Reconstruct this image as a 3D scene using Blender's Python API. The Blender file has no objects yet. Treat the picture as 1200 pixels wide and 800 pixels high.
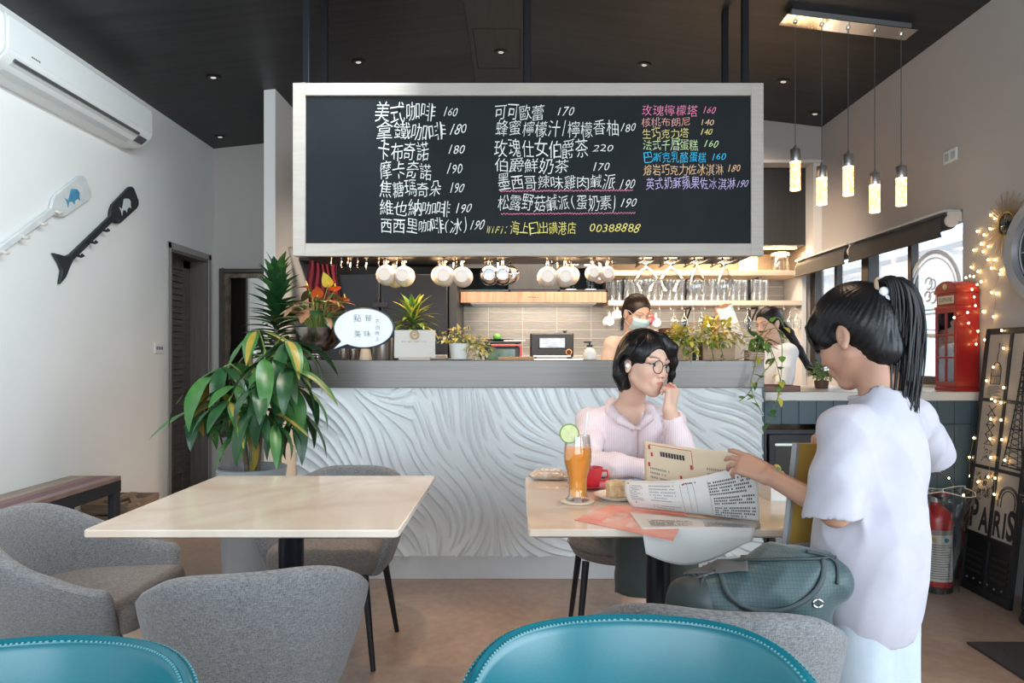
import bpy, bmesh, math, random
import numpy as np
from mathutils import Vector, Matrix, Euler
R = math.radians
PI = math.pi
sc = bpy.context.scene
col = sc.collection
random.seed(7)

# ------------------------------------------------------------------ camera
cam_d = bpy.data.cameras.new('camera')
cam = bpy.data.objects.new('camera', cam_d)
col.objects.link(cam)
cam.location = (0, 0, 1.2)
cam.rotation_euler = (R(90), 0, 0)
cam_d.sensor_width = 36
cam_d.lens = 24
cam_d.shift_x = -6 / 1200
cam_d.shift_y = 16 / 1200
cam_d.clip_start = 0.05
sc.camera = cam
sc.view_settings.view_transform = 'Standard'
sc.view_settings.look = 'None'
sc.view_settings.gamma = 1
sc.view_settings.use_curve_mapping = False
sc.view_settings.exposure = 0.2
sc.cycles.use_denoising = True
sc.cycles.max_bounces = 8
sc.cycles.transparent_max_bounces = 24
sc.cycles.sample_clamp_indirect = 6
sc.cycles.caustics_reflective = False
sc.cycles.caustics_refractive = False

# ------------------------------------------------------------------ daylight, room lamps and added fill lights
w = bpy.data.worlds.new('sky')
sc.world = w
w.use_nodes = True
bg = w.node_tree.nodes['Background']
bg.inputs[0].default_value = (0.80, 0.90, 1.0, 1)
bg.inputs[1].default_value = 3.4


def area(name, loc, rot, sx, sy, power, color, spread=180):
    d = bpy.data.lights.new(name, 'AREA')
    d.shape = 'RECTANGLE'
    d.size, d.size_y = sx, sy
    d.energy = power
    d.color = color
    d.spread = R(spread)
    o = bpy.data.objects.new(name, d)
    col.objects.link(o)
    o.location = loc
    o.rotation_euler = rot
    return o


COOL = (0.76, 0.91, 1.0)
WARM = (1.0, 0.66, 0.38)
# daylight through the shop-front glazing: the right-hand window beside the camera, and the entrance behind it
area('window_daylight_right', (2.62, -0.75, 1.62), (0, R(90), 0), 2.1, 2.6, 105, COOL)
area('window_daylight_entrance', (-0.4, -2.35, 1.7), (R(90), 0, 0), 3.8, 2.2, 72, COOL)
# added unseen fills first, then the bar's own rack and shelf strips
area('kitchen_wall_fill', (0.5, 4.75, 2.75), (R(38), 0, 0), 2.6, 0.3, 100, (1.0, 0.82, 0.64), 130)  # unseen lamp, placed and tilted to brighten the kitchen's back wall
area('left_wall_fill', (-0.55, 2.2, 2.95), (0, R(63), 0), 0.25, 2.6, 49, (0.84, 0.95, 1.0), 150)  # added out of view to lift the left wall, no fixture there
area('hood_tile_fill', (0.15, 5.98, 1.632), (R(20), 0, 0), 1.0, 0.06, 7, (1.0, 0.80, 0.60))  # added under the hood to lighten the dark tiles
area('lower_shelf_fill', (1.62, 5.97, 1.622), (R(15), 0, 0), 1.5, 0.04, 6, (1.0, 0.78, 0.55))  # extra fill below the lower board, added to lighten the tiles
area('tumbler_fill', (1.62, 5.97, 1.880), (R(10), 0, 0), 1.5, 0.04, 4, (1.0, 0.84, 0.66))  # extra fill below the upper board, added to brighten the tumblers
area('rack_strip_light', (0.06, 3.84, 1.725), (0, 0, 0), 2.3, 0.08, 24, WARM)
area('shelf_strip_light', (1.95, 5.93, 2.11), (0, 0, 0), 0.95, 0.06, 14, (1.0, 0.70, 0.40))


def spot(name, loc, power, color, size=62, blend=0.8):
    d = bpy.data.lights.new(name, 'SPOT')
    d.energy = power
    d.color = color
    d.spot_size = R(size)
    d.spot_blend = blend
    d.shadow_soft_size = 0.05
    o = bpy.data.objects.new(name, d)
    col.objects.link(o)
    o.location = loc
    return o


# recessed downlights over the two tables
spot('table_downlight', (-0.70, 2.25, 3.25), 75, (1.0, 0.72, 0.50))
spot('table_downlight', (0.50, 2.25, 3.25), 75, (1.0, 0.72, 0.50))


def P(px, py, Y):
    return Vector(((px - 606) * Y / 800, Y, 1.2 - (py - 416) * Y / 800))


# ------------------------------------------------------------------ materials
MATS = {}


def nodes_of(name):
    m = bpy.data.materials.new(name)
    m.use_nodes = True
    nt = m.node_tree
    return m, nt, nt.nodes['Principled BSDF']


def c4(c):
    return (c[0], c[1], c[2], 1)


def M(name, c, rough=0.5, metal=0.0, c2=None, ns=8, nst=(1, 1, 1), nd=4, nr=(0.35, 0.65),
      bump=0, bs=60, bst=(1, 1, 1), bd=3, spec=0.5, emit=None, es=0, coat=0, sheen=0, sub=0, alpha=1, dist=0.002, warp=0):
    if name in MATS:
        return MATS[name]
    m, nt, b = nodes_of(name)
    b.inputs['Base Color'].default_value = c4(c)
    b.inputs['Roughness'].default_value = rough
    b.inputs['Metallic'].default_value = metal
    b.inputs['Specular IOR Level'].default_value = spec
    b.inputs['Coat Weight'].default_value = coat
    b.inputs['Coat Roughness'].default_value = 0.08
    b.inputs['Sheen Weight'].default_value = sheen
    b.inputs['Alpha'].default_value = alpha
    if sub:
        b.inputs['Subsurface Weight'].default_value = sub
        b.inputs['Subsurface Radius'].default_value = (0.012, 0.005, 0.003)
        b.inputs['Subsurface Scale'].default_value = 1
    if emit:
        b.inputs['Emission Color'].default_value = c4(emit)
        b.inputs['Emission Strength'].default_value = es
    N, L = nt.nodes, nt.links
    if c2 is not None or bump:
        tc = N.new('ShaderNodeTexCoord')
    if c2 is not None:
        mp = N.new('ShaderNodeMapping')
        mp.inputs['Scale'].default_value = nst
        nz = N.new('ShaderNodeTexNoise')
        nz.inputs['Scale'].default_value = ns
        nz.inputs['Detail'].default_value = nd
        nz.inputs['Distortion'].default_value = warp
        rp = N.new('ShaderNodeValToRGB')
        rp.color_ramp.elements[0].position = nr[0]
        rp.color_ramp.elements[1].position = nr[1]
        rp.color_ramp.elements[0].color = c4(c)
        rp.color_ramp.elements[1].color = c4(c2)
        L.new(tc.outputs['Object'], mp.inputs[0])
        L.new(mp.outputs[0], nz.inputs['Vector'])
        L.new(nz.outputs['Fac'], rp.inputs[0])
        L.new(rp.outputs[0], b.inputs['Base Color'])
    if bump:
        mp = N.new('ShaderNodeMapping')
        mp.inputs['Scale'].default_value = bst
        nz = N.new('ShaderNodeTexNoise')
        nz.inputs['Scale'].default_value = bs
        nz.inputs['Detail'].default_value = bd
        bp = N.new('ShaderNodeBump')
        bp.inputs['Strength'].default_value = bump
        bp.inputs['Distance'].default_value = dist
        L.new(tc.outputs['Object'], mp.inputs[0])
        L.new(mp.outputs[0], nz.inputs['Vector'])
        L.new(nz.outputs['Fac'], bp.inputs['Height'])
        L.new(bp.outputs[0], b.inputs['Normal'])
    MATS[name] = m
    return m


def fabric(name, c, c2, scale=1.0, rough=0.95, bump=0.5):
    """linen-like weave: two stretched noises crossed"""
    if name in MATS:
        return MATS[name]
    m, nt, b = nodes_of(name)
    N, L = nt.nodes, nt.links
    tc = N.new('ShaderNodeTexCoord')
    fac = []
    for st in ((420, 420, 60), (60, 60, 420)):
        mp = N.new('ShaderNodeMapping')
        mp.inputs['Scale'].default_value = [v * scale for v in st]
        nz = N.new('ShaderNodeTexNoise')
        nz.inputs['Scale'].default_value = 1
        nz.inputs['Detail'].default_value = 2
        L.new(tc.outputs['Object'], mp.inputs[0])
        L.new(mp.outputs[0], nz.inputs['Vector'])
        fac.append(nz.outputs['Fac'])
    mx = N.new('ShaderNodeMath')
    mx.operation = 'ADD'
    L.new(fac[0], mx.inputs[0])
    L.new(fac[1], mx.inputs[1])
    rp = N.new('ShaderNodeValToRGB')
    rp.color_ramp.elements[0].position = 0.36
    rp.color_ramp.elements[1].position = 0.64
    rp.color_ramp.elements[0].color = c4(c)
    rp.color_ramp.elements[1].color = c4(c2)
    hf = N.new('ShaderNodeMath')
    hf.operation = 'MULTIPLY'
    hf.inputs[1].default_value = 0.5
    L.new(mx.outputs[0], hf.inputs[0])
    L.new(hf.outputs[0], rp.inputs[0])
    L.new(rp.outputs[0], b.inputs['Base Color'])
    bp = N.new('ShaderNodeBump')
    bp.inputs['Strength'].default_value = bump
    bp.inputs['Distance'].default_value = 0.002
    L.new(hf.outputs[0], bp.inputs['Height'])
    L.new(bp.outputs[0], b.inputs['Normal'])
    b.inputs['Roughness'].default_value = rough
    b.inputs['Sheen Weight'].default_value = 0.15
    MATS[name] = m
    return m


def thin_glass(name, tint=(1, 1, 1), refl=0.10, rough=0.02, edge=0.75):
    if name in MATS:
        return MATS[name]
    m, nt, b = nodes_of(name)
    N, L = nt.nodes, nt.links
    N.remove(b)
    out = [n for n in N if n.type == 'OUTPUT_MATERIAL'][0]
    tr = N.new('ShaderNodeBsdfTransparent')
    tr.inputs[0].default_value = c4(tint)
    gl = N.new('ShaderNodeBsdfGlossy')
    gl.inputs['Roughness'].default_value = rough
    lw = N.new('ShaderNodeLayerWeight')
    lw.inputs[0].default_value = 0.35
    ml = N.new('ShaderNodeMath')
    ml.operation = 'MULTIPLY_ADD'
    ml.inputs[1].default_value = edge
    ml.inputs[2].default_value = refl
    ml.use_clamp = True
    mx = N.new('ShaderNodeMixShader')
    L.new(lw.outputs['Facing'], ml.inputs[0])
    L.new(ml.outputs[0], mx.inputs[0])
    L.new(tr.outputs[0], mx.inputs[1])
    L.new(gl.outputs[0], mx.inputs[2])
    L.new(mx.outputs[0], out.inputs[0])
    MATS[name] = m
    return m


# ------------------------------------------------------------------ mesh builder
class MB:
    def __init__(self):
        self.v, self.f, self.m = [], [], []

    def add(self, vs, fs, mi=0):
        k = len(self.v)
        self.v += [tuple(p) for p in vs]
        self.f += [tuple(k + i for i in f) for f in fs]
        self.m += [mi] * len(fs)
        return self

    def box(self, x0, x1, y0, y1, z0, z1, mi=0, rz=0, rx=0, ry=0, piv=None):
        vs = [Vector((x, y, z)) for x in (x0, x1) for y in (y0, y1) for z in (z0, z1)]
        if rz or rx or ry:
            c = Vector(piv) if piv else Vector(((x0 + x1) / 2, (y0 + y1) / 2, (z0 + z1) / 2))
            e = Euler((rx, ry, rz)).to_matrix()
            vs = [e @ (p - c) + c for p in vs]
        self.add(vs, [(0, 1, 3, 2), (4, 6, 7, 5), (0, 4, 5, 1), (2, 3, 7, 6), (0, 2, 6, 4), (1, 5, 7, 3)], mi)
        return self

    def tube(self, pts, r, n=8, mi=0, cap=True, closed=False):
        pts = [Vector(p) for p in pts]
        rs = r if isinstance(r, (list, tuple)) else [r] * len(pts)
        rings = []
        up = None
        N = len(pts)
        for i, p in enumerate(pts):
            a = pts[(i - 1) % N] if (i > 0 or closed) else p
            b = pts[(i + 1) % N] if (i < N - 1 or closed) else p
            t = (b - a)
            t = t.normalized() if t.length > 1e-9 else Vector((0, 0, 1))
            if up is None:
                up = Vector((0, 0, 1)) if abs(t.z) < 0.9 else Vector((1, 0, 0))
            u = t.cross(up)
            if u.length < 1e-6:
                u = t.cross(Vector((0, 1, 0.3)))
            u.normalize()
            v = u.cross(t).normalized()
            up = v
            rings.append([p + (u * math.cos(2 * PI * k / n) + v * math.sin(2 * PI * k / n)) * rs[i] for k in range(n)])
        vs = [q for rg in rings for q in rg]
        fs = []
        M_ = N if closed else N - 1
        for i in range(M_):
            j = (i + 1) % N
            for k in range(n):
                k2 = (k + 1) % n
                fs.append((i * n + k, i * n + k2, j * n + k2, j * n + k))
        if cap and not closed:
            fs.append(tuple(reversed(range(n))))
            fs.append(tuple((N - 1) * n + k for k in range(n)))
        self.add(vs, fs, mi)
        return self

    def lathe(self, prof, c=(0, 0, 0), axis='z', n=24, mi=0, cap0=True, cap1=True, rot=None):
        """prof: list of (r, h)"""
        vs = []
        for r, h in prof:
            for k in range(n):
                a = 2 * PI * k / n
                p = Vector((r * math.cos(a), r * math.sin(a), h))
                if axis == 'y':
                    p = Vector((p.x, p.z, p.y))
                elif axis == 'x':
                    p = Vector((p.z, p.x, p.y))
                if rot is not None:
                    p = rot @ p
                vs.append(p + Vector(c))
        fs = []
        for i in range(len(prof) - 1):
            for k in range(n):
                k2 = (k + 1) % n
                fs.append((i * n + k, i * n + k2, (i + 1) * n + k2, (i + 1) * n + k))
        if cap0 and prof[0][0] > 1e-5:
            fs.append(tuple(reversed(range(n))))
        if cap1 and prof[-1][0] > 1e-5:
            fs.append(tuple((len(prof) - 1) * n + k for k in range(n)))
        self.add(vs, fs, mi)
        return self

    def ell(self, c, r, n=14, m=10, mi=0, rot=None):
        vs, fs = [], []
        for i in range(m + 1):
            t = PI * i / m
            for k in range(n):
                a = 2 * PI * k / n
                p = Vector((r[0] * math.sin(t) * math.cos(a), r[1] * math.sin(t) * math.sin(a), r[2] * math.cos(t)))
                if rot is not None:
                    p = rot @ p
                vs.append(p + Vector(c))
        for i in range(m):
            for k in range(n):
                k2 = (k + 1) % n
                fs.append((i * n + k, (i + 1) * n + k, (i + 1) * n + k2, i * n + k2))
        self.add(vs, fs, mi)
        return self

    def prism(self, poly, o, ux, uy, un, t, mi=0):
        """polygon (list of 2D) in plane (o, ux, uy), extruded by t along un"""
        o, ux, uy, un = Vector(o), Vector(ux), Vector(uy), Vector(un)
        n = len(poly)
        vs = [o + ux * a + uy * b for a, b in poly] + [o + ux * a + uy * b + un * t for a, b in poly]
        fs = [tuple(range(n)), tuple(reversed(range(n, 2 * n)))]
        fs += [(i, n + i, n + (i + 1) % n, (i + 1) % n) for i in range(n)]
        self.add(vs, fs, mi)
        return self

    def grid(self, fn, nu, nv, mi=0, wrap_u=False):
        vs = [fn(i / (nu if wrap_u else nu - 1), j / (nv - 1)) for i in range(nu) for j in range(nv)]
        fs = []
        for i in range(nu if wrap_u else nu - 1):
            i2 = (i + 1) % nu
            for j in range(nv - 1):
                fs.append((i * nv + j, i2 * nv + j, i2 * nv + j + 1, i * nv + j + 1))
        self.add(vs, fs, mi)
        return self

    def build(self, name, mats, parent=None, loc=None, bevel=0, seg=2, sharp=40, thick=0, subsurf=0, flip=True, weld=True):
        me = bpy.data.meshes.new(name)
        me.from_pydata(self.v, [], self.f)
        if not isinstance(mats, (list, tuple)):
            mats = [mats]
        for m in mats:
            me.materials.append(m)
        me.polygons.foreach_set('material_index', self.m)
        bm = bmesh.new()
        bm.from_mesh(me)
        if weld:
            bmesh.ops.remove_doubles(bm, verts=bm.verts, dist=1e-6)
        if flip:
            bmesh.ops.recalc_face_normals(bm, faces=bm.faces)
        bm.to_mesh(me)
        bm.free()
        me.polygons.foreach_set('use_smooth', [True] * len(me.polygons))
        if sharp:
            me.set_sharp_from_angle(angle=R(sharp))
        o = bpy.data.objects.new(name, me)
        col.objects.link(o)
        if parent is not None:
            o.parent = parent
        if loc is not None:
            o.location = loc
        if thick:
            md = o.modifiers.new('thickness', 'SOLIDIFY')
            md.thickness = thick
            md.offset = 0
        if bevel:
            md = o.modifiers.new('bevel', 'BEVEL')
            md.width = bevel
            md.segments = seg
            md.limit_method = 'ANGLE'
            md.angle_limit = R(35)
        if subsurf:
            md = o.modifiers.new('smooth', 'SUBSURF')
            md.levels = md.render_levels = subsurf
        return o


def tag(o, label, cat, group=None, kind=None):
    o['label'] = label
    o['category'] = cat
    if group:
        o['group'] = group
    if kind:
        o['kind'] = kind
    return o


def thing(name, label, cat, loc=(0, 0, 0), rz=0, group=None):
    o = bpy.data.objects.new(name, None)
    o.empty_display_size = 0.05
    col.objects.link(o)
    o.location = loc
    o.rotation_euler = (0, 0, rz)
    return tag(o, label, cat, group)


def struct(o):
    o['kind'] = 'structure'
    return o


def copy_tree(o, parent=None):
    c = o.copy()
    col.objects.link(c)
    if parent is not None:
        c.parent = parent
    for ch in [x for x in bpy.data.objects if x.parent == o]:
        copy_tree(ch, c)
    return c


def dup(o, loc, rz=None, label=None, group=None):
    c = copy_tree(o)
    c.location = loc
    if rz is not None:
        c.rotation_euler = (0, 0, rz)
    if label:
        c['label'] = label
    if group:
        c['group'] = group
    return c


def text_verts(s, size, offset=0.0, shear=0.0, align='LEFT', space=1.0, resolution=3):
    """flat letter shapes as (verts, faces) in 2-D, baseline at y = 0"""
    t = bpy.data.curves.new('letters', 'FONT')
    t.body = s
    t.size = size
    t.offset = offset
    t.shear = shear
    t.align_x = align
    t.space_character = space
    t.resolution_u = resolution
    o = bpy.data.objects.new('letters', t)
    col.objects.link(o)
    dg = bpy.context.evaluated_depsgraph_get()
    dg.update()
    me = bpy.data.meshes.new_from_object(o.evaluated_get(dg))
    vs = [(v.co.x, v.co.y) for v in me.vertices]
    fs = [tuple(p.vertices) for p in me.polygons]
    bpy.data.objects.remove(o)
    bpy.data.curves.remove(t)
    bpy.data.meshes.remove(me)
    return vs, fs


def add_text(mb, s, o, ux, uy, size, width=None, height=None, mi=0, wob=None, un=None, **kw):
    """letters laid on the plane (o, ux, uy); fitted to width when given"""
    vs, fs = text_verts(s, size, **kw)
    if not vs:
        return
    x0, x1 = min(v[0] for v in vs), max(v[0] for v in vs)
    y0, y1 = min(v[1] for v in vs), max(v[1] for v in vs)
    sx = (width / (x1 - x0)) if width else 1
    sy = (height / (y1 - y0)) if height else (sx if width else 1)
    o, ux, uy = Vector(o), Vector(ux), Vector(uy)
    out = []
    for a, b in vs:
        a2, b2 = (a - x0) * sx, (b - (y0 if height else 0)) * sy
        if wob:
            b2 += wob(a2)
        out.append(o + ux * a2 + uy * b2)
    mb.add(out, fs, mi)
# ================================================================== the room
XL, XR, YB, YF = -2.8, 2.5, 6.3, -2.45
XRIDGE, ZL, ZRIDGE, ZR = -0.14, 3.104, 3.386, 3.07


def zceil(x):
    return ZL + (ZRIDGE - ZL) * (x - XL) / (XRIDGE - XL) if x < XRIDGE else ZRIDGE + (ZR - ZRIDGE) * (x - XRIDGE) / (XR - XRIDGE)


m_wall = M('white_wall_paint', (0.80, 0.80, 0.775), 0.75, c2=(0.77, 0.77, 0.75), ns=1.5, bump=0.06, bs=180)
m_wall_r = M('shaded_wall_paint', (0.47, 0.43, 0.405), 0.75, c2=(0.445, 0.41, 0.385), ns=1.2, bump=0.06, bs=180)  # white paint darkened and warmed: the right wall's shade is in the colour
m_wall_b = M('grey_beige_wall_paint', (0.52, 0.49, 0.46), 0.8, bump=0.05, bs=180)
m_part = M('partition_paint', (0.74, 0.73, 0.71), 0.75)

# concrete floor
m, nt, b = nodes_of('polished_concrete')
N, L = nt.nodes, nt.links
tc = N.new('ShaderNodeTexCoord')
n1 = N.new('ShaderNodeTexNoise'); n1.inputs['Scale'].default_value = 1.3; n1.inputs['Detail'].default_value = 9; n1.inputs['Roughness'].default_value = 0.66; n1.inputs['Distortion'].default_value = 0.6
n2 = N.new('ShaderNodeTexNoise'); n2.inputs['Scale'].default_value = 22; n2.inputs['Detail'].default_value = 6
mx = N.new('ShaderNodeMix'); mx.data_type = 'FLOAT'; mx.inputs[0].default_value = 0.3
L.new(tc.outputs['Object'], n1.inputs['Vector']); L.new(tc.outputs['Object'], n2.inputs['Vector'])
L.new(n1.outputs['Fac'], mx.inputs[2]); L.new(n2.outputs['Fac'], mx.inputs[3])
rp = N.new('ShaderNodeValToRGB')
rp.color_ramp.elements[0].position = 0.36; rp.color_ramp.elements[0].color = (0.27, 0.185, 0.140, 1)
rp.color_ramp.elements[1].position = 0.64; rp.color_ramp.elements[1].color = (0.45, 0.335, 0.265, 1)
L.new(mx.outputs[0], rp.inputs[0]); L.new(rp.outputs[0], b.inputs['Base Color'])
b.inputs['Roughness'].default_value = 0.30
bp = N.new('ShaderNodeBump'); bp.inputs['Strength'].default_value = 0.08; bp.inputs['Distance'].default_value = 0.002
L.new(n2.outputs['Fac'], bp.inputs['Height']); L.new(bp.outputs[0], b.inputs['Normal'])
m_floor = m
struct(MB().box(XL - 0.3, XR + 0.3, YF - 0.2, YB + 0.2, -0.12, 0).build('floor', m_floor))

# dark wood-grain ceiling, two slopes and a flat ridge board
m_ceil = M('dark_wood_ceiling', (0.012, 0.0125, 0.0145), 0.42, c2=(0.024, 0.0245, 0.027), ns=1.0, nst=(0.5, 16, 4), nd=6, warp=1.2,
           bump=0.12, bs=1, bst=(1, 30, 10), spec=0.4)
mb = MB()
t = 0.1
mb.prism([(XL - 0.2, zceil(XL) - 0.2 * 0.106), (XRIDGE, ZRIDGE), (XR + 0.2, ZR - 0.2 * 0.12), (XR + 0.2, ZR + t), (XRIDGE, ZRIDGE + t + 0.05), (XL - 0.2, ZL + t)],
         (0, YF - 0.2, 0), (1, 0, 0), (0, 0, 1), (0, 1, 0), YB - YF + 0.4)
struct(mb.build('ceiling', m_ceil, sharp=2))
m_ridge = M('ridge_board_paint', (0.030, 0.030, 0.031), 0.55, c2=(0.040, 0.039, 0.039), ns=2, nst=(20, 1, 1))
mb = MB().box(-0.325, 0.05, YF, YB, 3.352, 3.42)
struct(mb.build('trim_1', m_ridge, bevel=0.003))
mb = MB()
for a in ((-0.295, 0.022, 4.50, 4.505), (-0.295, 0.022, 5.12, 5.125)):
    mb.box(a[0], a[1], a[2], a[3], 3.3505, 3.353)
for a in ((-0.295, -0.29, 4.5, 5.125), (0.017, 0.022, 4.5, 5.125)):
    mb.box(a[0], a[1], a[2], a[3], 3.3505, 3.353)
struct(mb.build('trim_2', M('hatch_gap', (0.006, 0.006, 0.006), 0.8)))

# left wall with the recessed door
DY0, DY1, DH = 5.52, 6.17, 2.05
mb = MB()
mb.box(XL - 0.2, XL, YF, DY0, 0, 3.25)
mb.box(XL - 0.2, XL, DY1, YB + 0.15, 0, 3.25)
mb.box(XL - 0.2, XL, DY0, DY1, DH, 3.25)
struct(mb.build('wall_left', m_wall))
m_door = M('dark_louvre_wood', (0.12, 0.098, 0.088), 0.5, c2=(0.18, 0.15, 0.135), ns=2, nst=(3, 3, 40), bump=0.2, bs=4, bst=(2, 2, 60))
mb = MB()
mb.box(XL - 0.195, XL - 0.165, DY0, DY1, 0, DH)
d = mb.build('door_1', m_door)
struct(d)
mb = MB()
for k in range(34):
    z = 0.16 + k * 0.054
    mb.box(XL - 0.168, XL - 0.150, DY0 + 0.05, DY1 - 0.14, z, z + 0.050, ry=R(-14))
mb.build('louvre_slats', m_door, d)
mb = MB()
mb.box(XL - 0.168, XL - 0.148, DY1 - 0.14, DY1, 0.02, DH)
mb.box(XL - 0.168, XL - 0.148, DY0, DY0 + 0.05, 0.02, DH)
mb.box(XL - 0.168, XL - 0.148, DY0, DY1, DH - 0.08, DH)
mb.build('door_stiles', m_door, d, bevel=0.002)
m_jamb = M('door_jamb_wood', (0.13, 0.105, 0.095), 0.5, c2=(0.17, 0.14, 0.13), ns=2, nst=(30, 30, 1.5))
mb = MB()
mb.box(XL - 0.15, XL + 0.004, DY1 - 0.012, DY1 + 0.006, 0, DH)
mb.box(XL - 0.15, XL + 0.004, DY0 - 0.006, DY0 + 0.012, 0, DH)
mb.box(XL - 0.15, XL + 0.004, DY0 - 0.006, DY1 + 0.006, DH - 0.012, DH + 0.008)
struct(mb.build('trim_3', m_jamb))
m_cas = M('casing_paint', (0.36, 0.34, 0.32), 0.6)
mb = MB()
mb.box(XL, XL + 0.012, DY0 - 0.06, DY0 - 0.008, 0, DH + 0.06)
mb.box(XL, XL + 0.012, DY1 + 0.008, DY1 + 0.06, 0, DH + 0.06)
mb.box(XL, XL + 0.012, DY0 - 0.06, DY1 + 0.06, DH + 0.01, DH + 0.06)
struct(mb.build('trim_4', m_cas, bevel=0.003))

# back wall, tiled behind the kitchen
struct(MB().box(XL - 0.2, -1.87, YB, YB + 0.15, 0, 3.5).build('wall_back', m_wall_b))
m, nt, b = nodes_of('grey_stacked_tiles')
N, L = nt.nodes, nt.links
tc = N.new('ShaderNodeTexCoord'); sp = N.new('ShaderNodeSeparateXYZ'); cb = N.new('ShaderNodeCombineXYZ')
L.new(tc.outputs['Object'], sp.inputs[0])
for s_, d_, off in (('X', 'X', 10 * 0.3162 - 0.051), ('Z', 'Y', 40 * 0.079 - 1.5925)):
    ad = N.new('ShaderNodeMath'); ad.operation = 'ADD'; ad.inputs[1].default_value = off
    L.new(sp.outputs[s_], ad.inputs[0]); L.new(ad.outputs[0], cb.inputs[d_])
bk = N.new('ShaderNodeTexBrick')
bk.offset = 0
bk.inputs['Scale'].default_value = 1
bk.inputs['Brick Width'].default_value = 0.3162
bk.inputs['Row Height'].default_value = 0.079
bk.inputs['Mortar Size'].default_value = 0.0035
bk.inputs['Color1'].default_value = (0.40, 0.385, 0.37, 1)
bk.inputs['Color2'].default_value = (0.48, 0.465, 0.45, 1)
bk.inputs['Mortar'].default_value = (0.74, 0.72, 0.69, 1)
L.new(cb.outputs[0], bk.inputs['Vector'])
nz = N.new('ShaderNodeTexNoise'); nz.inputs['Scale'].default_value = 1; nz.inputs['Detail'].default_value = 4
mp = N.new('ShaderNodeMapping'); mp.inputs['Scale'].default_value = (14, 14, 60)
L.new(tc.outputs['Object'], mp.inputs[0]); L.new(mp.outputs[0], nz.inputs['Vector'])
mxc = N.new('ShaderNodeMix'); mxc.data_type = 'RGBA'; mxc.blend_type = 'MULTIPLY'; mxc.inputs[0].default_value = 0.45
L.new(bk.outputs['Color'], mxc.inputs[6]); L.new(nz.outputs['Color'], mxc.inputs[7])
L.new(mxc.outputs[2], b.inputs['Base Color'])
mxh = N.new('ShaderNodeMath'); mxh.operation = 'MULTIPLY_ADD'; mxh.inputs[1].default_value = -0.9
L.new(bk.outputs['Fac'], mxh.inputs[0]); L.new(nz.outputs['Fac'], mxh.inputs[2])
bp = N.new('ShaderNodeBump'); bp.inputs['Strength'].default_value = 0.7; bp.inputs['Distance'].default_value = 0.006
L.new(mxh.outputs[0], bp.inputs['Height']); L.new(bp.outputs[0], b.inputs['Normal'])
b.inputs['Roughness'].default_value = 0.22
m_tile = m
struct(MB().box(-1.87, XR + 0.16, YB, YB + 0.15, 0, 3.5).build('wall_kitchen', m_tile))

# partition between the corridor and the bar, and the bulkhead over the kitchen wall
struct(MB().box(-1.912, -1.824, 5.15, YB, 0, 3.24).build('wall_partition', m_part, bevel=0.004))
struct(MB().box(-1.824, XR, 5.6, YB, 2.80, 3.40).build('wall_bulkhead', m_wall_r))
m_trimw = M('white_trim', (0.66, 0.63, 0.60), 0.6)
struct(MB().box(-1.824, XR, 5.585, 5.74, 2.775, 2.80).box(2.43, XR, 5.60, 5.75, 1.95, 2.78).build('trim_5', m_trimw))

# right wall: shop-front opening beside the camera, kitchen window further on
WY0, WY1, WZ0, WZ1 = 3.83, 5.92, 1.02, 2.02
mb = MB()
T = 0.16
mb.box(XR, XR + T, YF, -2.0, 0, 3.25)
mb.box(XR, XR + T, -2.0, 1.3, 0, 0.5)
mb.box(XR, XR + T, -2.0, 1.3, 2.72, 3.25)
mb.box(XR, XR + T, 1.3, WY0, 0, 3.25)
mb.box(XR, XR + T, WY0, WY1, 0, WZ0)
mb.box(XR, XR + T, WY0, WY1, WZ1, 3.25)
mb.box(XR, XR + T, WY1, YB + 0.15, 0, 3.25)
struct(mb.build('wall_right', m_wall_r))
# front wall around the entrance glazing
mb = MB()
mb.box(XL - 0.2, -2.3, YF - 0.16, YF, 0, 3.25)
mb.box(1.5, XR + T, YF - 0.16, YF, 0, 3.25)
mb.box(-2.3, 1.5, YF - 0.16, YF, 2.8, 3.6)
mb.box(-2.3, 1.5, YF - 0.16, YF, 0, 0.55)
struct(mb.build('wall_front', m_wall_r))

# kitchen window
m_wf = M('dark_bronze_frame', (0.030, 0.028, 0.030), 0.35, metal=0.3, c2=(0.06, 0.045, 0.035), ns=3)
m_glass = thin_glass('window_glass', (0.97, 0.985, 1.0), 0.04)
xf0, xf1 = XR + 0.04, XR + 0.10
mb = MB()
mb.box(xf0, xf1, WY0, WY1, WZ1 - 0.05, WZ1)
mb.box(xf0, xf1, WY0, WY1, WZ0, WZ0 + 0.05)
mb.box(xf0, xf1, WY1 - 0.10, WY1, WZ0, WZ1)
mb.box(xf0, xf1, WY0, WY0 + 0.035, WZ0, WZ1)
mb.box(xf0 - 0.02, xf1, 4.90, 5.0, WZ0, WZ1)
win = struct(mb.build('window_1', m_wf, bevel=0.003))
for y in (4.43, 5.46):
    MB().box(xf0 + 0.005, xf1 - 0.005, y - 0.02, y + 0.02, WZ0, WZ1).build('mullion', m_wf, win, bevel=0.002)
for y0, y1 in ((WY0 + 0.035, 4.41), (4.45, 4.90), (5.0, 5.44), (5.48, WY1 - 0.1)):
    MB().box(xf0 + 0.028, xf0 + 0.032, y0, y1, WZ0 + 0.05, WZ1 - 0.05).build('pane', m_glass, win)

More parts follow.
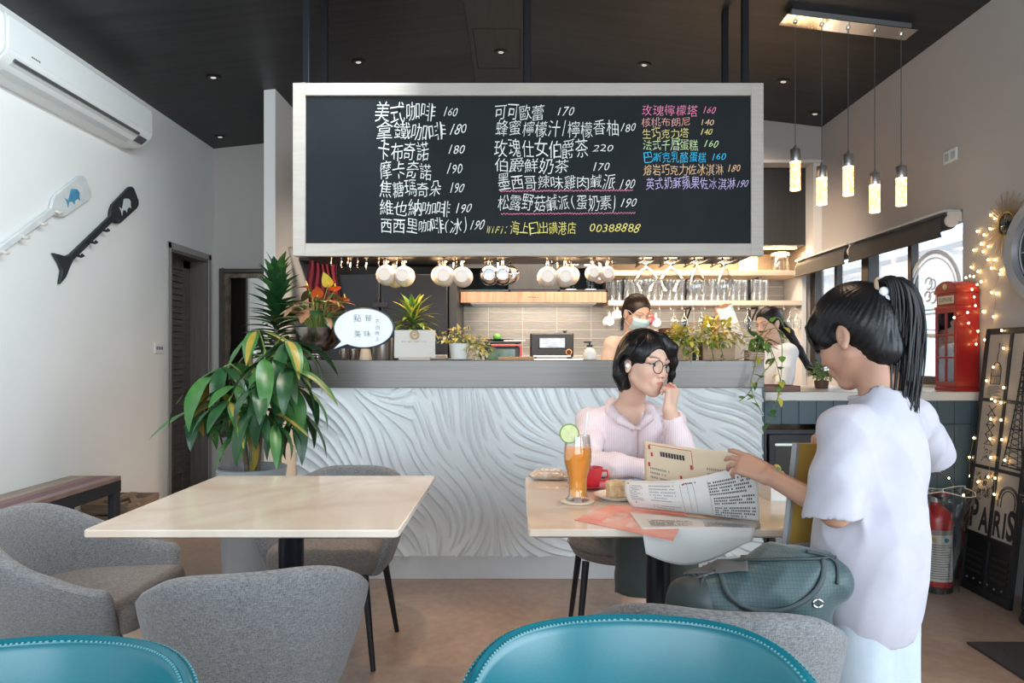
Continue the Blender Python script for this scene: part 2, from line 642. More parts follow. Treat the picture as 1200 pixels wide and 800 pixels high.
# what the window looks out on: the pale building across the lane
m_out = M('pale_plaster_outside', (0.86, 0.84, 0.83), 0.8, c2=(0.80, 0.77, 0.76), ns=1.5)
m_out2 = M('pale_blue_shutter_outside', (0.66, 0.80, 0.90), 0.6)
m_out3 = M('brick_outside', (0.60, 0.42, 0.34), 0.8, c2=(0.72, 0.55, 0.48), ns=9, nst=(1, 1, 6))
mb = MB()
mb.box(7.0, 7.4, 1.0, 16, 0, 2.9, 0)
mb.box(6.95, 7.0, 6.0, 8.2, 0.2, 1.75, 1)
mb.box(6.93, 7.0, 9.0, 10.2, 0.1, 2.9, 2)
mb.box(6.95, 7.0, 10.9, 12.6, 0.8, 2.0, 1)
mb.box(6.6, 7.0, 1.0, 16, 2.9, 3.0, 0)
bld = mb.build('building', [m_out, m_out2, m_out3])
tag(bld, 'pale plastered building with blue shutters seen through the kitchen window', 'building')
struct(MB().box(2.7, 16, -8, 18, -0.2, -0.02).build('ground_outside', M('lane_concrete', (0.55, 0.54, 0.52), 0.9, c2=(0.48, 0.47, 0.46), ns=3)))
# ================================================================== the bar counter
CX0, CX1, CY = -1.19, 1.318, 3.65
m_steel = M('brushed_steel', (0.17, 0.155, 0.145), 0.40, metal=0.7, c2=(0.20, 0.185, 0.172), ns=2, nst=(0.6, 0.6, 60), bump=0.008, bs=2, bst=(1, 1, 200))
m_panelw = M('white_wave_board', (0.80, 0.825, 0.83), 0.5)
m_kick = M('plinth_paint', (0.62, 0.63, 0.645), 0.6, c2=(0.56, 0.57, 0.585), ns=3)
m_carc = M('counter_carcass', (0.12, 0.12, 0.12), 0.7)

bar = thing('bar_counter', 'long bar counter with white wave-carved front and steel top band', 'counter', (0, CY, 0))
MB().box(CX0 + 0.01, CX1 - 0.004, 0.03, 0.32, 0.0, 1.02).build('carcass', m_carc, bar)
MB().box(CX0, CX1, -0.012, 0.36, 1.0266, 1.1726).build('steel_top', m_steel, bar, bevel=0.003)
MB().box(CX0 + 0.01, CX1 - 0.002, 0.012, 0.03, 0, 0.124).build('plinth', m_kick, bar, bevel=0.002)


def wave_height(nx, nz, W, H):
    """carved board: tapered one-sided ridges laid along an evenly spaced flow"""
    rng = np.random.default_rng(11)

    def ang(x, z):
        # flow angle: trunks that rise and fan out to both sides
        x0 = 0.92 + 0.10 * math.sin(4 * z)
        g = math.exp(-((x - x0) / 0.20) ** 2) + 0.8 * math.exp(-((x - 2.05) / 0.16) ** 2)
        a = -0.62 - 0.95 * min(1, g)
        a = a + 0.42 * math.sin(5.2 * x + 3.4 * z + 0.4) + 0.30 * math.sin(8.6 * z - 3.1 * x + 1.1)
        if z > 0.55 and 0.35 < x < 1.0:
            a = a + 1.1 * (z - 0.55) / 0.35 * math.sin((x - 0.35) / 0.65 * PI) * (1 if x < 0.62 else -0.4)
        return a
    hgt = np.zeros((nx, nz), np.float32)
    dx = W / (nx - 1)
    dz = H / (nz - 1)
    cell = 0.02
    occ = {}

    def near(x, z, d, own):
        ci, cj = int(x / cell), int(z / cell)
        r = int(d / cell) + 1
        for i in range(ci - r, ci + r + 1):
            for j in range(cj - r, cj + r + 1):
                for (a, b, k) in occ.get((i, j), ()):
                    if k != own and (a - x) ** 2 + (b - z) ** 2 < d * d:
                        return True
        return False
    lines = []
    k = 0
    for trial in range(2600):
        x, z = rng.uniform(-0.05, W + 0.05), rng.uniform(-0.05, H + 0.05)
        dsep = 0.048 if trial < 1000 else 0.036
        if near(x, z, dsep, -1):
            continue
        k += 1
        pts = [(x, z)]
        maxl = rng.uniform(0.25, 0.75)
        for sgn in (1, -1):
            px, pz = x, z
            seg = []
            l = 0
            while l < maxl / 2:
                a = ang(px, pz)
                px += sgn * math.cos(a) * 0.006
                pz += sgn * math.sin(a) * 0.006
                l += 0.006
                if px < -0.1 or px > W + 0.1 or pz < -0.1 or pz > H + 0.1 or near(px, pz, dsep * 0.62, k):
                    break
                seg.append((px, pz))
            pts = pts + seg if sgn == 1 else seg[::-1] + pts
        if len(pts) < 14:
            continue
        for (a, b) in pts:
            occ.setdefault((int(a / cell), int(b / cell)), []).append((a, b, k))
        lines.append(pts)
    for pts in lines:
        n = len(pts)
        amp = 0.027 * min(1, n / 40)
        for i in range(n):
            x, z = pts[i]
            x2, z2 = pts[min(i + 1, n - 1)]
            x1, z1 = pts[max(i - 1, 0)]
            tx, tz = x2 - x1, z2 - z1
            tl = math.hypot(tx, tz) or 1
            tx, tz = tx / tl, tz / tl
            if tz < 0:
                tx, tz = -tx, -tz
            tp = math.sin(PI * (i + 0.5) / n) ** 0.55
            wl, wr = 0.024 * (0.35 + 0.65 * tp), 0.0075 * (0.4 + 0.6 * tp)
            i0, i1 = int((x - 0.055) / dx), int((x + 0.055) / dx) + 2
            j0, j1 = int((z - 0.055) / dz), int((z + 0.055) / dz) + 2
            i0, j0, i1, j1 = max(i0, 0), max(j0, 0), min(i1, nx), min(j1, nz)
            if i0 >= i1 or j0 >= j1:
                continue
            gx = (np.arange(i0, i1) * dx - x)[:, None]
            gz = (np.arange(j0, j1) * dz - z)[None, :]
            s = gx * tz - gz * tx      # signed distance, right side positive
            al = gx * tx + gz * tz
            s = -s
            pr = np.where(s < 0, 0.5 + 0.5 * np.cos(np.clip(-s / wl, 0, 1) * PI), 0.5 + 0.5 * np.cos(np.clip(s / wr, 0, 1) * PI))
            pr = pr * np.exp(-(al / 0.008) ** 2) * amp * tp
            np.maximum(hgt[i0:i1, j0:j1], pr, out=hgt[i0:i1, j0:j1])
    # light blur so the stamps merge
    for _ in range(2):
        h2 = hgt.copy()
        h2[1:-1, 1:-1] = (hgt[1:-1, 1:-1] * 4 + hgt[2:, 1:-1] + hgt[:-2, 1:-1] + hgt[1:-1, 2:] + hgt[1:-1, :-2]) / 8
        hgt = h2
    return hgt


def grid_mesh(name, mat, X, Y, Z, parent, attr=None):
    nx, nz = X.shape
    me = bpy.data.meshes.new(name)
    co = np.stack([X, Y, Z], -1).reshape(-1, 3).astype(np.float32)
    idx = np.arange(nx * nz).reshape(nx, nz)
    q = np.stack([idx[:-1, :-1], idx[1:, :-1], idx[1:, 1:], idx[:-1, 1:]], -1).reshape(-1, 4)
    me.vertices.add(len(co))
    me.vertices.foreach_set('co', co.ravel())
    me.loops.add(q.size)
    me.loops.foreach_set('vertex_index', q.ravel().astype(np.int32))
    me.polygons.add(len(q))
    me.polygons.foreach_set('loop_start', np.arange(0, q.size, 4, dtype=np.int32))
    me.polygons.foreach_set('use_smooth', np.ones(len(q), bool))
    me.update(calc_edges=True)
    me.validate()
    me.materials.append(mat)
    o = bpy.data.objects.new(name, me)
    col.objects.link(o)
    o.parent = parent
    return o


W_, H_ = CX1 - CX0 - 0.012, 1.0266 - 0.124
nx, nz = 700, 256
hh = wave_height(nx, nz, W_, H_)
gx = np.linspace(CX0 + 0.01, CX1 - 0.002, nx)[:, None] + np.zeros((1, nz))
gz = np.linspace(0.124, 1.0266, nz)[None, :] + np.zeros((nx, 1))
grid_mesh('wave_panel', m_panelw, gx, 0.012 - hh, gz, bar)
# right-hand edge board of the bar
MB().box(CX1 - 0.004, CX1, 0.0, 0.33, 0.0, 1.0266).build('end_board', M('end_board_paint', (0.16, 0.22, 0.26), 0.5), bar)

# ------------------------------------------------------------------ lower counter to the right
m_worktop = M('white_worktop', (0.70, 0.66, 0.61), 0.3, c2=(0.64, 0.60, 0.55), ns=5)
m_blue = M('blue_grey_boards', (0.060, 0.095, 0.115), 0.5, c2=(0.075, 0.115, 0.135), ns=3, nst=(1, 1, 0.3))
m_black = M('black_plastic', (0.012, 0.012, 0.013), 0.4)
m_darkmetal = M('black_powder_coat', (0.016, 0.017, 0.020), 0.35, metal=0.3)
lw_ = thing('service_counter', 'lower service counter with pale worktop and blue-grey boarded front', 'counter', (0, CY, 0))
MB().box(CX1 + 0.003, XR - 0.003, -0.02, 0.76, 0.957, 1.004).build('worktop', m_worktop, lw_, bevel=0.004)
mb = MB()
xs = [CX1 + 0.003 + i * 0.0925 for i in range(13)] + [XR - 0.003]
for i in range(len(xs) - 1):
    mb.box(xs[i] + 0.0012, xs[i + 1] - 0.0012, 0.0, 0.02, 0.832, 0.957)
mb.box(CX1 + 0.003, XR - 0.003, 0.012, 0.03, 0.832, 0.957)
mb.build('plank_front', m_blue, lw_, bevel=0.0015)
mb = MB()
for i in range(5, len(xs) - 1):
    mb.box(xs[i] + 0.0012, xs[i + 1] - 0.0012, 0.0, 0.02, 0.0, 0.830)
mb.build('plank_front_lower', m_blue, lw_, bevel=0.0015)
MB().box(1.785, XR - 0.003, 0.02, 0.70, 0.0, 0.955).build('carcass', m_carc, lw_)
t = thing('wooden_tray', 'dark wooden tray lying on the service counter beside the bar', 'tray', (1.43, 3.80, 1.0045))
m_mahog = M('mahogany', (0.16, 0.055, 0.030), 0.4, c2=(0.22, 0.08, 0.045), ns=4, nst=(3, 20, 20))
MB().box(-0.10, 0.10, -0.10, 0.10, 0.0, 0.010).build('tray_base', m_mahog, t, bevel=0.002)
MB().box(-0.10, 0.10, -0.105, -0.095, 0.0, 0.030).box(-0.10, 0.10, 0.095, 0.105, 0.0, 0.030).box(-0.105, -0.095, -0.105, 0.105, 0.0, 0.030).box(0.095, 0.105, -0.105, 0.105, 0.0, 0.030).build('tray_rim', m_mahog, t, bevel=0.002)
# the glass-door fridge under it
fr = thing('under_counter_fridge', 'black glass-door fridge under the service counter', 'fridge', (1.55, CY, 0))
MB().box(-0.215, 0.215, 0.04, 0.60, 0.02, 0.80).build('cabinet', m_black, fr, bevel=0.004)
mb = MB()
for a in ((-0.2, 0.21, 0.735, 0.775), (-0.2, 0.21, 0.06, 0.10)):
    mb.box(a[0], a[1], 0.005, 0.038, a[2], a[3])
for a in ((-0.2, -0.165), (0.175, 0.21)):
    mb.box(a[0], a[1], 0.005, 0.038, 0.10, 0.735)
dr = mb.build('door', m_darkmetal, fr, bevel=0.003)
MB().box(-0.165, 0.175, 0.015, 0.022, 0.10, 0.735).build('glass', thin_glass('fridge_glass', (0.30, 0.42, 0.42), 0.16), dr)
MB().box(-0.17, 0.18, 0.000, 0.006, 0.715, 0.727).build('handle_strip', M('pale_steel_strip', (0.75, 0.76, 0.72), 0.3, metal=0.6), dr)
mb = MB()
for (x, z, r, h) in ((-0.09, 0.52, 0.03, 0.13), (-0.02, 0.52, 0.028, 0.11), (0.06, 0.52, 0.035, 0.09), (0.12, 0.52, 0.025, 0.14)):
    mb.lathe([(r, z), (r, z + h * 0.7), (r * 0.5, z + h), (r * 0.5, z + h + 0.02)], (x, 0.0395, 0), n=12)
mb = MB()
MB().box(1.322 - 1.55, 1.333 - 1.55, 0.0, 0.5, 0.0, 0.83).build('side_panel', m_black, fr)
# ================================================================== tables and chairs
# white-beige marble with a chamfered underside
m, nt, b = nodes_of('pale_marble')
N, L = nt.nodes, nt.links
tc = N.new('ShaderNodeTexCoord')
n1 = N.new('ShaderNodeTexNoise'); n1.inputs['Scale'].default_value = 2.2; n1.inputs['Detail'].default_value = 8; n1.inputs['Distortion'].default_value = 1.4
wv = N.new('ShaderNodeTexWave'); wv.inputs['Scale'].default_value = 0.8; wv.inputs['Distortion'].default_value = 9; wv.inputs['Detail'].default_value = 5
mp = N.new('ShaderNodeMapping'); mp.inputs['Rotation'].default_value = (0.2, 0.1, 0.9)
L.new(tc.outputs['Object'], mp.inputs[0]); L.new(mp.outputs[0], n1.inputs['Vector']); L.new(mp.outputs[0], wv.inputs['Vector'])
rp = N.new('ShaderNodeValToRGB')
rp.color_ramp.elements[0].position = 0.35; rp.color_ramp.elements[0].color = (0.68, 0.60, 0.52, 1)
rp.color_ramp.elements[1].position = 0.66; rp.color_ramp.elements[1].color = (0.58, 0.47, 0.37, 1)
rp2 = N.new('ShaderNodeValToRGB')
rp2.color_ramp.elements[0].position = 0.0; rp2.color_ramp.elements[0].color = (0.72, 0.66, 0.60, 1)
rp2.color_ramp.elements[1].position = 0.10; rp2.color_ramp.elements[1].color = (1, 1, 1, 1)
mxc = N.new('ShaderNodeMix'); mxc.data_type = 'RGBA'; mxc.blend_type = 'MULTIPLY'; mxc.inputs[0].default_value = 0.18
L.new(n1.outputs['Fac'], rp.inputs[0]); L.new(wv.outputs['Fac'], rp2.inputs[0])
L.new(rp.outputs[0], mxc.inputs[6]); L.new(rp2.outputs[0], mxc.inputs[7]); L.new(mxc.outputs[2], b.inputs['Base Color'])
b.inputs['Roughness'].default_value = 0.10
m_marble = m
m_col = M('table_column_black', (0.012, 0.016, 0.022), 0.32, metal=0.5)


def cafe_table(label, x0, x1, y0, y1):
    cx, cy = (x0 + x1) / 2, (y0 + y1) / 2
    t = thing('cafe_table', label, 'table', (cx, cy, 0), group='marble cafe tables')
    a, c = (x1 - x0) / 2, (y1 - y0) / 2
    mb = MB()
    rings = []
    for ins, z in ((0.022, 0.722), (0.002, 0.730), (0.0, 0.732), (0.0, 0.747), (0.003, 0.75)):
        A, C_ = a - ins, c - ins
        rr = 0.012
        pts = []
        for (sx, sy, a0) in ((1, 1, 0), (-1, 1, 90), (-1, -1, 180), (1, -1, 270)):
            for k in range(4):
                an = R(a0 + k * 30)
                pts.append((sx * (A - rr) + rr * math.cos(an), sy * (C_ - rr) + rr * math.sin(an), z))
        rings.append(pts)
    n = 16
    vs = [p for r_ in rings for p in r_]
    fs = [tuple(range(n)), tuple(range(4 * n, 5 * n))]
    for i in range(4):
        fs += [(i * n + k, i * n + (k + 1) % n, (i + 1) * n + (k + 1) % n, (i + 1) * n + k) for k in range(n)]
    mb.add(vs, fs)
    mb.build('table_top', m_marble, t, sharp=25)
    MB().lathe([(0.039, 0.02), (0.039, 0.70), (0.055, 0.702), (0.055, 0.712)], n=28).build('column', m_col, t)
    MB().box(-0.16, 0.16, -0.16, 0.16, 0.712, 0.722).build('mounting_plate', m_col, t)
    MB().lathe([(0.22, 0.0), (0.22, 0.012), (0.20, 0.018), (0.05, 0.024), (0.045, 0.04)], n=40).build('base', m_col, t)
    return t


cafe_table('pale marble table on a black column at the left, bare top', -1.12, -0.305, 1.757, 2.55)
cafe_table('pale marble table on a black column with the juice, cake and menus', 0.028, 0.86, 1.765, 2.52)

m_fab = fabric('grey_linen', (0.085, 0.087, 0.093), (0.25, 0.25, 0.255), 1.5)
m_fab_seat = fabric('taupe_linen', (0.10, 0.083, 0.074), (0.22, 0.19, 0.17), 1.5)
m_leg = M('black_chair_leg', (0.012, 0.014, 0.018), 0.4, metal=0.3)
m_teal = M('teal_leather', (0.006, 0.105, 0.135), 0.30, c2=(0.008, 0.130, 0.165), ns=5, bump=0.12, bs=350, bd=2, dist=0.0008, spec=0.55)
m_teal_d = M('teal_stitch', (0.10, 0.30, 0.34), 0.6)


def plan(s, W, D, F):
    """point and outward normal on the plan outline, s in 0..1 from right arm end around the back to the left arm end"""
    a = W / 2
    k = math.pi / 2 * (a + D) * 0.98
    tot = 2 * F + k
    l = s * tot
    if l < F:
        return Vector((a, F - l, 0)), Vector((1, 0, 0))
    if l > F + k:
        return Vector((-a, l - F - k, 0)), Vector((-1, 0, 0))
    th = (l - F) / k * PI
    e = 0.84
    c, s_ = math.cos(th), max(1e-6, math.sin(th))
    p = Vector((a * math.copysign(abs(c) ** e, c), -D * abs(s_) ** e, 0))
    n = Vector((math.copysign(abs(c) ** (2 - e), c) / a, -abs(s_) ** (2 - e) / D, 0)).normalized()
    return p, n


def tub_shell(W=0.56, D=0.30, F=0.17, zb=0.36, hb=0.705, ha=0.52, th=0.05, taper=0.06, lean=0.015, n=72, pw=1.15, endr=0.04, flat=0.08):
    prof = [(0, 0.0), (0, 0.25), (0, 0.55), (0, 0.85), (0, 0.96), (0.15, 0.99), (0.5, 1.005), (0.85, 0.99), (1, 0.96), (1, 0.80), (1, 0.5), (1, 0.25), (1, 0.0)]
    rows = []
    for i in range(n + 1):
        s = i / n
        p, nr = plan(s, W, D, F)
        u = abs(2 * s - 1)            # 0 at back centre, 1 at the arm ends
        top = ha + (hb - ha) * (0.5 + 0.5 * math.cos(PI * max(0, (u - flat) / (1 - flat)) ** pw))
        e = min(s, 1 - s) * (2 * F + PI / 2 * (W / 2 + D))
        q = math.sqrt(max(0.0, 1 - (1 - min(1, e / endr)) ** 2)) if endr else 1
        tt = th * (0.25 + 0.75 * q)
        top = zb + (top - zb) * (0.86 + 0.14 * q)
        row = []
        for (o, h) in prof:
            z = zb + (top - zb) * h
            tz = (1 - h)
            inset = taper * max(0, tz) ** 1.5 + (th - tt) / 2
            off = -(inset + o * tt * (1.0 + 0.15 * (1 - h))) + lean * h * (1 - u)
            row.append(p + nr * off + Vector((0, 0, z)))
        rows.append(row)
    m_ = len(prof)
    vs = [q for r_ in rows for q in r_]
    fs = []
    for i in range(n):
        for j in range(m_):
            j2 = (j + 1) % m_
            fs.append((i * m_ + j, (i + 1) * m_ + j, (i + 1) * m_ + j2, i * m_ + j2))
    fs.append(tuple(range(m_)))
    fs.append(tuple(reversed([n * m_ + j for j in range(m_)])))
    return MB().add(vs, fs), rows


def seat_pad(W, D, F, z0, z1, ins=0.065, front=0.06):
    """cushion filling the tub"""
    pts = []
    for i in range(41):
        p, nr = plan(i / 40, W, D, F)
        pts.append(p - nr * ins)
    a = W / 2 - ins
    for k in range(1, 12):
        t_ = PI * k / 12
        pts.append(Vector((-a * math.cos(t_), F + front * max(0, math.sin(t_)) ** 0.6, 0)))
    c = Vector((0, F / 2 - D / 3, 0))
    rings = [(0.90, z0), (0.97, z0 + 0.008), (1.0, z0 + 0.03), (1.0, z1 - 0.03), (0.985, z1 - 0.012), (0.95, z1 - 0.002), (0.80, z1 + 0.004), (0.4, z1 + 0.010)]
    n = len(pts)
    vs = [c + (p - c) * s + Vector((0, 0, z)) for s, z in rings for p in pts]
    fs = [tuple(range(n))]
    for i in range(len(rings) - 1):
        fs += [(i * n + k, i * n + (k + 1) % n, (i + 1) * n + (k + 1) % n, (i + 1) * n + k) for k in range(n)]
    fs.append(tuple((len(rings) - 1) * n + k for k in range(n)))
    return MB().add(vs, fs)


def chair_legs(t, W, yb, yf, z1=0.37, spl=0.05):
    for sx in (-1, 1):
        for (y, dy) in ((yb, -spl), (yf, spl)):
            x = sx * (W / 2 - 0.13)
            MB().tube([(x, y, z1), (x + sx * spl, y + dy, 0.0)], [0.016, 0.010], 12).build('leg', m_leg, t)


def tub_chair(label, loc, rz):
    t = thing('tub_chair', label, 'chair', loc, rz, 'grey tub chairs')
    mb, _ = tub_shell()
    mb.build('tub_back', m_fab, t, sharp=60)
    seat_pad(0.56, 0.30, 0.17, 0.37, 0.462).build('seat', m_fab_seat, t, sharp=60)
    MB().lathe([(0.17, 0.352), (0.185, 0.36), (0.185, 0.372)], (0, -0.03, 0), n=32).build('seat_base', m_leg, t)
    chair_legs(t, 0.56, -0.15, 0.12)
    return t


# local +y is where the sitter faces; back is at y = -0.30
tA = tub_chair('grey tub chair at the left end of the bare table, seat facing right', (-1.36, 2.20, 0), R(-84))
def more_tub(label, loc, rz):
    return dup(tA, loc, rz, label)
more_tub('grey tub chair at the near side of the bare table, its back to us', (-0.69, 1.83, 0), R(17))
tC = more_tub('grey tub chair at the far side of the bare table, facing us', (-0.735, 2.78, 0), R(176))
tD = more_tub('grey tub chair carrying the green bag, at the menu table', (0.452, 1.60, 0), R(-12))

# the chair the woman sits on: round padded seat with a low back
t = thing('dining_chair', 'brown padded chair under the woman in pink', 'chair', (0.44, 2.86, 0), R(180))
mb = MB()
rings = [(0.17, 0.372), (0.205, 0.378), (0.218, 0.40), (0.222, 0.42), (0.224, 0.44), (0.215, 0.462), (0.19, 0.468), (0.1, 0.472)]
mb.lathe(rings, n=40)
mb.build('seat', m_fab_seat, t, sharp=60)
MB().lathe([(0.226, 0.415), (0.229, 0.42), (0.226, 0.425)], n=40, cap0=False, cap1=False).build('piping', M('seat_piping', (0.10, 0.085, 0.075), 0.7), t)
mb, _ = tub_shell(W=0.46, D=0.23, F=0.0, zb=0.47, hb=0.74, ha=0.60, th=0.04, taper=0.02)
mb.build('backrest', m_fab_seat, t, sharp=60)
for x in (-0.14, 0.14):
    MB().tube([(x, -0.17, 0.40), (x * 1.0, -0.185, 0.56)], 0.009, 8).build('back_post', m_leg, t)
for sx in (-1, 1):
    for (y, dy) in ((-0.12, -0.07), (0.13, 0.05)):
        MB().tube([(sx * 0.165, y, 0.375), (sx * 0.205, y + dy, 0.0)], [0.015, 0.010], 12).build('leg', m_leg, t)


def teal_chair(label, loc, rz):
    t = thing('leather_chair', label, 'chair', loc, rz, 'teal leather chairs')
    P_ = dict(W=0.50, D=0.24, F=0.02, zb=0.40, hb=0.82, ha=0.69, th=0.024, taper=0.03, lean=0.03, pw=1.9, endr=0.10, flat=0.10)
    mb, rows = tub_shell(**P_)
    mb.build('backrest', m_teal, t, sharp=60)
    # stitched welt following the rim
    mb2 = MB()
    mb3 = MB()
    for off in (5, 7):
        rim = [r_[off] for r_ in rows]
        mb3.tube(rim, 0.0020, 6)
        path = []
        for i in range(len(rim) - 1):
            for k in range(4):
                path.append(rim[i].lerp(rim[i + 1], k / 4))
        for i in range(0, len(path) - 1, 2):
            d_ = path[i + 1] - path[i]
            side = Vector((0, 0, 0.0012))
            mb2.tube([path[i] + side, path[i] + side + d_ * 0.9], 0.0019, 5)
    mb3.build('rim_welt', m_teal, t)
    mb2.build('stitching', m_teal_d, t)
    seat_pad(0.50, 0.24, 0.16, 0.40, 0.47, ins=0.045).build('seat', m_teal, t, sharp=60)
    for x in (-0.13, 0.13):
        MB().tube([(x, -0.02, 0.395), (x, -0.19, 0.43)], 0.010, 8).build('back_bracket', m_leg, t)
    for sx in (-1, 1):
        for (y, dy) in ((-0.13, -0.06), (0.13, 0.05)):
            MB().tube([(sx * 0.17, y, 0.41), (sx * 0.21, y + dy, 0.0)], [0.015, 0.010], 12).build('leg', m_leg, t)
    return t


tE = teal_chair('teal leather chair nearest us, right of the picture centre', (0.158, 0.74, 0), R(180))
dup(tE, (-0.598, 0.665, 0), R(183), 'teal leather chair at the bottom left corner of the view')
# ================================================================== hanging chalkboard and cup rack
BY = 3.60
pxm = BY / 800
m_maple = M('pale_maple_frame', (0.52, 0.465, 0.41), 0.5, c2=(0.46, 0.41, 0.355), ns=2, nst=(2, 30, 30), nd=3)
m_chalkb = M('chalkboard_slate', (0.010, 0.013, 0.016), 0.70, c2=(0.014, 0.018, 0.021), ns=3, spec=0.25)
m_blackpole = M('black_pole', (0.008, 0.009, 0.012), 0.4, metal=0.3)
CH = {
    'white': (0.86, 0.86, 0.83), 'yellow': (0.90, 0.78, 0.22), 'pink': (0.92, 0.28, 0.46), 'salmon': (0.85, 0.42, 0.36),
    'peach': (0.92, 0.62, 0.42), 'gold': (0.95, 0.80, 0.25), 'green': (0.72, 0.88, 0.46), 'blue': (0.06, 0.60, 0.95),
    'orange': (0.95, 0.60, 0.34), 'lavender': (0.68, 0.58, 0.90)}
CHI = {k: i for i, k in enumerate(CH)}
m_chalk = [M('chalk_' + k, v, 0.95, emit=None) for k, v in CH.items()]


def bx_(px):
    return (px - 606) * pxm


def bz_(py):
    return 1.2 - (py - 416) * pxm


root = thing('chalkboard', 'large pale-framed chalkboard menu hung over the bar, handwritten in chalk', 'chalkboard', (0, BY, 0))
x0, x1, z0, z1 = bx_(343), bx_(895), bz_(299.5), bz_(97)
fw = 14.5 * pxm
mb = MB()
mb.box(x0, x0 + fw, 0, 0.045, z0, z1)
mb.box(x1 - fw, x1, 0, 0.045, z0, z1)
mb.box(x0 + fw, x1 - fw, 0, 0.045, z1 - fw, z1)
mb.box(x0 + fw, x1 - fw, 0, 0.045, z0, z0 + fw)
mb.build('frame', m_maple, root, bevel=0.002)
MB().box(x0 + fw, x1 - fw, 0.014, 0.030, z0 + fw, z1 - fw).build('slate', m_chalkb, root)

LINES = [
    ('美式咖啡', 438.7, 510, 118, 143, 'white'), ('160', 518.7, 536.5, 125, 136, 'white'),
    ('拿鐵咖啡', 440, 522, 141, 165, 'white'), ('180', 526, 547, 144, 157, 'white'),
    ('卡布奇諾', 442, 502, 164, 188, 'white'), ('180', 524, 545, 169, 179.5, 'white'),
    ('摩卡奇諾', 444, 506, 188, 210, 'white'), ('190', 523, 542, 190, 203, 'white'),
    ('焦糖瑪奇朵', 444, 517, 211, 231, 'white'), ('190', 526, 544, 213, 226, 'white'),
    ('維也納咖啡', 444, 528, 233, 253, 'white'), ('190', 533, 553, 237, 249, 'white'),
    ('西西里咖啡(冰)', 445, 549, 254, 274, 'white'), ('190', 550, 567.5, 257, 270, 'white'),
    ('可可歐蕾', 579, 638, 120, 140, 'white'), ('170', 652, 674, 124, 135, 'white'),
    ('蜂蜜檸檬汁/檸檬香柚', 581, 726, 139, 160, 'white'), ('180', 727, 746, 143, 154, 'white'),
    ('玫瑰仕女伯爵茶', 579, 690, 161, 184, 'white'), ('220', 695, 720, 168, 177, 'white'),
    ('伯爵鮮奶茶', 579, 667, 184, 203, 'white'), ('170', 694, 715, 189, 199.5, 'white'),
    ('墨西哥辣味雞肉鹹派', 583, 722, 203, 222, 'white'), ('190', 726, 745, 209, 222, 'white'),
    ('松露野菇鹹派(蛋奶素)', 583, 724, 227, 247, 'white'), ('190', 727, 747, 231, 243, 'white'),
    ('WiFi:', 570, 595, 264, 273, 'yellow'), ('海上日出磺港店', 598, 676, 258, 275, 'yellow'), ('00388888', 691, 751, 261, 272, 'yellow'),
    ('玫瑰檸檬塔', 752, 819, 121, 135, 'pink'), ('160', 824, 840, 123.5, 132, 'pink'),
    ('核桃布朗尼', 752, 810, 136, 148, 'salmon'), ('140', 821, 838, 138.5, 146.5, 'peach'),
    ('生巧克力塔', 753, 808, 149, 162, 'gold'), ('140', 821, 836, 149.5, 157.5, 'gold'),
    ('法式千層蛋糕', 754, 819, 162, 176, 'green'), ('160', 825, 843, 163.5, 172, 'green'),
    ('巴斯克乳酪蛋糕', 755, 829, 177, 190, 'blue'), ('160', 834, 852, 178.5, 187, 'blue'),
    ('熔岩巧克力佐冰淇淋', 754, 849, 191, 205, 'orange'), ('180', 853, 869, 192, 200.5, 'orange'),
    ('英式奶酥蘋果佐冰淇淋', 757, 863, 206, 222, 'lavender'), ('190', 864, 878, 210, 219.5, 'lavender'),
]
rng = random.Random(5)
_gc = {}


def glyph(ch):
    if ch not in _gc:
        _gc[ch] = text_verts(ch, 1.0, offset=-0.007, resolution=2)
    return _gc[ch]


def handwrite(mb, s, xa, xb, ya, yb, mi, o, ux, uy):
    """characters one by one, each a little tilted, fitted in the box (metres in the ux, uy plane)"""
    adv = []
    for ch in s:
        adv.append(1.0 if ord(ch) > 0x2e80 else (0.62 if ch.isalnum() else 0.48))
    tot = sum(adv)
    x = xa
    H = yb - ya
    digits = all(ord(c) < 0x2e80 for c in s)
    for ch, a in zip(s, adv):
        cw = (xb - xa) * a / tot
        vs, fs = glyph(ch)
        if vs:
            gx0, gx1 = min(v[0] for v in vs), max(v[0] for v in vs)
            gy0, gy1 = min(v[1] for v in vs), max(v[1] for v in vs)
            gw, gh = max(gx1 - gx0, 0.46 if ord(ch) < 0x2e80 else 0.18), max(gy1 - gy0, 0.25)
            if gh < 0.5 and ord(ch) > 0x2e80:
                gh = 0.8
            sx = cw * rng.uniform(0.84, 0.96) / gw
            sy = H * rng.uniform(0.80, 1.0) / gh
            if not digits and ch in '咖里西上日(':
                sy *= 0.88
            if ch in ':':
                sx = sy * 0.5
            th = R(rng.uniform(-3, 6)) if not digits else R(rng.uniform(-2, 3))
            sh = 0.30 if digits else rng.uniform(0.0, 0.10)
            cx, cy = x + cw / 2, (ya + yb) / 2 + rng.uniform(-0.05, 0.05) * H
            out = []
            ph = [rng.uniform(0, 6.28) for _ in range(4)]
            for (a_, b_) in vs:
                u, v = (a_ - (gx0 + gx1) / 2) * sx, (b_ - (gy0 + gy1) / 2) * sy
                u, v = u + 0.032 * H * math.sin(4.2 * v / H + ph[0]) + 0.012 * H * math.sin(9 * v / H + ph[1]), v + 0.040 * H * math.sin(3.6 * u / H + ph[2]) + 0.012 * H * math.sin(8 * u / H + ph[3])
                u += v * sh
                u, v = u * math.cos(th) - v * math.sin(th), u * math.sin(th) + v * math.cos(th)
                out.append(Vector(o) + Vector(ux) * (cx + u) + Vector(uy) * (cy + v))
            mb.add(out, fs, mi)
        x += cw


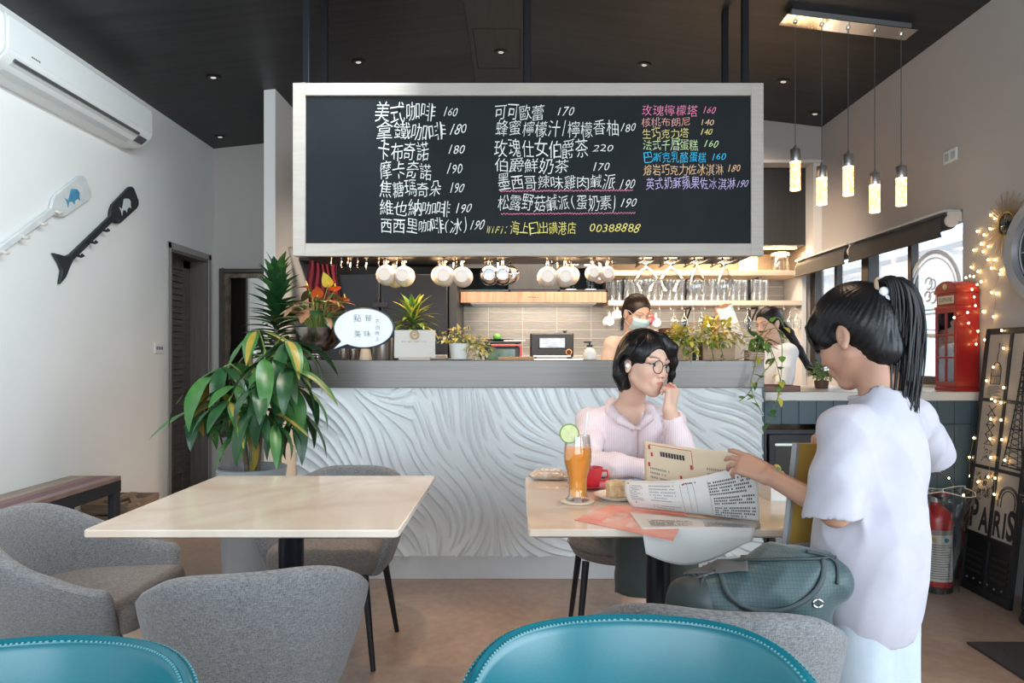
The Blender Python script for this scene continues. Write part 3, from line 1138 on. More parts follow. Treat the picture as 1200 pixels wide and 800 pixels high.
writ = {k: MB() for k in ('coffee_list', 'tea_and_pie_list', 'wifi_note', 'cake_list')}
for (s, xa, xb, ya, yb, cc) in LINES:
    mb = writ['coffee_list' if xb < 570 else 'wifi_note' if cc == 'yellow' else 'cake_list' if xa > 750 else 'tea_and_pie_list']
    handwrite(mb, s, bx_(xa), bx_(xb), bz_(yb), bz_(ya), CHI[cc], (0, 0.0125, 0), (1, 0, 0), (0, 0, 1))
for (xa, xb, y) in ((586, 743, 223.2), (587, 745, 250)):
    pts = []
    k = 0
    x = xa
    while x < xb:
        pts.append((bx_(x), 0.0125, bz_(y + (0.9 if k % 2 else -0.7) + rng.uniform(-0.4, 0.4) - (x - xa) * 0.008)))
        k += 1
        x += rng.uniform(1.2, 2.2)
    writ['tea_and_pie_list'].tube(pts, 0.0025, 5, CHI['pink'])
for k in writ:
    writ[k].build(k, m_chalk, root, flip=False, sharp=0)

# black steel rack behind the board: poles to the ceiling, shelf plate, hook rails
rack = thing('hanging_rack', 'black steel rack hung from the ceiling behind the chalkboard', 'rack', (0, BY, 0))
for px_ in (-1.13, 0.055, 1.222):
    for y in (0.065, 0.415):
        X = px_ if px_ != 0.055 else 0.055 + (0 if y < 0.1 else -0.004)
        MB().box(X - 0.017, X + 0.017, y - 0.017, y + 0.017, 1.75, zceil(X) - (0.036 if abs(X) < 0.1 else 0.0)).build('pole', m_blackpole, rack, bevel=0.002)
MB().box(x0 + 0.02, x1 - 0.02, 0.047, 0.435, 1.737, 1.752).build('shelf_plate', m_blackpole, rack, bevel=0.002)
MB().box(x0 + 0.03, x1 - 0.03, 0.049, 0.062, 1.729, 1.737).build('led_strip', M('warm_led', (1, 0.7, 0.4), 0.5, emit=(1.0, 0.55, 0.22), es=4.0), rack)

m_chrome = M('chrome_hook', (0.62, 0.55, 0.50), 0.15, metal=1.0)
m_mug = M('cream_stoneware', (0.78, 0.70, 0.62), 0.25, c2=(0.74, 0.66, 0.58), ns=6)
m_clear = thin_glass('clear_glass', (0.93, 0.95, 0.96), 0.10)
m_amberglass = thin_glass('smoky_mug_glass', (0.80, 0.72, 0.68), 0.16)


def make_mug(label, loc, mat, r=0.056, L=0.085, group='mugs on the hanging rack', cat='mug'):
    """hung by its handle: base towards us, mouth away"""
    t = thing('mug', label, cat, loc, 0, group)
    pr = [(0.0, 0), (r * 0.50, 0), (r * 0.54, -0.004), (r * 0.62, -0.004), (r * 0.66, 0.002), (r * 0.86, L * 0.25), (r, L * 0.62), (r * 1.02, L), (r * 0.96, L), (r * 0.93, L * 0.62), (r * 0.78, L * 0.2), (0.0, L * 0.1)]
    MB().lathe(pr, axis='y', n=28).build('cup_body', mat, t)
    hp = []
    for k in range(11):
        a = PI * k / 10
        hp.append((0, L * 0.5 - 0.030 * math.cos(a), r * 0.9 + 0.036 * math.sin(a)))
    MB().tube(hp, 0.0062, 8).build('handle', mat, t)
    return t


def hook_group(xc, n=5, w=0.13):
    for i in range(n):
        x = xc - w / 2 + w * i / (n - 1)
        MB()
        pts = []
        for k in range(13):
            a = PI * 1.5 * k / 12 - PI * 0.5
            pts.append((x + 0.010 * math.cos(a + PI / 2) * 0 , 0.10 + (i % 3) * 0.09 - 0.012 * math.cos(a), 1.710 - 0.012 * math.sin(a) - 0.012))
        pts = [(x, 0.10 + (i % 3) * 0.09 + 0.0, 1.738)] + [(x, 0.10 + (i % 3) * 0.09 - 0.012 * math.sin(PI * k / 8 * 1.15), 1.716 - 0.016 + 0.016 * math.cos(PI * k / 8 * 1.15)) for k in range(9)]
        MB().tube(pts, 0.0032, 6).build('hook', m_chrome, rack)


def hp(px, Y):
    return (px - 606) * Y / 800


for c in (410, 462, 530, 583, 654, 704):
    hook_group(hp(c, 3.8), 6 if c < 420 else 5, 0.13 if c > 420 else 0.15)

MUGS = [
    (450, 321, 3.76, 'cream mug on the hanging rack, nearest one of the first pair from the left'),
    (471.5, 322, 3.77, 'cream mug on the hanging rack, right one of the first pair from the left'),
    (460, 324, 3.91, 'cream mug hanging behind the first pair from the left'),
    (519.5, 322, 3.76, 'cream mug on the hanging rack, left one of the second pair'),
    (541, 323, 3.77, 'cream mug on the hanging rack, right one of the second pair'),
    (515, 321, 3.91, 'cream mug hanging behind the left one of the second pair'),
    (642, 323, 3.76, 'cream mug right of the glass mugs, left one of its pair'),
    (663, 323, 3.77, 'cream mug right of the glass mugs, right one of its pair'),
    (669, 321, 3.91, 'cream mug peeping out behind the pair right of the glass mugs')]
for (px, py, Y, lab) in MUGS:
    p = P(px, py, Y)
    make_mug(lab, p, m_mug)
for (px, py, Y, lab) in [(696, 319, 3.78, 'small cream cup at the right end of the hanging mugs, left of three'),
                         (713, 320, 3.76, 'small cream cup at the right end of the hanging mugs, right of three'),
                         (704, 322, 3.90, 'small cream cup at the right end of the hanging mugs, rear of three')]:
    make_mug(lab, P(px, py, Y), m_mug, r=0.043, L=0.065)
for (px, py, Y, lab) in [(573, 321, 3.76, 'clear glass mug hanging between the cream mugs, left one'),
                         (589, 321, 3.78, 'clear glass mug hanging between the cream mugs, middle one'),
                         (598, 320, 3.92, 'clear glass mug hanging between the cream mugs, rear right one')]:
    make_mug(lab, P(px, py, Y), m_amberglass, r=0.054)

# stemmed glasses hanging upside down
m_rail = m_blackpole
for i, (px, wd, lab) in enumerate([(757, 0.072, 'wide stemmed glass hanging upside down, leftmost of the four over the bar'),
                                   (786, 0.074, 'wide stemmed glass hanging upside down, second from left over the bar'),
                                   (816.5, 0.056, 'narrower stemmed glass hanging upside down, third from left over the bar'),
                                   (849, 0.057, 'narrower stemmed glass hanging upside down, rightmost over the bar')]):
    X = hp(px, 3.82)
    t = thing('stemmed_glass', lab, 'glass', (X, 3.82, 1.722), 0, 'stemmed glasses over the bar')
    if wd > 0.06:
        pr = [(0.038, 0.0), (0.036, -0.003), (0.006, -0.010), (0.005, -0.022), (0.012, -0.03), (wd * 0.72, -0.062), (wd, -0.098), (wd * 0.93, -0.125), (wd * 0.70, -0.158)]
    else:
        pr = [(0.034, 0.0), (0.032, -0.003), (0.006, -0.010), (0.005, -0.026), (0.012, -0.036), (wd * 0.62, -0.075), (wd, -0.125), (wd * 0.96, -0.15), (wd * 0.80, -0.185)]
    MB().lathe(pr, n=28, cap1=False).build('bowl', m_clear, t)
    for dx in (-0.028, 0.028):
        MB().box(X + dx - 0.004, X + dx + 0.004, 0.08, 0.40, 1.713, 1.717).box(X + dx - 0.003, X + dx + 0.003, 0.16, 0.17, 1.715, 1.738).box(X + dx - 0.003, X + dx + 0.003, 0.36, 0.37, 1.715, 1.738).build('glass_rail', m_rail, rack)
# ================================================================== kitchen behind the bar
m_cab = M('black_cabinet', (0.018, 0.0185, 0.020), 0.45, c2=(0.024, 0.0245, 0.026), ns=2, nst=(40, 40, 1))
m_cabin = M('cabinet_inside', (0.010, 0.010, 0.011), 0.6)
m_walnut = M('walnut_hood', (0.24, 0.135, 0.085), 0.4, c2=(0.36, 0.215, 0.14), ns=3, nst=(9, 2, 1), nd=5, warp=1.0)
m_pale = M('pale_wood_shelf', (0.64, 0.52, 0.40), 0.5, c2=(0.56, 0.44, 0.33), ns=3, nst=(2, 20, 20))
m_side = M('shelf_side_paint', (0.55, 0.53, 0.51), 0.6)
m_steel2 = M('plain_steel', (0.55, 0.55, 0.55), 0.3, metal=0.9)

bc = thing('back_counter', 'dark back counter along the tiled kitchen wall', 'counter', (0, 5.7, 0))
MB().box(-0.55, 2.495, 0.0, 0.595, 0.1, 0.87).build('cabinets', m_cab, bc, bevel=0.003)
MB().box(-0.55, 2.495, -0.02, 0.595, 0.87, 0.90).build('worktop', M('dark_worktop', (0.10, 0.10, 0.10), 0.3), bc, bevel=0.002)
MB().box(-0.53, 2.48, 0.04, 0.5, 0.0, 0.1).build('plinth', m_cabin, bc)

# wall cabinets over the hood with two open niches
wc = thing('wall_cabinet', 'black wall cabinet with open niches over the wooden hood', 'cabinet', (0, 5.85, 0))
mb = MB()
zb, zt = 1.742, 2.62
for x in (-0.592, -0.075, 0.350, 0.760):
    mb.box(x, x + 0.018, 0, 0.445, zb, zt)
mb.box(-0.592, 0.778, 0, 0.445, zb, zb + 0.020)
mb.box(-0.592, 0.778, 0, 0.445, zt - 0.02, zt)
mb.box(-0.574, 0.760, 0.43, 0.445, zb, zt)
mb.build('carcass', m_cab, wc, bevel=0.001)
for (a, b_) in ((-0.574, -0.075), (0.368, 0.760)):
    MB().box(a, b_, 0.01, 0.43, 1.948, 1.962).build('shelf', m_cab, wc)
MB().box(-0.057, 0.350, -0.005, 0.014, zb + 0.021, zt - 0.021).build('door', M('cabinet_door_black', (0.026, 0.027, 0.030), 0.4, c2=(0.034, 0.035, 0.038), ns=2, nst=(40, 40, 1)), wc, bevel=0.001)

hd = thing('range_hood', 'walnut-fronted range hood under the black wall cabinet', 'hood', (0, 5.83, 0))
MB().box(-0.483, 0.762, 0, 0.018, 1.648, 1.740).build('wood_front', m_walnut, hd, bevel=0.002)
MB().box(-0.478, 0.757, 0.018, 0.44, 1.652, 1.740).build('housing', m_cab, hd)
MB().box(-0.40, 0.68, 0.03, 0.40, 1.640, 1.652).build('filter_plate', m_steel2, hd)
mb = MB()
for k in range(5):
    mb.box(0.095 + k * 0.018, 0.105 + k * 0.018, -0.001, 0.001, 1.690, 1.698)
mb.build('badge_marks', M('badge_dark', (0.04, 0.02, 0.015), 0.5), hd)

# items in the niches
m_white = M('white_ceramic', (0.82, 0.81, 0.78), 0.2)
m_tealc = M('teal_ceramic', (0.03, 0.22, 0.22), 0.25)
t = thing('plate', 'teal plate in the left niche of the black wall cabinet', 'plate', (-0.23, 5.98, 1.762))
MB().lathe([(0.05, 0.0), (0.055, 0.004), (0.115, 0.014), (0.118, 0.017), (0.10, 0.012), (0.0, 0.008)], n=32).build('dish', m_tealc, t)
for i, (px, lab) in enumerate([(668.5, 'white cup on the upper shelf of the right-hand niche, left one'), (689, 'white cup on the upper shelf of the right-hand niche, right one')]):
    t = thing('cup', lab, 'cup', (hp(px, 5.98), 5.98, 1.962), 0, 'white cups in the right-hand niche')
    MB().lathe([(0.028, 0), (0.030, 0.004), (0.045, 0.05), (0.048, 0.10), (0.044, 0.10), (0.040, 0.05), (0.0, 0.012)], n=24).build('cup_body', m_white, t)
    MB().tube([(0.046, 0, 0.085), (0.068, 0, 0.08), (0.072, 0, 0.05), (0.062, 0, 0.028), (0.042, 0, 0.025)], 0.006, 7).build('handle', m_white, t)
for px, lab in ((669, 'glass jar on a white base in the right-hand niche, left one'), (692, 'glass jar on a white base in the right-hand niche, right one')):
    t = thing('glass_jar', lab, 'jar', (hp(px, 5.98), 5.98, 1.762), 0, 'glass jars in the niche')
    MB().lathe([(0.055, 0), (0.057, 0.003), (0.057, 0.010), (0.050, 0.014)], n=28).build('base', m_white, t)
    MB().lathe([(0.042, 0.014), (0.044, 0.12), (0.04, 0.135), (0.0, 0.140)], n=24).build('jar_body', m_clear, t)

# tall black fridge, post, curtain
fg = thing('refrigerator', 'tall black two-door refrigerator behind the bar at the left', 'refrigerator', (-1.04, 5.5, 0))
m_fr = M('black_steel', (0.022, 0.023, 0.026), 0.36, metal=0.55)
MB().box(-0.475, 0.475, 0.05, 0.70, 0.03, 1.85).build('body', m_fr, fg, bevel=0.004)
for (a, b_) in ((-0.478, -0.068), (-0.062, 0.478)):
    d = MB().box(a, b_, 0, 0.048, 0.06, 1.853).build('door', m_fr, fg, bevel=0.006)
    MB().box((b_ - 0.026) if a < -0.3 else (a + 0.006), (b_ - 0.006) if a < -0.3 else (a + 0.026), -0.012, 0.001, 0.75, 1.66).build('handle', m_fr, d, bevel=0.003)
MB().box(-0.125, 0.0, -0.016, 0.0, 1.585, 1.625).build('control_panel', m_black, fg, bevel=0.002)
struct(MB().box(-0.556, -0.492, 5.58, 6.3, 0, 2.8).build('trim_6', m_cab, bevel=0.002))
oc = thing('overhead_cabinet', 'dark overhead cabinet above the black refrigerator', 'cabinet', (-1.212, 5.7, 1.99))
MB().box(-0.610, 0.610, 0.02, 0.6, 0, 0.8).build('carcass', m_cab, oc)
for a in (-0.609, 0.001):
    MB().box(a, a + 0.607, 0, 0.02, 0.003, 0.797).build('door', m_cab, oc, bevel=0.002)
MB().box(-0.605, 0.605, 0.40, 0.595, -0.13, 0.0).build('back_panel', M('niche_back_paint', (0.16, 0.15, 0.14), 0.6), oc)
mb = MB()
mb.grid(lambda u, v: Vector((-1.67 + 0.24 * u + 0.012 * math.sin(9 * v + 5 * u), 5.44 + 0.022 * math.sin(u * 34 + 0.8 * v), 1.50 + v * 0.55)), 60, 14)
cu = mb.build('curtain', M('crimson_cloth', (0.16, 0.014, 0.028), 0.9, bump=0.2, bs=300), thick=0.004)
tag(cu, 'dark red curtain hanging between the partition and the refrigerator', 'curtain')
MB().tube([(-1.824, 5.44, 2.055), (-1.38, 5.44, 2.055)], 0.009, 8).build('curtain_rod', m_chrome, cu)

# right-hand shelves
ws = thing('upper_cabinet', 'black upper cabinet over the pale wood shelf at the right', 'cabinet', (1.605, 5.75, 2.127))
MB().box(-0.825, 0.825, 0.0, 0.545, 0.0, 0.645).build('carcass', m_cab, ws, bevel=0.002)
MB().box(-0.80, 0.80, 0.12, 0.16, -0.010, 0.0).build('led_strip', M('shelf_led', (1, 0.8, 0.6), 0.5, emit=(1.0, 0.74, 0.46), es=14), ws)
sh = thing('wall_shelf', 'pale two-tier wall shelf unit on the kitchen wall at the right', 'shelf', (0, 5.89, 0))
MB().box(0.785, 2.458, 0, 0.405, 1.888, 1.930).build('upper_board', m_pale, sh, bevel=0.002)
MB().box(0.785, 2.458, 0, 0.405, 1.630, 1.672).build('lower_board', m_pale, sh, bevel=0.002)
MB().box(0.785, 2.458, 0.392, 0.405, 1.930, 2.127).build('back_panel', m_pale, sh)
MB().box(2.458, 2.496, 0, 0.405, 0.91, 1.930).build('side_panel', m_side, sh, bevel=0.002)
for px in (735, 812, 891):
    X = hp(px, 6.0)
    for zt in (1.888, 1.630):
        MB().box(X - 0.012, X + 0.012, 0.385, 0.40, zt - 0.20, zt).box(X - 0.012, X + 0.012, 0.12, 0.40, zt - 0.014, zt - 0.0005).tube([(X, 0.39, zt - 0.16), (X, 0.30, zt - 0.09), (X, 0.18, zt - 0.012)], 0.009, 6).build('bracket', m_darkmetal, sh)
for k in range(17):
    X = 0.84 + k * 0.098
    MB().tube([(X, 0.03, 1.632), (X, 0.03, 1.606), (X, 0.022, 1.594), (X, 0.010, 1.594), (X, 0.004, 1.604)], 0.0035, 5).build('cup_hook', m_white, sh)

# tumblers on the lower board
tb = thing('tumbler', 'clear tall tumbler in the row on the lower kitchen shelf', 'glass', (0.84, 6.0, 1.6725), 0, 'tumblers on the lower kitchen shelf')
MB().lathe([(0.022, 0), (0.0235, 0.002), (0.0285, 0.19), (0.0275, 0.19), (0.0225, 0.012), (0.0, 0.010)], n=18).build('tumbler_body', thin_glass('tumbler_glass', (0.97, 0.985, 0.995), 0.10, 0.15, 0.22), tb)
for k in range(1, 23):
    dup(tb, (0.84 + k * 0.0615, 6.0 + 0.03 * math.sin(k * 2.1), 1.6725))
# jars on the upper board
t = thing('storage_jar', 'large glass jar with a wooden lid on the upper shelf', 'jar', (hp(914, 6.02), 6.02, 1.9305))
MB().lathe([(0.07, 0), (0.076, 0.006), (0.076, 0.12), (0.068, 0.135), (0.066, 0.14)], n=28).build('jar_body', m_clear, t)
MB().lathe([(0.070, 0.140), (0.078, 0.143), (0.078, 0.163), (0.072, 0.168)], n=28).build('lid', m_pale, t)
t = thing('storage_jar', 'pale frosted jar next to the wooden-lidded jar on the upper shelf', 'jar', (hp(877, 6.02), 6.02, 1.9305))
MB().lathe([(0.07, 0), (0.078, 0.006), (0.078, 0.12), (0.07, 0.13), (0.0, 0.132)], n=28).build('jar_body', M('frosted_jar', (0.80, 0.70, 0.58), 0.3), t)
# mugs and wine glasses on the hooks below
m_red = M('red_ceramic', (0.55, 0.03, 0.04), 0.25)
for (px, py, mat, lab, r) in [(714.5, 377, m_white, 'white mug on a hook left of the masked barista', 0.050), (724, 369, m_white, 'white patterned mug hanging just behind the masked barista', 0.046),
                             (756, 378, m_white, 'white mug on a hook right behind the face mask', 0.046), (769.5, 378.5, m_white, 'white mug on a hook right of the red mug', 0.050), (763, 374, m_red, 'red mug on a hook between two white mugs', 0.046)]:
    make_mug(lab, P(px, py, 5.90), mat, r=r, L=0.075, group='mugs under the kitchen shelf')
for (px, lab) in ((790, 'small wine glass hanging under the lower shelf, leftmost'), (802, 'small wine glass hanging under the lower shelf, second from left'), (822, 'small wine glass hanging under the lower shelf, third from left'),
                  (876, 'small wine glass hanging under the lower shelf, left of the ponytailed worker'), (926, 'small wine glass hanging under the lower shelf, right of the ponytailed worker'), (934, 'small wine glass hanging under the lower shelf, rightmost')):
    t = thing('wine_glass', lab, 'glass', (hp(px, 5.92), 5.92, 1.612), 0, 'wine glasses under the kitchen shelf')
    MB().lathe([(0.03, 0.0), (0.029, -0.003), (0.005, -0.008), (0.004, -0.07), (0.012, -0.08), (0.034, -0.11), (0.038, -0.14), (0.030, -0.18)], n=18, cap1=False).build('bowl', m_clear, t)

# toaster oven on a steel box
st = thing('steel_box', 'low steel appliance under the black toaster oven', 'appliance', (0.34, 5.76, 0.90))
MB().box(-0.27, 0.27, 0.0, 0.45, 0.0, 0.27).build('housing', m_steel2, st, bevel=0.006)
MB().box(-0.25, 0.25, -0.004, 0.0, 0.03, 0.24).build('door', m_black, st)
to = thing('toaster_oven', 'black toaster oven with a window and orange knob by the tiles', 'oven', (hp(647, 5.78), 5.78, 1.1705))
MB().box(-0.183, 0.183, 0.0, 0.30, 0.012, 0.218).build('body', m_black, to, bevel=0.012, seg=3)
mb = MB()
mb.box(-0.115, 0.118, -0.004, 0.002, 0.085, 0.18)
f_ = mb.build('window_frame', m_darkmetal, to, bevel=0.004)
MB().box(-0.105, 0.108, -0.006, -0.003, 0.093, 0.172).build('window', M('oven_window', (0.30, 0.31, 0.32), 0.12, metal=0.4, c2=(0.16, 0.16, 0.17), ns=9, nst=(1, 1, 4)), f_)
MB().lathe([(0.02, 0), (0.02, -0.016), (0.017, -0.02)], (0.142, -0.001, 0.055), axis='y', n=20).build('knob', m_black, to)
MB().lathe([(0.026, -0.002), (0.026, -0.004), (0.021, -0.004), (0.021, -0.002)], (0.142, 0, 0.055), axis='y', n=20, cap0=False, cap1=False).build('knob_ring', M('orange_ring', (0.85, 0.28, 0.03), 0.4, emit=(1, 0.3, 0.02), es=0.4), to)
MB().box(-0.16, 0.16, -0.012, 0.0, 0.012, 0.026).build('door_handle', m_steel2, to, bevel=0.003)
MB().lathe([(0.014, 0.217), (0.014, 0.232), (0.02, 0.234), (0.02, 0.24)], (0.115, 0.10, 0), n=16).build('water_cap', m_black, to)
for sx in (-1, 1):
    MB().box(sx * 0.15 - 0.02, sx * 0.15 + 0.02, 0.03, 0.07, 0, 0.013).build('foot', m_black, to)

# contact grill with a dark tray, plate and lime on top
gr = thing('contact_grill', 'black contact grill with red trim left of the toaster oven', 'grill', (hp(590, 5.80), 5.80, 0.90))
MB().box(-0.16, 0.14, 0, 0.30, 0.0, 0.375).build('body', m_black, gr, bevel=0.01)
MB().box(-0.13, 0.10, -0.006, 0.0, 0.245, 0.35).build('front_glass', M('dark_green_glass', (0.02, 0.05, 0.055), 0.1, c2=(0.05, 0.09, 0.05), ns=14), gr)
mb = MB()
mb.tube([(-0.10, -0.012, 0.385), (0.13, -0.012, 0.385), (0.150, -0.012, 0.37), (0.150, -0.012, 0.24)], 0.006, 8)
mb.build('red_trim', m_red, gr)
MB().box(-0.165, 0.15, -0.01, 0.31, 0.40, 0.418).box(-0.14, -0.12, 0.02, 0.04, 0.375, 0.40).box(0.10, 0.12, 0.02, 0.04, 0.375, 0.40).box(-0.14, -0.12, 0.25, 0.27, 0.375, 0.40).box(0.10, 0.12, 0.25, 0.27, 0.375, 0.40).build('top_tray', m_darkmetal, gr, bevel=0.004)
t = thing('plate', 'teal plate with a lime on top of the contact grill', 'plate', (hp(586, 5.85) - 0.01, 5.93, 1.319))
MB().lathe([(0.06, 0.0), (0.07, 0.004), (0.128, 0.016), (0.130, 0.019), (0.11, 0.014), (0.0, 0.009)], n=32).build('dish', m_tealc, t)
t = tag(MB().ell((0, 0, 0.031), (0.036, 0.033, 0.031), 18, 12).lathe([(0.0, 0.060), (0.005, 0.061), (0.004, 0.068), (0.0, 0.069)], n=8).build('lime', M('lime_skin', (0.055, 0.16, 0.02), 0.4, c2=(0.09, 0.24, 0.03), ns=20, bump=0.2, bs=300)), 'whole green lime sitting on the teal plate by the grill', 'fruit')
t.location = (hp(583, 5.9) - 0.005, 5.93, 1.3275)
t = tag(MB().box(-0.09, 0.09, -0.012, 0.012, 0.0, 0.010, rz=R(8)).lathe([(0.0, -0.0), (0.012, 0.0), (0.012, 0.02), (0.0, 0.02)], (0.095, 0.012, 0.0), n=12).build('knife_handle_tool', m_steel2), 'steel utensil lying on the tray beside the lime', 'utensil')
t.location = (hp(600, 5.9) + 0.02, 5.83, 1.319)
t.name = 'utensil'
# ================================================================== plants
def leaf(mb, base, d, up, L, W, droop=0.6, fold=0.25, n=8, shape=1.0, mi=0, tipw=1.0, wav=0.0, mid=None):
    """one blade: midrib leaves base along d and bends down; folded along the rib"""
    base, d, up = Vector(base), Vector(d).normalized(), Vector(up)
    side = d.cross(up)
    if side.length < 1e-4:
        side = d.cross(Vector((1, 0.2, 0)))
    side.normalize()
    nrm = side.cross(d).normalized()
    pts, p = [], base.copy()
    a = 0.0
    vs = []
    for i in range(n + 1):
        t = i / n
        dirv = d * math.cos(a) - nrm * math.sin(a)
        nn = nrm * math.cos(a) + d * math.sin(a)
        w_ = W * 0.5 * (math.sin(PI * min(1, t ** shape)) ** 0.85) * (1 if t < 0.5 else tipw + (1 - tipw) * (1 - (t - .5) * 2)) + 0.0006
        wv_ = wav * math.sin(t * 14) * w_
        e1 = p + side * w_ + nn * (fold * w_ + wv_)
        e2 = p - side * w_ + nn * (fold * w_ - wv_)
        m1 = p + side * w_ * 0.5 + nn * (fold * w_ * 0.35)
        m2 = p - side * w_ * 0.5 + nn * (fold * w_ * 0.35)
        vs += [e1, m1, p.copy(), m2, e2]
        p = p + dirv * (L / n)
        a += droop / n
    fs, ms = [], []
    for i in range(n):
        for k in range(4):
            fs.append((i * 5 + k, i * 5 + k + 1, (i + 1) * 5 + k + 1, (i + 1) * 5 + k))
    if mid is None:
        mb.add(vs, fs, mi)
    else:
        k0 = len(mb.v)
        mb.v += [tuple(q) for q in vs]
        for i in range(n):
            for k in range(4):
                mb.f.append(tuple(k0 + j for j in fs[i * 4 + k]))
                mb.m.append(mid if k in (1, 2) else mi)


def leafmat(name, a, b, ns=14, rough=0.35, bump=0.25):
    m = M(name, a, rough, c2=b, ns=ns, nst=(1, 1, 1), bump=bump, bs=60, spec=0.5)
    m.node_tree.nodes['Principled BSDF'].inputs['Subsurface Weight'].default_value = 0.0
    return m


g_dark = leafmat('leaf_dark_green', (0.010, 0.045, 0.014), (0.022, 0.085, 0.026))
g_mid = leafmat('leaf_mid_green', (0.030, 0.115, 0.026), (0.058, 0.175, 0.040))
g_lite = leafmat('leaf_light_green', (0.10, 0.22, 0.030), (0.18, 0.34, 0.06))
g_yel = leafmat('leaf_yellow_green', (0.55, 0.50, 0.05), (0.80, 0.66, 0.12))
g_cream = leafmat('leaf_cream', (0.78, 0.66, 0.30), (0.90, 0.80, 0.50))
g_ochre = leafmat('leaf_ochre', (0.42, 0.28, 0.05), (0.30, 0.24, 0.04))
g_bronze = leafmat('leaf_bronze', (0.30, 0.13, 0.06), (0.42, 0.22, 0.12))
m_stem = M('green_stem', (0.16, 0.24, 0.05), 0.6)
m_trunk = M('bark', (0.13, 0.10, 0.07), 0.85, c2=(0.20, 0.16, 0.11), ns=20, nst=(1, 1, 4), bump=0.5)
m_soil = M('soil', (0.030, 0.022, 0.016), 0.95, c2=(0.06, 0.045, 0.03), ns=60, bump=0.8)
m_pot = M('grey_planter', (0.34, 0.36, 0.38), 0.45, c2=(0.28, 0.30, 0.32), ns=6)
rg = random.Random(21)


def rv(a, b):
    return rg.uniform(a, b)


# money tree in the tall grey planter
t = thing('money_tree', 'big money tree with drooping fingered leaves in a tall grey planter', 'plant', (-1.27, 3.27, 0))
MB().lathe([(0.115, 0), (0.125, 0.01), (0.155, 0.62), (0.160, 0.665), (0.150, 0.668), (0.142, 0.64), (0.142, 0.60)], n=36, cap1=False).build('planter', m_pot, t)
MB().lathe([(0.0, 0.625), (0.143, 0.620)], n=24, cap0=False, cap1=False).build('soil', m_soil, t)
tr = MB()
fo = MB()
tops = []
for (dx, dy, h) in ((0.0, 0.0, 1.02), (0.045, 0.02, 1.15), (-0.04, -0.01, 0.92), (0.02, -0.04, 0.82)):
    pts = [(dx * 0.4, dy * 0.4, 0.61), (dx * 0.8, dy, 0.61 + (h - 0.61) * 0.5), (dx * 1.4, dy * 1.2, h)]
    tr.tube(pts, [0.016, 0.013, 0.008], 8)
    tops.append(Vector(pts[-1]))
tr.build('trunk', m_trunk, t)
pet = MB()
base = Vector((-1.27, 3.27, 0))
HUBS = [(248, 441, 3.15, 0.30, 0), (337, 399, 3.10, 0.31, 3), (300, 388, 3.32, 0.25, 1), (318, 443, 3.05, 0.32, 1), (343, 452, 3.12, 0.30, 2), (280, 425, 3.35, 0.26, 1),
        (268, 470, 3.02, 0.27, 2), (300, 476, 3.0, 0.28, 1), (352, 482, 3.16, 0.25, 0), (262, 430, 3.2, 0.24, 0), (310, 420, 3.02, 0.28, 0), (276, 452, 3.1, 0.27, 0), (338, 430, 3.02, 0.29, 0), (304, 452, 2.98, 0.30, 0), (255, 462, 3.3, 0.26, 0), (330, 420, 3.36, 0.26, 1), (235, 478, 3.25, 0.25, 2), (322, 496, 2.98, 0.22, 0), (290, 500, 3.2, 0.24, 1), (348, 410, 3.3, 0.22, 0)]
for hi, (px, py, Y, LL, var) in enumerate(HUBS):
    h = P(px, py, Y) - base
    tp = min(tops, key=lambda q: (q - h).length)
    midp = (tp + h) / 2 + Vector((0, 0, 0.05))
    pet.tube([tp, tp.lerp(midp, 0.5) + Vector((0, 0, .02)), midp, midp.lerp(h, 0.5) + Vector((0, 0, 0.02)), h], [0.005, 0.0045, 0.004, 0.004, 0.0035], 6)
    out = Vector((h.x, h.y, 0))
    n_ = rg.choice((6, 7, 7))
    a0 = rv(0, 6.28)
    for k in range(n_):
        a = a0 + 2 * PI * k / n_ + rv(-0.2, 0.2)
        el = rv(-0.95, -0.05)
        d = Vector((math.cos(a) * math.cos(el), math.sin(a) * math.cos(el), math.sin(el)))
        L_ = LL * rv(0.75, 1.1)
        r_ = rg.random()
        mi = 0 if r_ < 0.50 else (1 if r_ < 0.88 else (3 if r_ < 0.975 else 2))
        leaf(fo, h, d, (0, 0, 1), L_, L_ * rv(0.20, 0.265), droop=rv(0.6, 1.5), fold=0.18, n=10, shape=0.78, mi=mi, wav=0.06, mid=None if mi != 3 else 2)
pet.build('petioles', m_stem, t)
fo.build('foliage', [g_dark, g_mid, g_ochre, g_mid], t, flip=False, sharp=0)

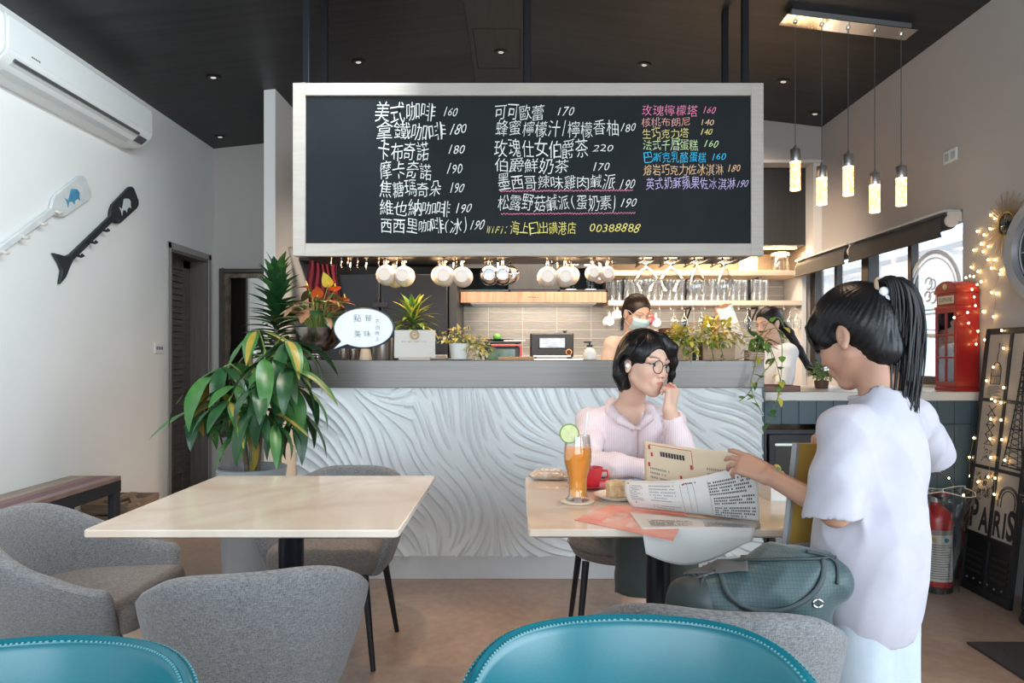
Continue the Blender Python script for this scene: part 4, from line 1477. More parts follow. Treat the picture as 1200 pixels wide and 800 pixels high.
# compact dracaena, a column of dark pointed leaves
t = thing('dracaena', 'upright dracaena column of dark pointed leaves at the bar end', 'plant', (-1.36, 3.86, 0))
MB().lathe([(0.11, 0), (0.12, 0.01), (0.145, 0.34), (0.15, 0.36), (0.138, 0.362), (0.13, 0.33)], n=32, cap1=False).build('planter', m_pot, t)
MB().lathe([(0.0, 0.328), (0.131, 0.325)], n=24, cap0=False, cap1=False).build('soil', m_soil, t)
MB().tube([(0, 0, 0.32), (0.01, 0, 0.8), (0.0, 0, 1.2), (0.0, 0, 1.68)], [0.022, 0.02, 0.017, 0.008], 10).build('stem', m_trunk, t)
fo = MB()
nl = 150
for k in range(nl):
    f = k / nl
    z = 1.10 + 0.56 * f
    a = k * 2.39996
    el = -0.05 + 1.25 * f ** 1.6 + rv(-0.12, 0.12)
    d = Vector((math.cos(a) * math.cos(el), math.sin(a) * math.cos(el), math.sin(el)))
    L_ = (0.20 - 0.07 * f) * rv(0.85, 1.1)
    leaf(fo, Vector((d.x * 0.012, d.y * 0.012, z)), d, (0, 0, 1), L_ * 1.05, 0.054 * rv(0.85, 1.15), droop=0.7 - 0.55 * f + rv(-.1, .1), fold=0.3, n=6, shape=0.62, mi=0 if rg.random() < 0.72 else 1)
fo.build('foliage', [g_dark, g_mid], t, flip=False, sharp=0)

# anthurium in a footed metal bowl
bowl = thing('footed_bowl', 'tarnished silver footed bowl holding the anthurium on the bar', 'bowl', (-1.11, 3.80, 1.1728))
m_silver = M('tarnished_silver', (0.22, 0.19, 0.17), 0.22, metal=1.0, c2=(0.34, 0.30, 0.27), ns=10, bump=0.25, bs=40)
MB().lathe([(0.060, 0), (0.064, 0.004), (0.060, 0.010), (0.042, 0.016), (0.040, 0.022), (0.050, 0.028), (0.050, 0.036), (0.038, 0.042), (0.075, 0.062), (0.108, 0.10), (0.122, 0.15), (0.128, 0.178), (0.122, 0.178), (0.116, 0.15), (0.095, 0.10), (0.0, 0.07)], n=40).build('bowl_body', m_silver, bowl)
t = thing('anthurium', 'anthurium with orange-red flowers and bronze edged leaves in the silver bowl', 'plant', (-1.11, 3.80, 1.325))
MB().lathe([(0.0, 0.014), (0.113, 0.012), (0.106, -0.02), (0.0, -0.03)], n=24).build('soil', m_soil, t)
st, fo = MB(), MB()
for k in range(34):
    a = k * 2.4
    f = (k + 0.5) / 34
    r_ = 0.05 + 0.135 * math.sqrt(f)
    zt = 0.19 - 0.12 * f + rv(-0.03, 0.05)
    tip = Vector((math.cos(a) * r_, math.sin(a) * r_ * 0.9, zt))
    st.tube([(math.cos(a) * 0.03, math.sin(a) * 0.03, 0.0), tip * 0.55 + Vector((0, 0, 0.04)), tip], 0.003, 5)
    d = Vector((math.cos(a), math.sin(a), rv(-0.5, 0.35)))
    mi = 0 if rg.random() < 0.45 else (1 if rg.random() < 0.5 else 2)
    leaf(fo, tip - d * 0.03, d, (0, 0, 1), rv(0.10, 0.15), rv(0.065, 0.09), droop=rv(0.3, 1.0), fold=-0.12, n=7, shape=0.55, mi=mi, mid=(2 if mi == 0 and rg.random() < 0.4 else None))
st.build('stems', m_stem, t)
fo.build('foliage', [g_dark, g_mid, g_bronze], t, flip=False, sharp=0)
m_spathe = M('orange_spathe', (0.72, 0.13, 0.02), 0.3, c2=(0.62, 0.06, 0.03), ns=8)
m_spathe2 = leafmat('green_gold_spathe', (0.42, 0.48, 0.05), (0.62, 0.36, 0.05))
for (px, py, Y, mi, dz) in ((361, 337, 3.74, 0, 0.05), (385, 333, 3.80, 1, 0.9), (392, 340, 3.74, 0, 0.3), (372, 347, 3.68, 0, 0.7), (405, 352, 3.74, 0, 0.2), (398, 361, 3.70, 0, 0.1)):
    q = P(px, py, Y) - Vector((-1.11, 3.80, 1.325))
    fl = MB().tube([(q.x * 0.15, q.y * 0.15, 0.0), q * 0.6 + Vector((0, 0, 0.03)), q], 0.0026, 5).build('flower_stem', m_stem, t)
    f2 = MB()
    d = Vector((rv(-1, 1), -0.6, dz)).normalized()
    leaf(f2, q - d * 0.02, d, (0, 0, 1) if dz < 0.8 else (0, -1, 0.2), 0.095, 0.062, droop=0.3, fold=0.22, n=7, shape=0.6)
    f2.build('spathe', m_spathe2 if mi else m_spathe, fl, flip=False, sharp=0)
    MB().tube([q, q + Vector((d.x * 0.01, -0.01, 0.035))], [0.005, 0.003], 8).build('spadix', g_yel, fl)

# striped dracaena in a teal pot behind the little sign
t = thing('potted_plant', 'yellow-green striped dracaena in a teal pot behind the small sign', 'plant', (hp(484, 3.90), 3.90, 1.1728))
MB().lathe([(0.045, 0), (0.048, 0.004), (0.060, 0.15), (0.064, 0.17), (0.058, 0.172), (0.054, 0.15)], n=28, cap1=False).build('pot', m_tealc, t)
MB().lathe([(0.0, 0.152), (0.055, 0.150)], n=20, cap0=False, cap1=False).build('soil', m_soil, t)
MB().tube([(0, 0, 0.15), (0, 0, 0.27)], 0.010, 8).build('stem', m_stem, t)
fo = MB()
for k in range(40):
    f = k / 40
    a = k * 2.4
    el = 0.15 + 1.1 * f ** 1.5
    d = Vector((math.cos(a) * math.cos(el), math.sin(a) * math.cos(el) * 0.8, math.sin(el)))
    leaf(fo, (0, 0, 0.17 + 0.10 * f), d, (0, 0, 1), rv(0.17, 0.22) - 0.06 * f, rv(0.038, 0.05), droop=1.5 - 1.2 * f, fold=0.2, n=8, shape=0.65, mi=rg.choice((0, 0, 1)), mid=rg.choice((1, 2, 2)))
fo.build('foliage', [g_yel, g_lite, g_mid], t, flip=False, sharp=0)


def bush(fo, c, r, n, L, cols, flat=0.7, hang=None):
    for k in range(n):
        while True:
            q = Vector((rv(-1, 1), rv(-1, 1), rv(-1, 1)))
            if 0.25 < q.length < 1:
                break
        p = Vector(c) + Vector((q.x * r[0], q.y * r[1], q.z * r[2]))
        d = Vector((q.x + rv(-.6, .6), q.y + rv(-.6, .6) - 0.3, q.z * 0.6 + rv(-.5, .5)))
        leaf(fo, p, d, (0, 0, 1), L * rv(0.7, 1.25), L * rv(0.45, 0.62), droop=rv(0.2, 1.0), fold=0.15, n=4, shape=0.7, mi=rg.choice(cols), mid=rg.choice(cols) if rg.random() < 0.5 else None)


def vine(st, fo, pts, L, cols, step=0.022):
    pts = [Vector(p) for p in pts]
    sm = []
    for i in range(len(pts) - 1):
        p0, p1, p2, p3 = pts[max(i - 1, 0)], pts[i], pts[i + 1], pts[min(i + 2, len(pts) - 1)]
        for k in range(6):
            u = k / 6
            sm.append(0.5 * ((2 * p1) + (p2 - p0) * u + (2 * p0 - 5 * p1 + 4 * p2 - p3) * u * u + (3 * p1 - p0 - 3 * p2 + p3) * u ** 3))
    sm.append(pts[-1])
    st.tube(sm, 0.0022, 5)
    acc = 0
    for i in range(1, len(sm)):
        acc += (sm[i] - sm[i - 1]).length
        if acc > step:
            acc = 0
            d = Vector((rv(-1, 1), rv(-1, 0.3), rv(-0.8, 0.5)))
            leaf(fo, sm[i], d, (0, 0, 1), L * rv(0.7, 1.2), L * rv(0.5, 0.7), droop=rv(0.3, 1.1), fold=0.15, n=5, shape=0.6, mi=rg.choice(cols))


# small variegated plant in a white pot, spilling to the right
x_ = hp(538, 3.80)
t = thing('potted_plant', 'cream variegated plant spilling from a white pot beside the small sign', 'plant', (x_, 3.80, 1.1728))
MB().lathe([(0.042, 0), (0.045, 0.003), (0.056, 0.085), (0.058, 0.092), (0.052, 0.093), (0.048, 0.07)], n=28, cap1=False).build('pot', m_white, t)
MB().lathe([(0.0, 0.075), (0.050, 0.073)], n=20, cap0=False, cap1=False).build('soil', m_soil, t)
MB().lathe([(0.05, 0.0), (0.075, 0.004), (0.078, 0.010), (0.074, 0.010), (0.05, 0.003)], n=28, cap0=False, cap1=False).build('saucer', m_white, t)
fo, st = MB(), MB()
bush(fo, (-0.02, 0, 0.135), (0.10, 0.06, 0.045), 110, 0.036, (0, 0, 0, 1, 2))
bush(fo, (0.10, -0.01, 0.075), (0.085, 0.045, 0.060), 120, 0.036, (0, 0, 0, 1, 2))
for k in range(7):
    vine(st, fo, [(0, 0, 0.09), (0.04 + 0.015 * k, rv(-.04, .03), 0.13 - 0.01 * k), (0.10 + 0.012 * k, rv(-.05, .03), 0.05 + rv(-.02, .04))], 0.034, (0, 0, 1))
st.build('stems', m_stem, t)
fo.build('foliage', [g_cream, g_yel, g_mid], t, flip=False, sharp=0)

# variegated plants in wooden boxes to the right of the seated woman
m_boxwood = M('planter_box_wood', (0.50, 0.33, 0.20), 0.6, c2=(0.40, 0.25, 0.14), ns=3, nst=(1, 20, 20))
for (pa, pb, py0, n_, lab, Y, rad) in ((821, 858, 400, 330, 'yellow variegated plant in a wooden box by the glowing globe lamp', 3.76, (0.150, 0.075, 0.075)),
                                   (788, 809, 404, 170, 'smaller yellow variegated plant in a wooden box left of the globe lamp', 3.73, (0.085, 0.05, 0.06))):
    xc = hp((pa + pb) / 2, Y)
    hw = (pb - pa) / 2 * Y / 800
    hh_ = (421 - py0) * Y / 800
    t = thing('potted_plant', lab, 'plant', (xc, Y, 1.1728))
    mb = MB()
    mb.box(-hw, hw, -0.045, -0.037, 0, hh_).box(-hw, hw, 0.037, 0.045, 0, hh_).box(-hw, -hw + 0.008, -0.037, 0.037, 0, hh_).box(hw - 0.008, hw, -0.037, 0.037, 0, hh_).box(-hw, hw, -0.04, 0.04, 0, 0.008)
    mb.build('planter_box', m_boxwood, t, bevel=0.001)
    MB().box(-hw + 0.008, hw - 0.008, -0.037, 0.037, 0.008, hh_ - 0.012).build('soil', m_soil, t)
    fo, st = MB(), MB()
    bush(fo, (0.0, 0, hh_ + 0.045), (rad[0], rad[1], rad[2]), n_, 0.044, (0, 0, 0, 1, 1, 2))
    for k in range(3):
        s_ = rv(-1, 1)
        vine(st, fo, [(0, 0, hh_), (s_ * rad[0] * 0.6, -0.05, hh_ + 0.05), (s_ * rad[0], -0.085, hh_ - 0.02), (s_ * rad[0] * 1.1, -0.155, hh_ - 0.06 - rv(0, 0.05))], 0.038, (0, 1, 2))
    st.build('stems', m_stem, t)
    fo.build('foliage', [g_yel, g_cream, g_lite, g_mid], t, flip=False, sharp=0)

# trailing pothos at the right end of the bar
Y = 3.74
xc = hp(884, Y) + 0.0
t = thing('trailing_plant', 'green pothos in a slatted wooden box trailing over the bar corner', 'plant', (xc, Y, 1.1728))
mb = MB()
for k in range(4):
    mb.box(-0.042, 0.042, -0.045, 0.045, k * 0.0125, k * 0.0125 + 0.0105)
mb.build('slatted_box', m_boxwood, t, bevel=0.001)
MB().box(-0.038, 0.038, -0.040, 0.040, 0.048, 0.052).build('soil', m_soil, t)
fo, st = MB(), MB()
bush(fo, (0.02, 0, 0.10), (0.07, 0.05, 0.07), 46, 0.055, (0, 1, 1, 2))


def TV(px, py, Y_):
    return P(px, py, Y_) - Vector((xc, Y, 1.1728))


B0 = (0, 0, 0.05)
for path in ([B0, TV(893, 395, 3.66), TV(905, 420, 3.57), TV(892, 440, 3.55), TV(876, 462, 3.56), TV(866, 470, 3.58)],
             [B0, TV(898, 400, 3.64), TV(911, 430, 3.56), TV(914, 455, 3.55), TV(906, 480, 3.54), TV(897, 500, 3.55)],
             [B0, TV(905, 385, 3.66), TV(915, 395, 3.60), TV(916, 430, 3.57), TV(911, 470, 3.56)],
             [B0, TV(890, 398, 3.62), TV(884, 430, 3.57), TV(880, 455, 3.55), TV(894, 486, 3.55)],
             [B0, TV(900, 378, 3.68), TV(912, 372, 3.66), TV(920, 385, 3.64)]):
    vine(st, fo, path, 0.052, (0, 0, 1, 2), 0.034)
st.build('stems', m_stem, t)
fo.build('foliage', [g_mid, g_lite, g_yel], t, flip=False, sharp=0)

# herb in a small pot on the service counter
t = thing('herb_pot', 'small bright green herb pot on the service counter', 'plant', (hp(969, 3.95), 4.02, 1.0045))
MB().lathe([(0.032, 0), (0.036, 0.003), (0.042, 0.045), (0.038, 0.046), (0.035, 0.03)], n=22, cap1=False).build('pot', M('brown_pot', (0.09, 0.05, 0.03), 0.6), t)
MB().lathe([(0.0, 0.036), (0.037, 0.035)], n=16, cap0=False, cap1=False).build('soil', m_soil, t)
fo = MB()
for k in range(16):
    a = k * 2.4
    fo.tube([(0, 0, 0.035), (math.cos(a) * 0.03, math.sin(a) * 0.03, 0.09)], 0.0015, 4, mi=0)
bush(fo, (0, 0, 0.105), (0.072, 0.06, 0.055), 150, 0.026, (0, 1))
fo.build('foliage', [g_lite, g_mid], t, flip=False, sharp=0)
# ================================================================== things standing on the bar
ZT = 1.1728
# speech-bubble lamp
Y = 3.71
t = thing('speech_bubble_lamp', 'glowing white speech-bubble lamp on a wooden cone foot', 'lamp', (hp(428.5, Y), Y, ZT))
MB().lathe([(0.034, 0), (0.035, 0.002), (0.026, 0.060), (0.024, 0.062)], n=28).build('foot', M('pale_cone_wood', (0.66, 0.47, 0.31), 0.5, c2=(0.58, 0.40, 0.25), ns=4, nst=(20, 20, 2)), t)
cx, cz = hp(427, Y) - hp(428.5, Y), (422 - 384.5) * Y / 800
rx, rz = 35.5 * Y / 800, 23.5 * Y / 800
out = []
for k in range(64):
    a = 2 * PI * k / 64
    an = math.degrees(a)
    if 209 < an < 232:
        continue
    out.append((cx + rx * math.cos(a), cz + rz * math.sin(a)))
    if an <= 209 and 2 * PI * (k + 1) / 64 * 180 / PI > 209:
        out.append((cx - 27 * Y / 800, cz - 16.5 * Y / 800))
        out.append((cx - 36 * Y / 800, cz - 25.5 * Y / 800))
b_ = MB().prism(out, (0, 0.020, 0), (1, 0, 0), (0, 0, 1), (0, -1, 0), 0.040).build('housing', M('bubble_rim', (0.05, 0.09, 0.13), 0.4), t, bevel=0.003)
ins = [(cx + (x - cx) * 0.955, cz + (z - cz) * 0.95) for x, z in out]
f_ = MB().prism(ins, (0, -0.0195, 0), (1, 0, 0), (0, 0, 1), (0, -1, 0), 0.003).build('light_panel', M('bubble_light', (0.42, 0.45, 0.47), 0.6, emit=(0.86, 0.95, 1.0), es=0.50, spec=0.1), t)
mb = MB()
def bub(px):
    return hp(px, Y) - hp(428.5, Y)


for s, px, py, h in (('點', 420, 373, 9.5), ('餐', 432.5, 373, 9), ('美', 420, 391.5, 9), ('味', 431.5, 391.5, 8.5)):
    handwrite(mb, s, bub(px - h / 2), bub(px + h / 2), (422 - py - h / 2) * Y / 800, (422 - py + h / 2) * Y / 800, 0, (0, -0.0232, 0), (1, 0, 0), (0, 0, 1))
for i, s in enumerate('不怕晚上'):
    py, h = 377.5 + i * 6.6, 5.5
    handwrite(mb, s, bub(440.5), bub(446), (422 - py - h / 2) * Y / 800, (422 - py + h / 2) * Y / 800, 0, (0, -0.0232, 0), (1, 0, 0), (0, 0, 1))
mb.build('lettering', M('bubble_ink', (0.05, 0.08, 0.11), 0.7), f_, flip=False, sharp=0)

# small white sign with a round gold emblem (its square codes are left out)
Y = 3.70
t = thing('counter_sign', 'small cream counter sign with a round gold emblem', 'sign', (hp(486, Y), Y, ZT))
m_cream = M('cream_board', (0.68, 0.63, 0.57), 0.6)
MB().box(-0.111, 0.111, 0, 0.008, 0.012, 0.163, rx=R(-4)).build('board', m_cream, t, bevel=0.001)
MB().box(-0.085, 0.085, -0.018, 0.022, 0.0, 0.018).build('stand', M('stand_wood', (0.60, 0.50, 0.42), 0.6), t, bevel=0.001)
m_gold = M('gold_print', (0.45, 0.28, 0.12), 0.5)
mb = MB()
mb.lathe([(0.026, -0.0052), (0.026, -0.0045), (0.018, -0.0045), (0.018, -0.0052)], (0, 0.0, 0.137), axis='y', n=32, cap0=False, cap1=False)
mb.lathe([(0.0, -0.0052), (0.006, -0.005), (0.006, -0.0045)], (0, 0, 0.137), axis='y', n=16)
mb.tube([(0.013 * math.cos(a / 10), -0.005, 0.137 + 0.013 * math.sin(a / 10)) for a in range(0, 50)], 0.0014, 5)
mb.build('emblem', m_gold, t)
mb = MB()
for k, wd in enumerate((5, 4, 3, 5, 3, 1, 5, 5, 3, 1, 3, 4)):
    mb.box(-0.070 + k * 0.0115, -0.070 + k * 0.0115 + wd * 0.0013, -0.0035, -0.002, 0.098, 0.103)
mb.build('caption_marks', m_gold, t)

# ribbed tumblers, steel canister, utensil pot
for px, py, lab in ((403, 0, 'ribbed glass tumbler beside the bowl foot, left one'), (414.5, 0, 'ribbed glass tumbler beside the lamp foot, right one')):
    t = thing('tumbler', lab, 'glass', (hp(px, 3.78), 3.78, ZT), 0, 'ribbed tumblers by the speech-bubble lamp')
    mb = MB()
    n = 24
    pr = [(0.021, 0), (0.023, 0.003), (0.026, 0.062), (0.024, 0.062), (0.021, 0.008), (0, 0.006)]
    mb.lathe(pr, n=n)
    mb.v = [((x * (1 + 0.05 * math.cos(12 * math.atan2(y, x)))), (y * (1 + 0.05 * math.cos(12 * math.atan2(y, x)))), z) for x, y, z in mb.v]
    mb.build('tumbler_body', m_amberglass, t)
t = thing('canister', 'plain steel canister standing behind the speech-bubble lamp', 'canister', (hp(449, 3.93), 3.92, ZT))
MB().lathe([(0.055, 0), (0.057, 0.003), (0.057, 0.125), (0.052, 0.130), (0.0, 0.132)], n=32).build('body', M('canister_steel', (0.58, 0.56, 0.54), 0.32, metal=0.8), t)
MB().lathe([(0.010, 0.132), (0.010, 0.142), (0.016, 0.146), (0.0, 0.150)], n=16).build('knob', m_black, t)
t = thing('tray', 'flat pale wooden tray lying on the bar', 'tray', (hp(605, 3.9), 3.86, ZT))
MB().box(-0.098, 0.098, -0.08, 0.08, 0.0, 0.008).build('tray_base', M('tray_wood', (0.60, 0.34, 0.17), 0.5, c2=(0.50, 0.27, 0.12), ns=3, nst=(1, 12, 12)), t, bevel=0.002)
MB().box(-0.1, 0.1, -0.084, -0.076, 0.0, 0.018).box(-0.1, 0.1, 0.076, 0.084, 0.0, 0.018).build('tray_rim', M('tray_wood'.strip(), (0.6, 0.34, 0.17)), t, bevel=0.002)
t = thing('dish', 'low white dish between the counter sign and the white pot', 'dish', (hp(514, 3.95), 3.93, ZT))
MB().box(-0.05, 0.05, -0.04, 0.04, 0.0, 0.030).build('dish_body', m_cream, t, bevel=0.006)

# white pump bottle
t = thing('pump_bottle', 'white bottle with a black pump at the masked barista elbow', 'bottle', (hp(691, 3.86), 3.86, ZT))
MB().lathe([(0.032, 0), (0.036, 0.004), (0.037, 0.035), (0.030, 0.058), (0.016, 0.068), (0.016, 0.074)], n=28).build('bottle_body', m_white, t)
MB().lathe([(0.017, 0.072), (0.017, 0.084), (0.006, 0.086), (0.006, 0.100)], n=18).build('pump_collar', m_black, t)
MB().box(-0.034, 0.010, -0.006, 0.006, 0.096, 0.106).build('pump_head', m_black, t, bevel=0.003)

# dish-shaped machine on a copper-edged case
t = thing('coffee_machine', 'black dish-topped machine with copper trim on the bar', 'machine', (hp(795, 3.9), 3.90, ZT))
MB().box(-0.075, 0.085, -0.07, 0.07, 0.0, 0.098).build('case', m_black, t, bevel=0.004)
m_cop = M('copper_trim', (0.60, 0.28, 0.13), 0.28, metal=0.9, c2=(0.50, 0.22, 0.10), ns=6)
MB().box(-0.078, 0.088, -0.073, 0.073, 0.098, 0.106).build('copper_edge', m_cop, t, bevel=0.002)
mb = MB()
for k in range(9):
    mb.box(-0.06 + k * 0.007, -0.057 + k * 0.007, -0.072, -0.07, 0.045, 0.085)
mb.build('speaker_grille', m_darkmetal, t)
MB().lathe([(0.025, 0.106), (0.022, 0.112), (0.045, 0.122), (0.080, 0.148), (0.083, 0.156)], (-0.03, 0, 0), n=36).build('dish', m_black, t)
MB().lathe([(0.083, 0.156), (0.084, 0.160), (0.083, 0.176), (0.078, 0.180), (0.0, 0.181)], (-0.03, 0, 0), n=36).build('copper_band', M('dark_copper', (0.16, 0.07, 0.035), 0.25, metal=0.7), t)

# globe lamp
Y = 3.86
t = thing('globe_lamp', 'glowing amber globe bulb lamp among the yellow plants', 'lamp', (hp(833, Y), Y, ZT))
MB().lathe([(0.035, 0), (0.036, 0.003), (0.030, 0.06), (0.022, 0.115), (0.020, 0.140)], n=24).build('lamp_base', m_boxwood, t)
MB().lathe([(0.018, 0.138), (0.020, 0.146), (0.040, 0.160), (0.052, 0.186), (0.053, 0.200), (0.046, 0.226), (0.028, 0.243), (0.0, 0.248)], n=28).build('bulb', thin_glass('amber_glass', (1.0, 0.80, 0.56), 0.10), t)
mb = MB()
mb.tube([(0.018 * math.cos(k * 0.7), 0.018 * math.sin(k * 0.7), 0.170 + 0.0020 * k) for k in range(24)], 0.0030, 6)
mb.build('filament', M('filament_glow', (1, 0.7, 0.3), 0.5, emit=(1.0, 0.62, 0.26), es=30), t)

# leaning menu clipboard
t = thing('clipboard', 'tall white menu sheet on a leaning wooden clipboard at the bar end', 'clipboard', (hp(873, 3.90), 3.93, ZT))
rot = Euler((R(-10), R(-19), 0)).to_matrix()


def tilt(o):
    o.rotation_euler = (R(-8), R(-18), 0)
    return o


tilt(MB().box(-0.052, 0.052, 0.0, 0.008, 0.010, 0.335).build('back_board', M('clipboard_wood', (0.42, 0.20, 0.10), 0.5, c2=(0.34, 0.16, 0.08), ns=3, nst=(14, 14, 1)), t, bevel=0.002))
tilt(MB().box(-0.043, 0.050, -0.0025, -0.0005, 0.014, 0.325).build('menu_sheet', M('menu_paper', (0.84, 0.86, 0.88), 0.6, c2=(0.78, 0.82, 0.86), ns=12), t))
o_ = MB().box(-0.043, 0.050, -0.004, -0.0026, 0.285, 0.325)
tilt(o_.build('sheet_heading', M('menu_blue', (0.30, 0.52, 0.62), 0.6, c2=(0.62, 0.75, 0.80), ns=30), t))
tilt(MB().box(-0.02, 0.025, -0.008, 0.0, 0.322, 0.342).build('clip', m_cop, t, bevel=0.002))
# ================================================================== things on the walls and the ceiling
m_plast = M('white_plastic', (0.74, 0.76, 0.75), 0.35)
m_plast2 = M('grey_plastic', (0.45, 0.46, 0.46), 0.45)
m_dgrey = M('dark_grey_plastic', (0.08, 0.085, 0.09), 0.4)

# air conditioner on the left wall, running along it
t = thing('air_conditioner', 'white wall-mounted air conditioner high on the left wall', 'air conditioner', (XL, 3.42, 2.66))
L_ = 1.42
prof = [(0.0, 0.0), (0.10, 0.0), (0.165, 0.022), (0.215, 0.075), (0.222, 0.10), (0.222, 0.245), (0.212, 0.275), (0.19, 0.286), (0.0, 0.286)]
mb = MB()
mb.prism(prof, (0.001, 0.03, 0), (1, 0, 0), (0, 0, 1), (0, 1, 0), L_ - 0.06)
mb.build('casing', m_plast, t, bevel=0.004)
for y0, y1 in ((0.0, 0.03), (L_ - 0.03, L_)):
    MB().prism([(a * 0.985, 0.003 + b_ * 0.98) for a, b_ in prof], (0.001, y0, 0), (1, 0, 0), (0, 0, 1), (0, 1, 0), y1 - y0).build('end_cap', m_plast, t, bevel=0.010, seg=3)
MB().box(0.2218, 0.226, 0.035, L_ - 0.035, 0.098, 0.262).build('front_panel', m_plast, t, bevel=0.003)


def under(u, v):
    return Vector((0.105 + u * 0.11, 0, 0.002 + (u ** 1.5) * 0.068))


mb = MB()
for (u0, u1) in ((0.10, 0.40), (0.48, 0.86)):
    a, b_ = under(u0, 0), under(u1, 0)
    n_ = Vector((b_.z - a.z, 0, -(b_.x - a.x))).normalized() * 0.004
    mb.add([(a + n_ + Vector((0, 0.10, 0))), (b_ + n_ + Vector((0, 0.10, 0))), (b_ + n_ + Vector((0, L_ - 0.16, 0))), (a + n_ + Vector((0, L_ - 0.16, 0))),
            (a + Vector((0, 0.10, 0.003))), (b_ + Vector((0, 0.10, 0.003))), (b_ + Vector((0, L_ - 0.16, 0.003))), (a + Vector((0, L_ - 0.16, 0.003)))],
           [(0, 1, 2, 3), (7, 6, 5, 4), (0, 4, 5, 1), (1, 5, 6, 2), (2, 6, 7, 3), (3, 7, 4, 0)])
mb.build('vane', M('vane_grey', (0.56, 0.58, 0.58), 0.4), t)
a, b_ = under(0.88, 0), under(0.93, 0)
MB().box(0.196, 0.2135, 0.10, L_ - 0.16, 0.052, 0.070, ry=R(-42)).build('outlet_slot', m_dgrey, t)
MB().box(0.150, 0.205, L_ - 0.145, L_ - 0.045, 0.028, 0.045, ry=R(-38)).build('sensor_window', m_dgrey, t, bevel=0.004)
mb = MB()
for k in range(5):
    mb.box(0.2255, 0.2268, 0.20 + k * 0.014, 0.21 + k * 0.014, 0.115, 0.124)
mb.build('badge_marks', m_dgrey, t)

# paddle-shaped coat racks
def paddle(label, a, b_, blade_m, hook_m, fish_m, tail):
    """a: blade tip (Y, z), b: tail end (Y, z) on the left wall"""
    A, B = Vector((0, a[0], a[1])), Vector((0, b_[0], b_[1]))
    Lp = (A - B).length
    d = (A - B).normalized()
    up = Vector((1, 0, 0)).cross(d)
    t = thing('paddle_rack', label, 'coat rack', (XL + 0.003, B.y, B.z), 0, 'paddle coat racks on the left wall')
    bl = [(Lp * 0.62, 0.020), (Lp * 0.66, 0.055), (Lp * 0.70, 0.072), (Lp * 0.95, 0.082), (Lp * 0.985, 0.070), (Lp, 0.045), (Lp, -0.045), (Lp * 0.985, -0.070), (Lp * 0.95, -0.082), (Lp * 0.70, -0.072), (Lp * 0.66, -0.055), (Lp * 0.62, -0.020)]
    MB().prism(bl, (0.001, 0, 0), d, up, (1, 0, 0), 0.022).build('blade', blade_m, t, bevel=0.005)
    MB().prism([(Lp * 0.10, 0.020), (Lp * 0.10, -0.020), (Lp * 0.63, -0.021), (Lp * 0.63, 0.021)], (0.001, 0, 0), d, up, (1, 0, 0), 0.026).build('shaft', blade_m, t, bevel=0.006)
    if tail:
        MB().prism([(Lp * 0.12, 0.022), (Lp * 0.08, 0.030), (-0.01, 0.105), (0.0, 0.03), (-0.005, -0.02), (-0.075, -0.075), (0.0, -0.070), (Lp * 0.07, -0.040), (Lp * 0.12, -0.022)], (0.001, 0, 0), d, up, (1, 0, 0), 0.022).build('fish_tail', blade_m, t, bevel=0.004)
    else:
        MB().prism([(Lp * 0.11, 0.020), (0.0, 0.028), (0.0, -0.028), (Lp * 0.11, -0.020)], (0.001, 0, 0), d, up, (1, 0, 0), 0.024).build('grip', blade_m, t, bevel=0.005)
    for f in (0.16, 0.33, 0.49, 0.64):
        q = d * (Lp * f) - up * 0.008
        MB().tube([q + Vector((0.024, 0, 0)), q + Vector((0.052, 0.0, -0.01)), q + Vector((0.066, 0, 0.0))], [0.010, 0.009, 0.012], 10).build('peg', hook_m, t)
    # small fish on the blade
    c = d * (Lp * 0.835)
    fish = [(-0.075, 0.0), (-0.100, 0.030), (-0.095, -0.005), (-0.105, -0.040), (-0.070, -0.012), (-0.035, -0.028), (-0.03, -0.05), (-0.012, -0.032), (0.03, -0.030), (0.045, -0.052), (0.052, -0.025), (0.072, -0.005), (0.060, 0.025), (0.020, 0.045), (-0.005, 0.052), (-0.035, 0.028)]
    MB().prism([(x * 0.9, y * 0.9) for x, y in fish], c + Vector((0.0232, 0, 0)), d, up, (1, 0, 0), 0.0025).build('fish_motif', fish_m, t)
    return t


m_wpad = M('whitewashed_wood', (0.66, 0.67, 0.66), 0.6, c2=(0.58, 0.60, 0.60), ns=6, nst=(2, 2, 2))
m_bpad = M('black_painted_wood', (0.020, 0.024, 0.030), 0.5)
paddle('whitewashed paddle coat rack with a blue fish, left one on the wall', (4.42, 2.300), (3.52, 1.660), m_wpad, M('pale_peg', (0.68, 0.62, 0.56), 0.5), M('blue_fish_paint', (0.05, 0.22, 0.36), 0.5, c2=(0.10, 0.36, 0.52), ns=12), False)
paddle('black paddle coat rack with a white fish and forked tail', (4.98, 2.370), (4.16, 1.735), m_bpad, m_bpad, M('white_fish_paint', (0.62, 0.64, 0.64), 0.5), True)

# switch and sockets
t = thing('light_switch', 'white light switch plate on the left wall beside the door', 'switch', (XL, 5.33, 1.255))
MB().box(0.0005, 0.009, -0.065, 0.065, -0.042, 0.042).build('plate', m_plast, t, bevel=0.003)
for k in (-0.035, 0.0, 0.035):
    MB().box(0.009, 0.012, k - 0.013, k + 0.013, -0.012, 0.012).build('rocker', m_dgrey, t, bevel=0.001)
t = thing('wall_socket', 'white socket plate high on the right wall above the window', 'socket', (XR, 3.93, 2.345))
MB().box(-0.010, -0.0005, -0.06, 0.06, -0.037, 0.037).build('plate', m_plast, t, bevel=0.003)
mb = MB()
for k in (-0.028, 0.028):
    MB().box(-0.012, -0.010, k - 0.018, k + 0.018, -0.022, 0.022).build('outlet', m_plast2, t, bevel=0.001)

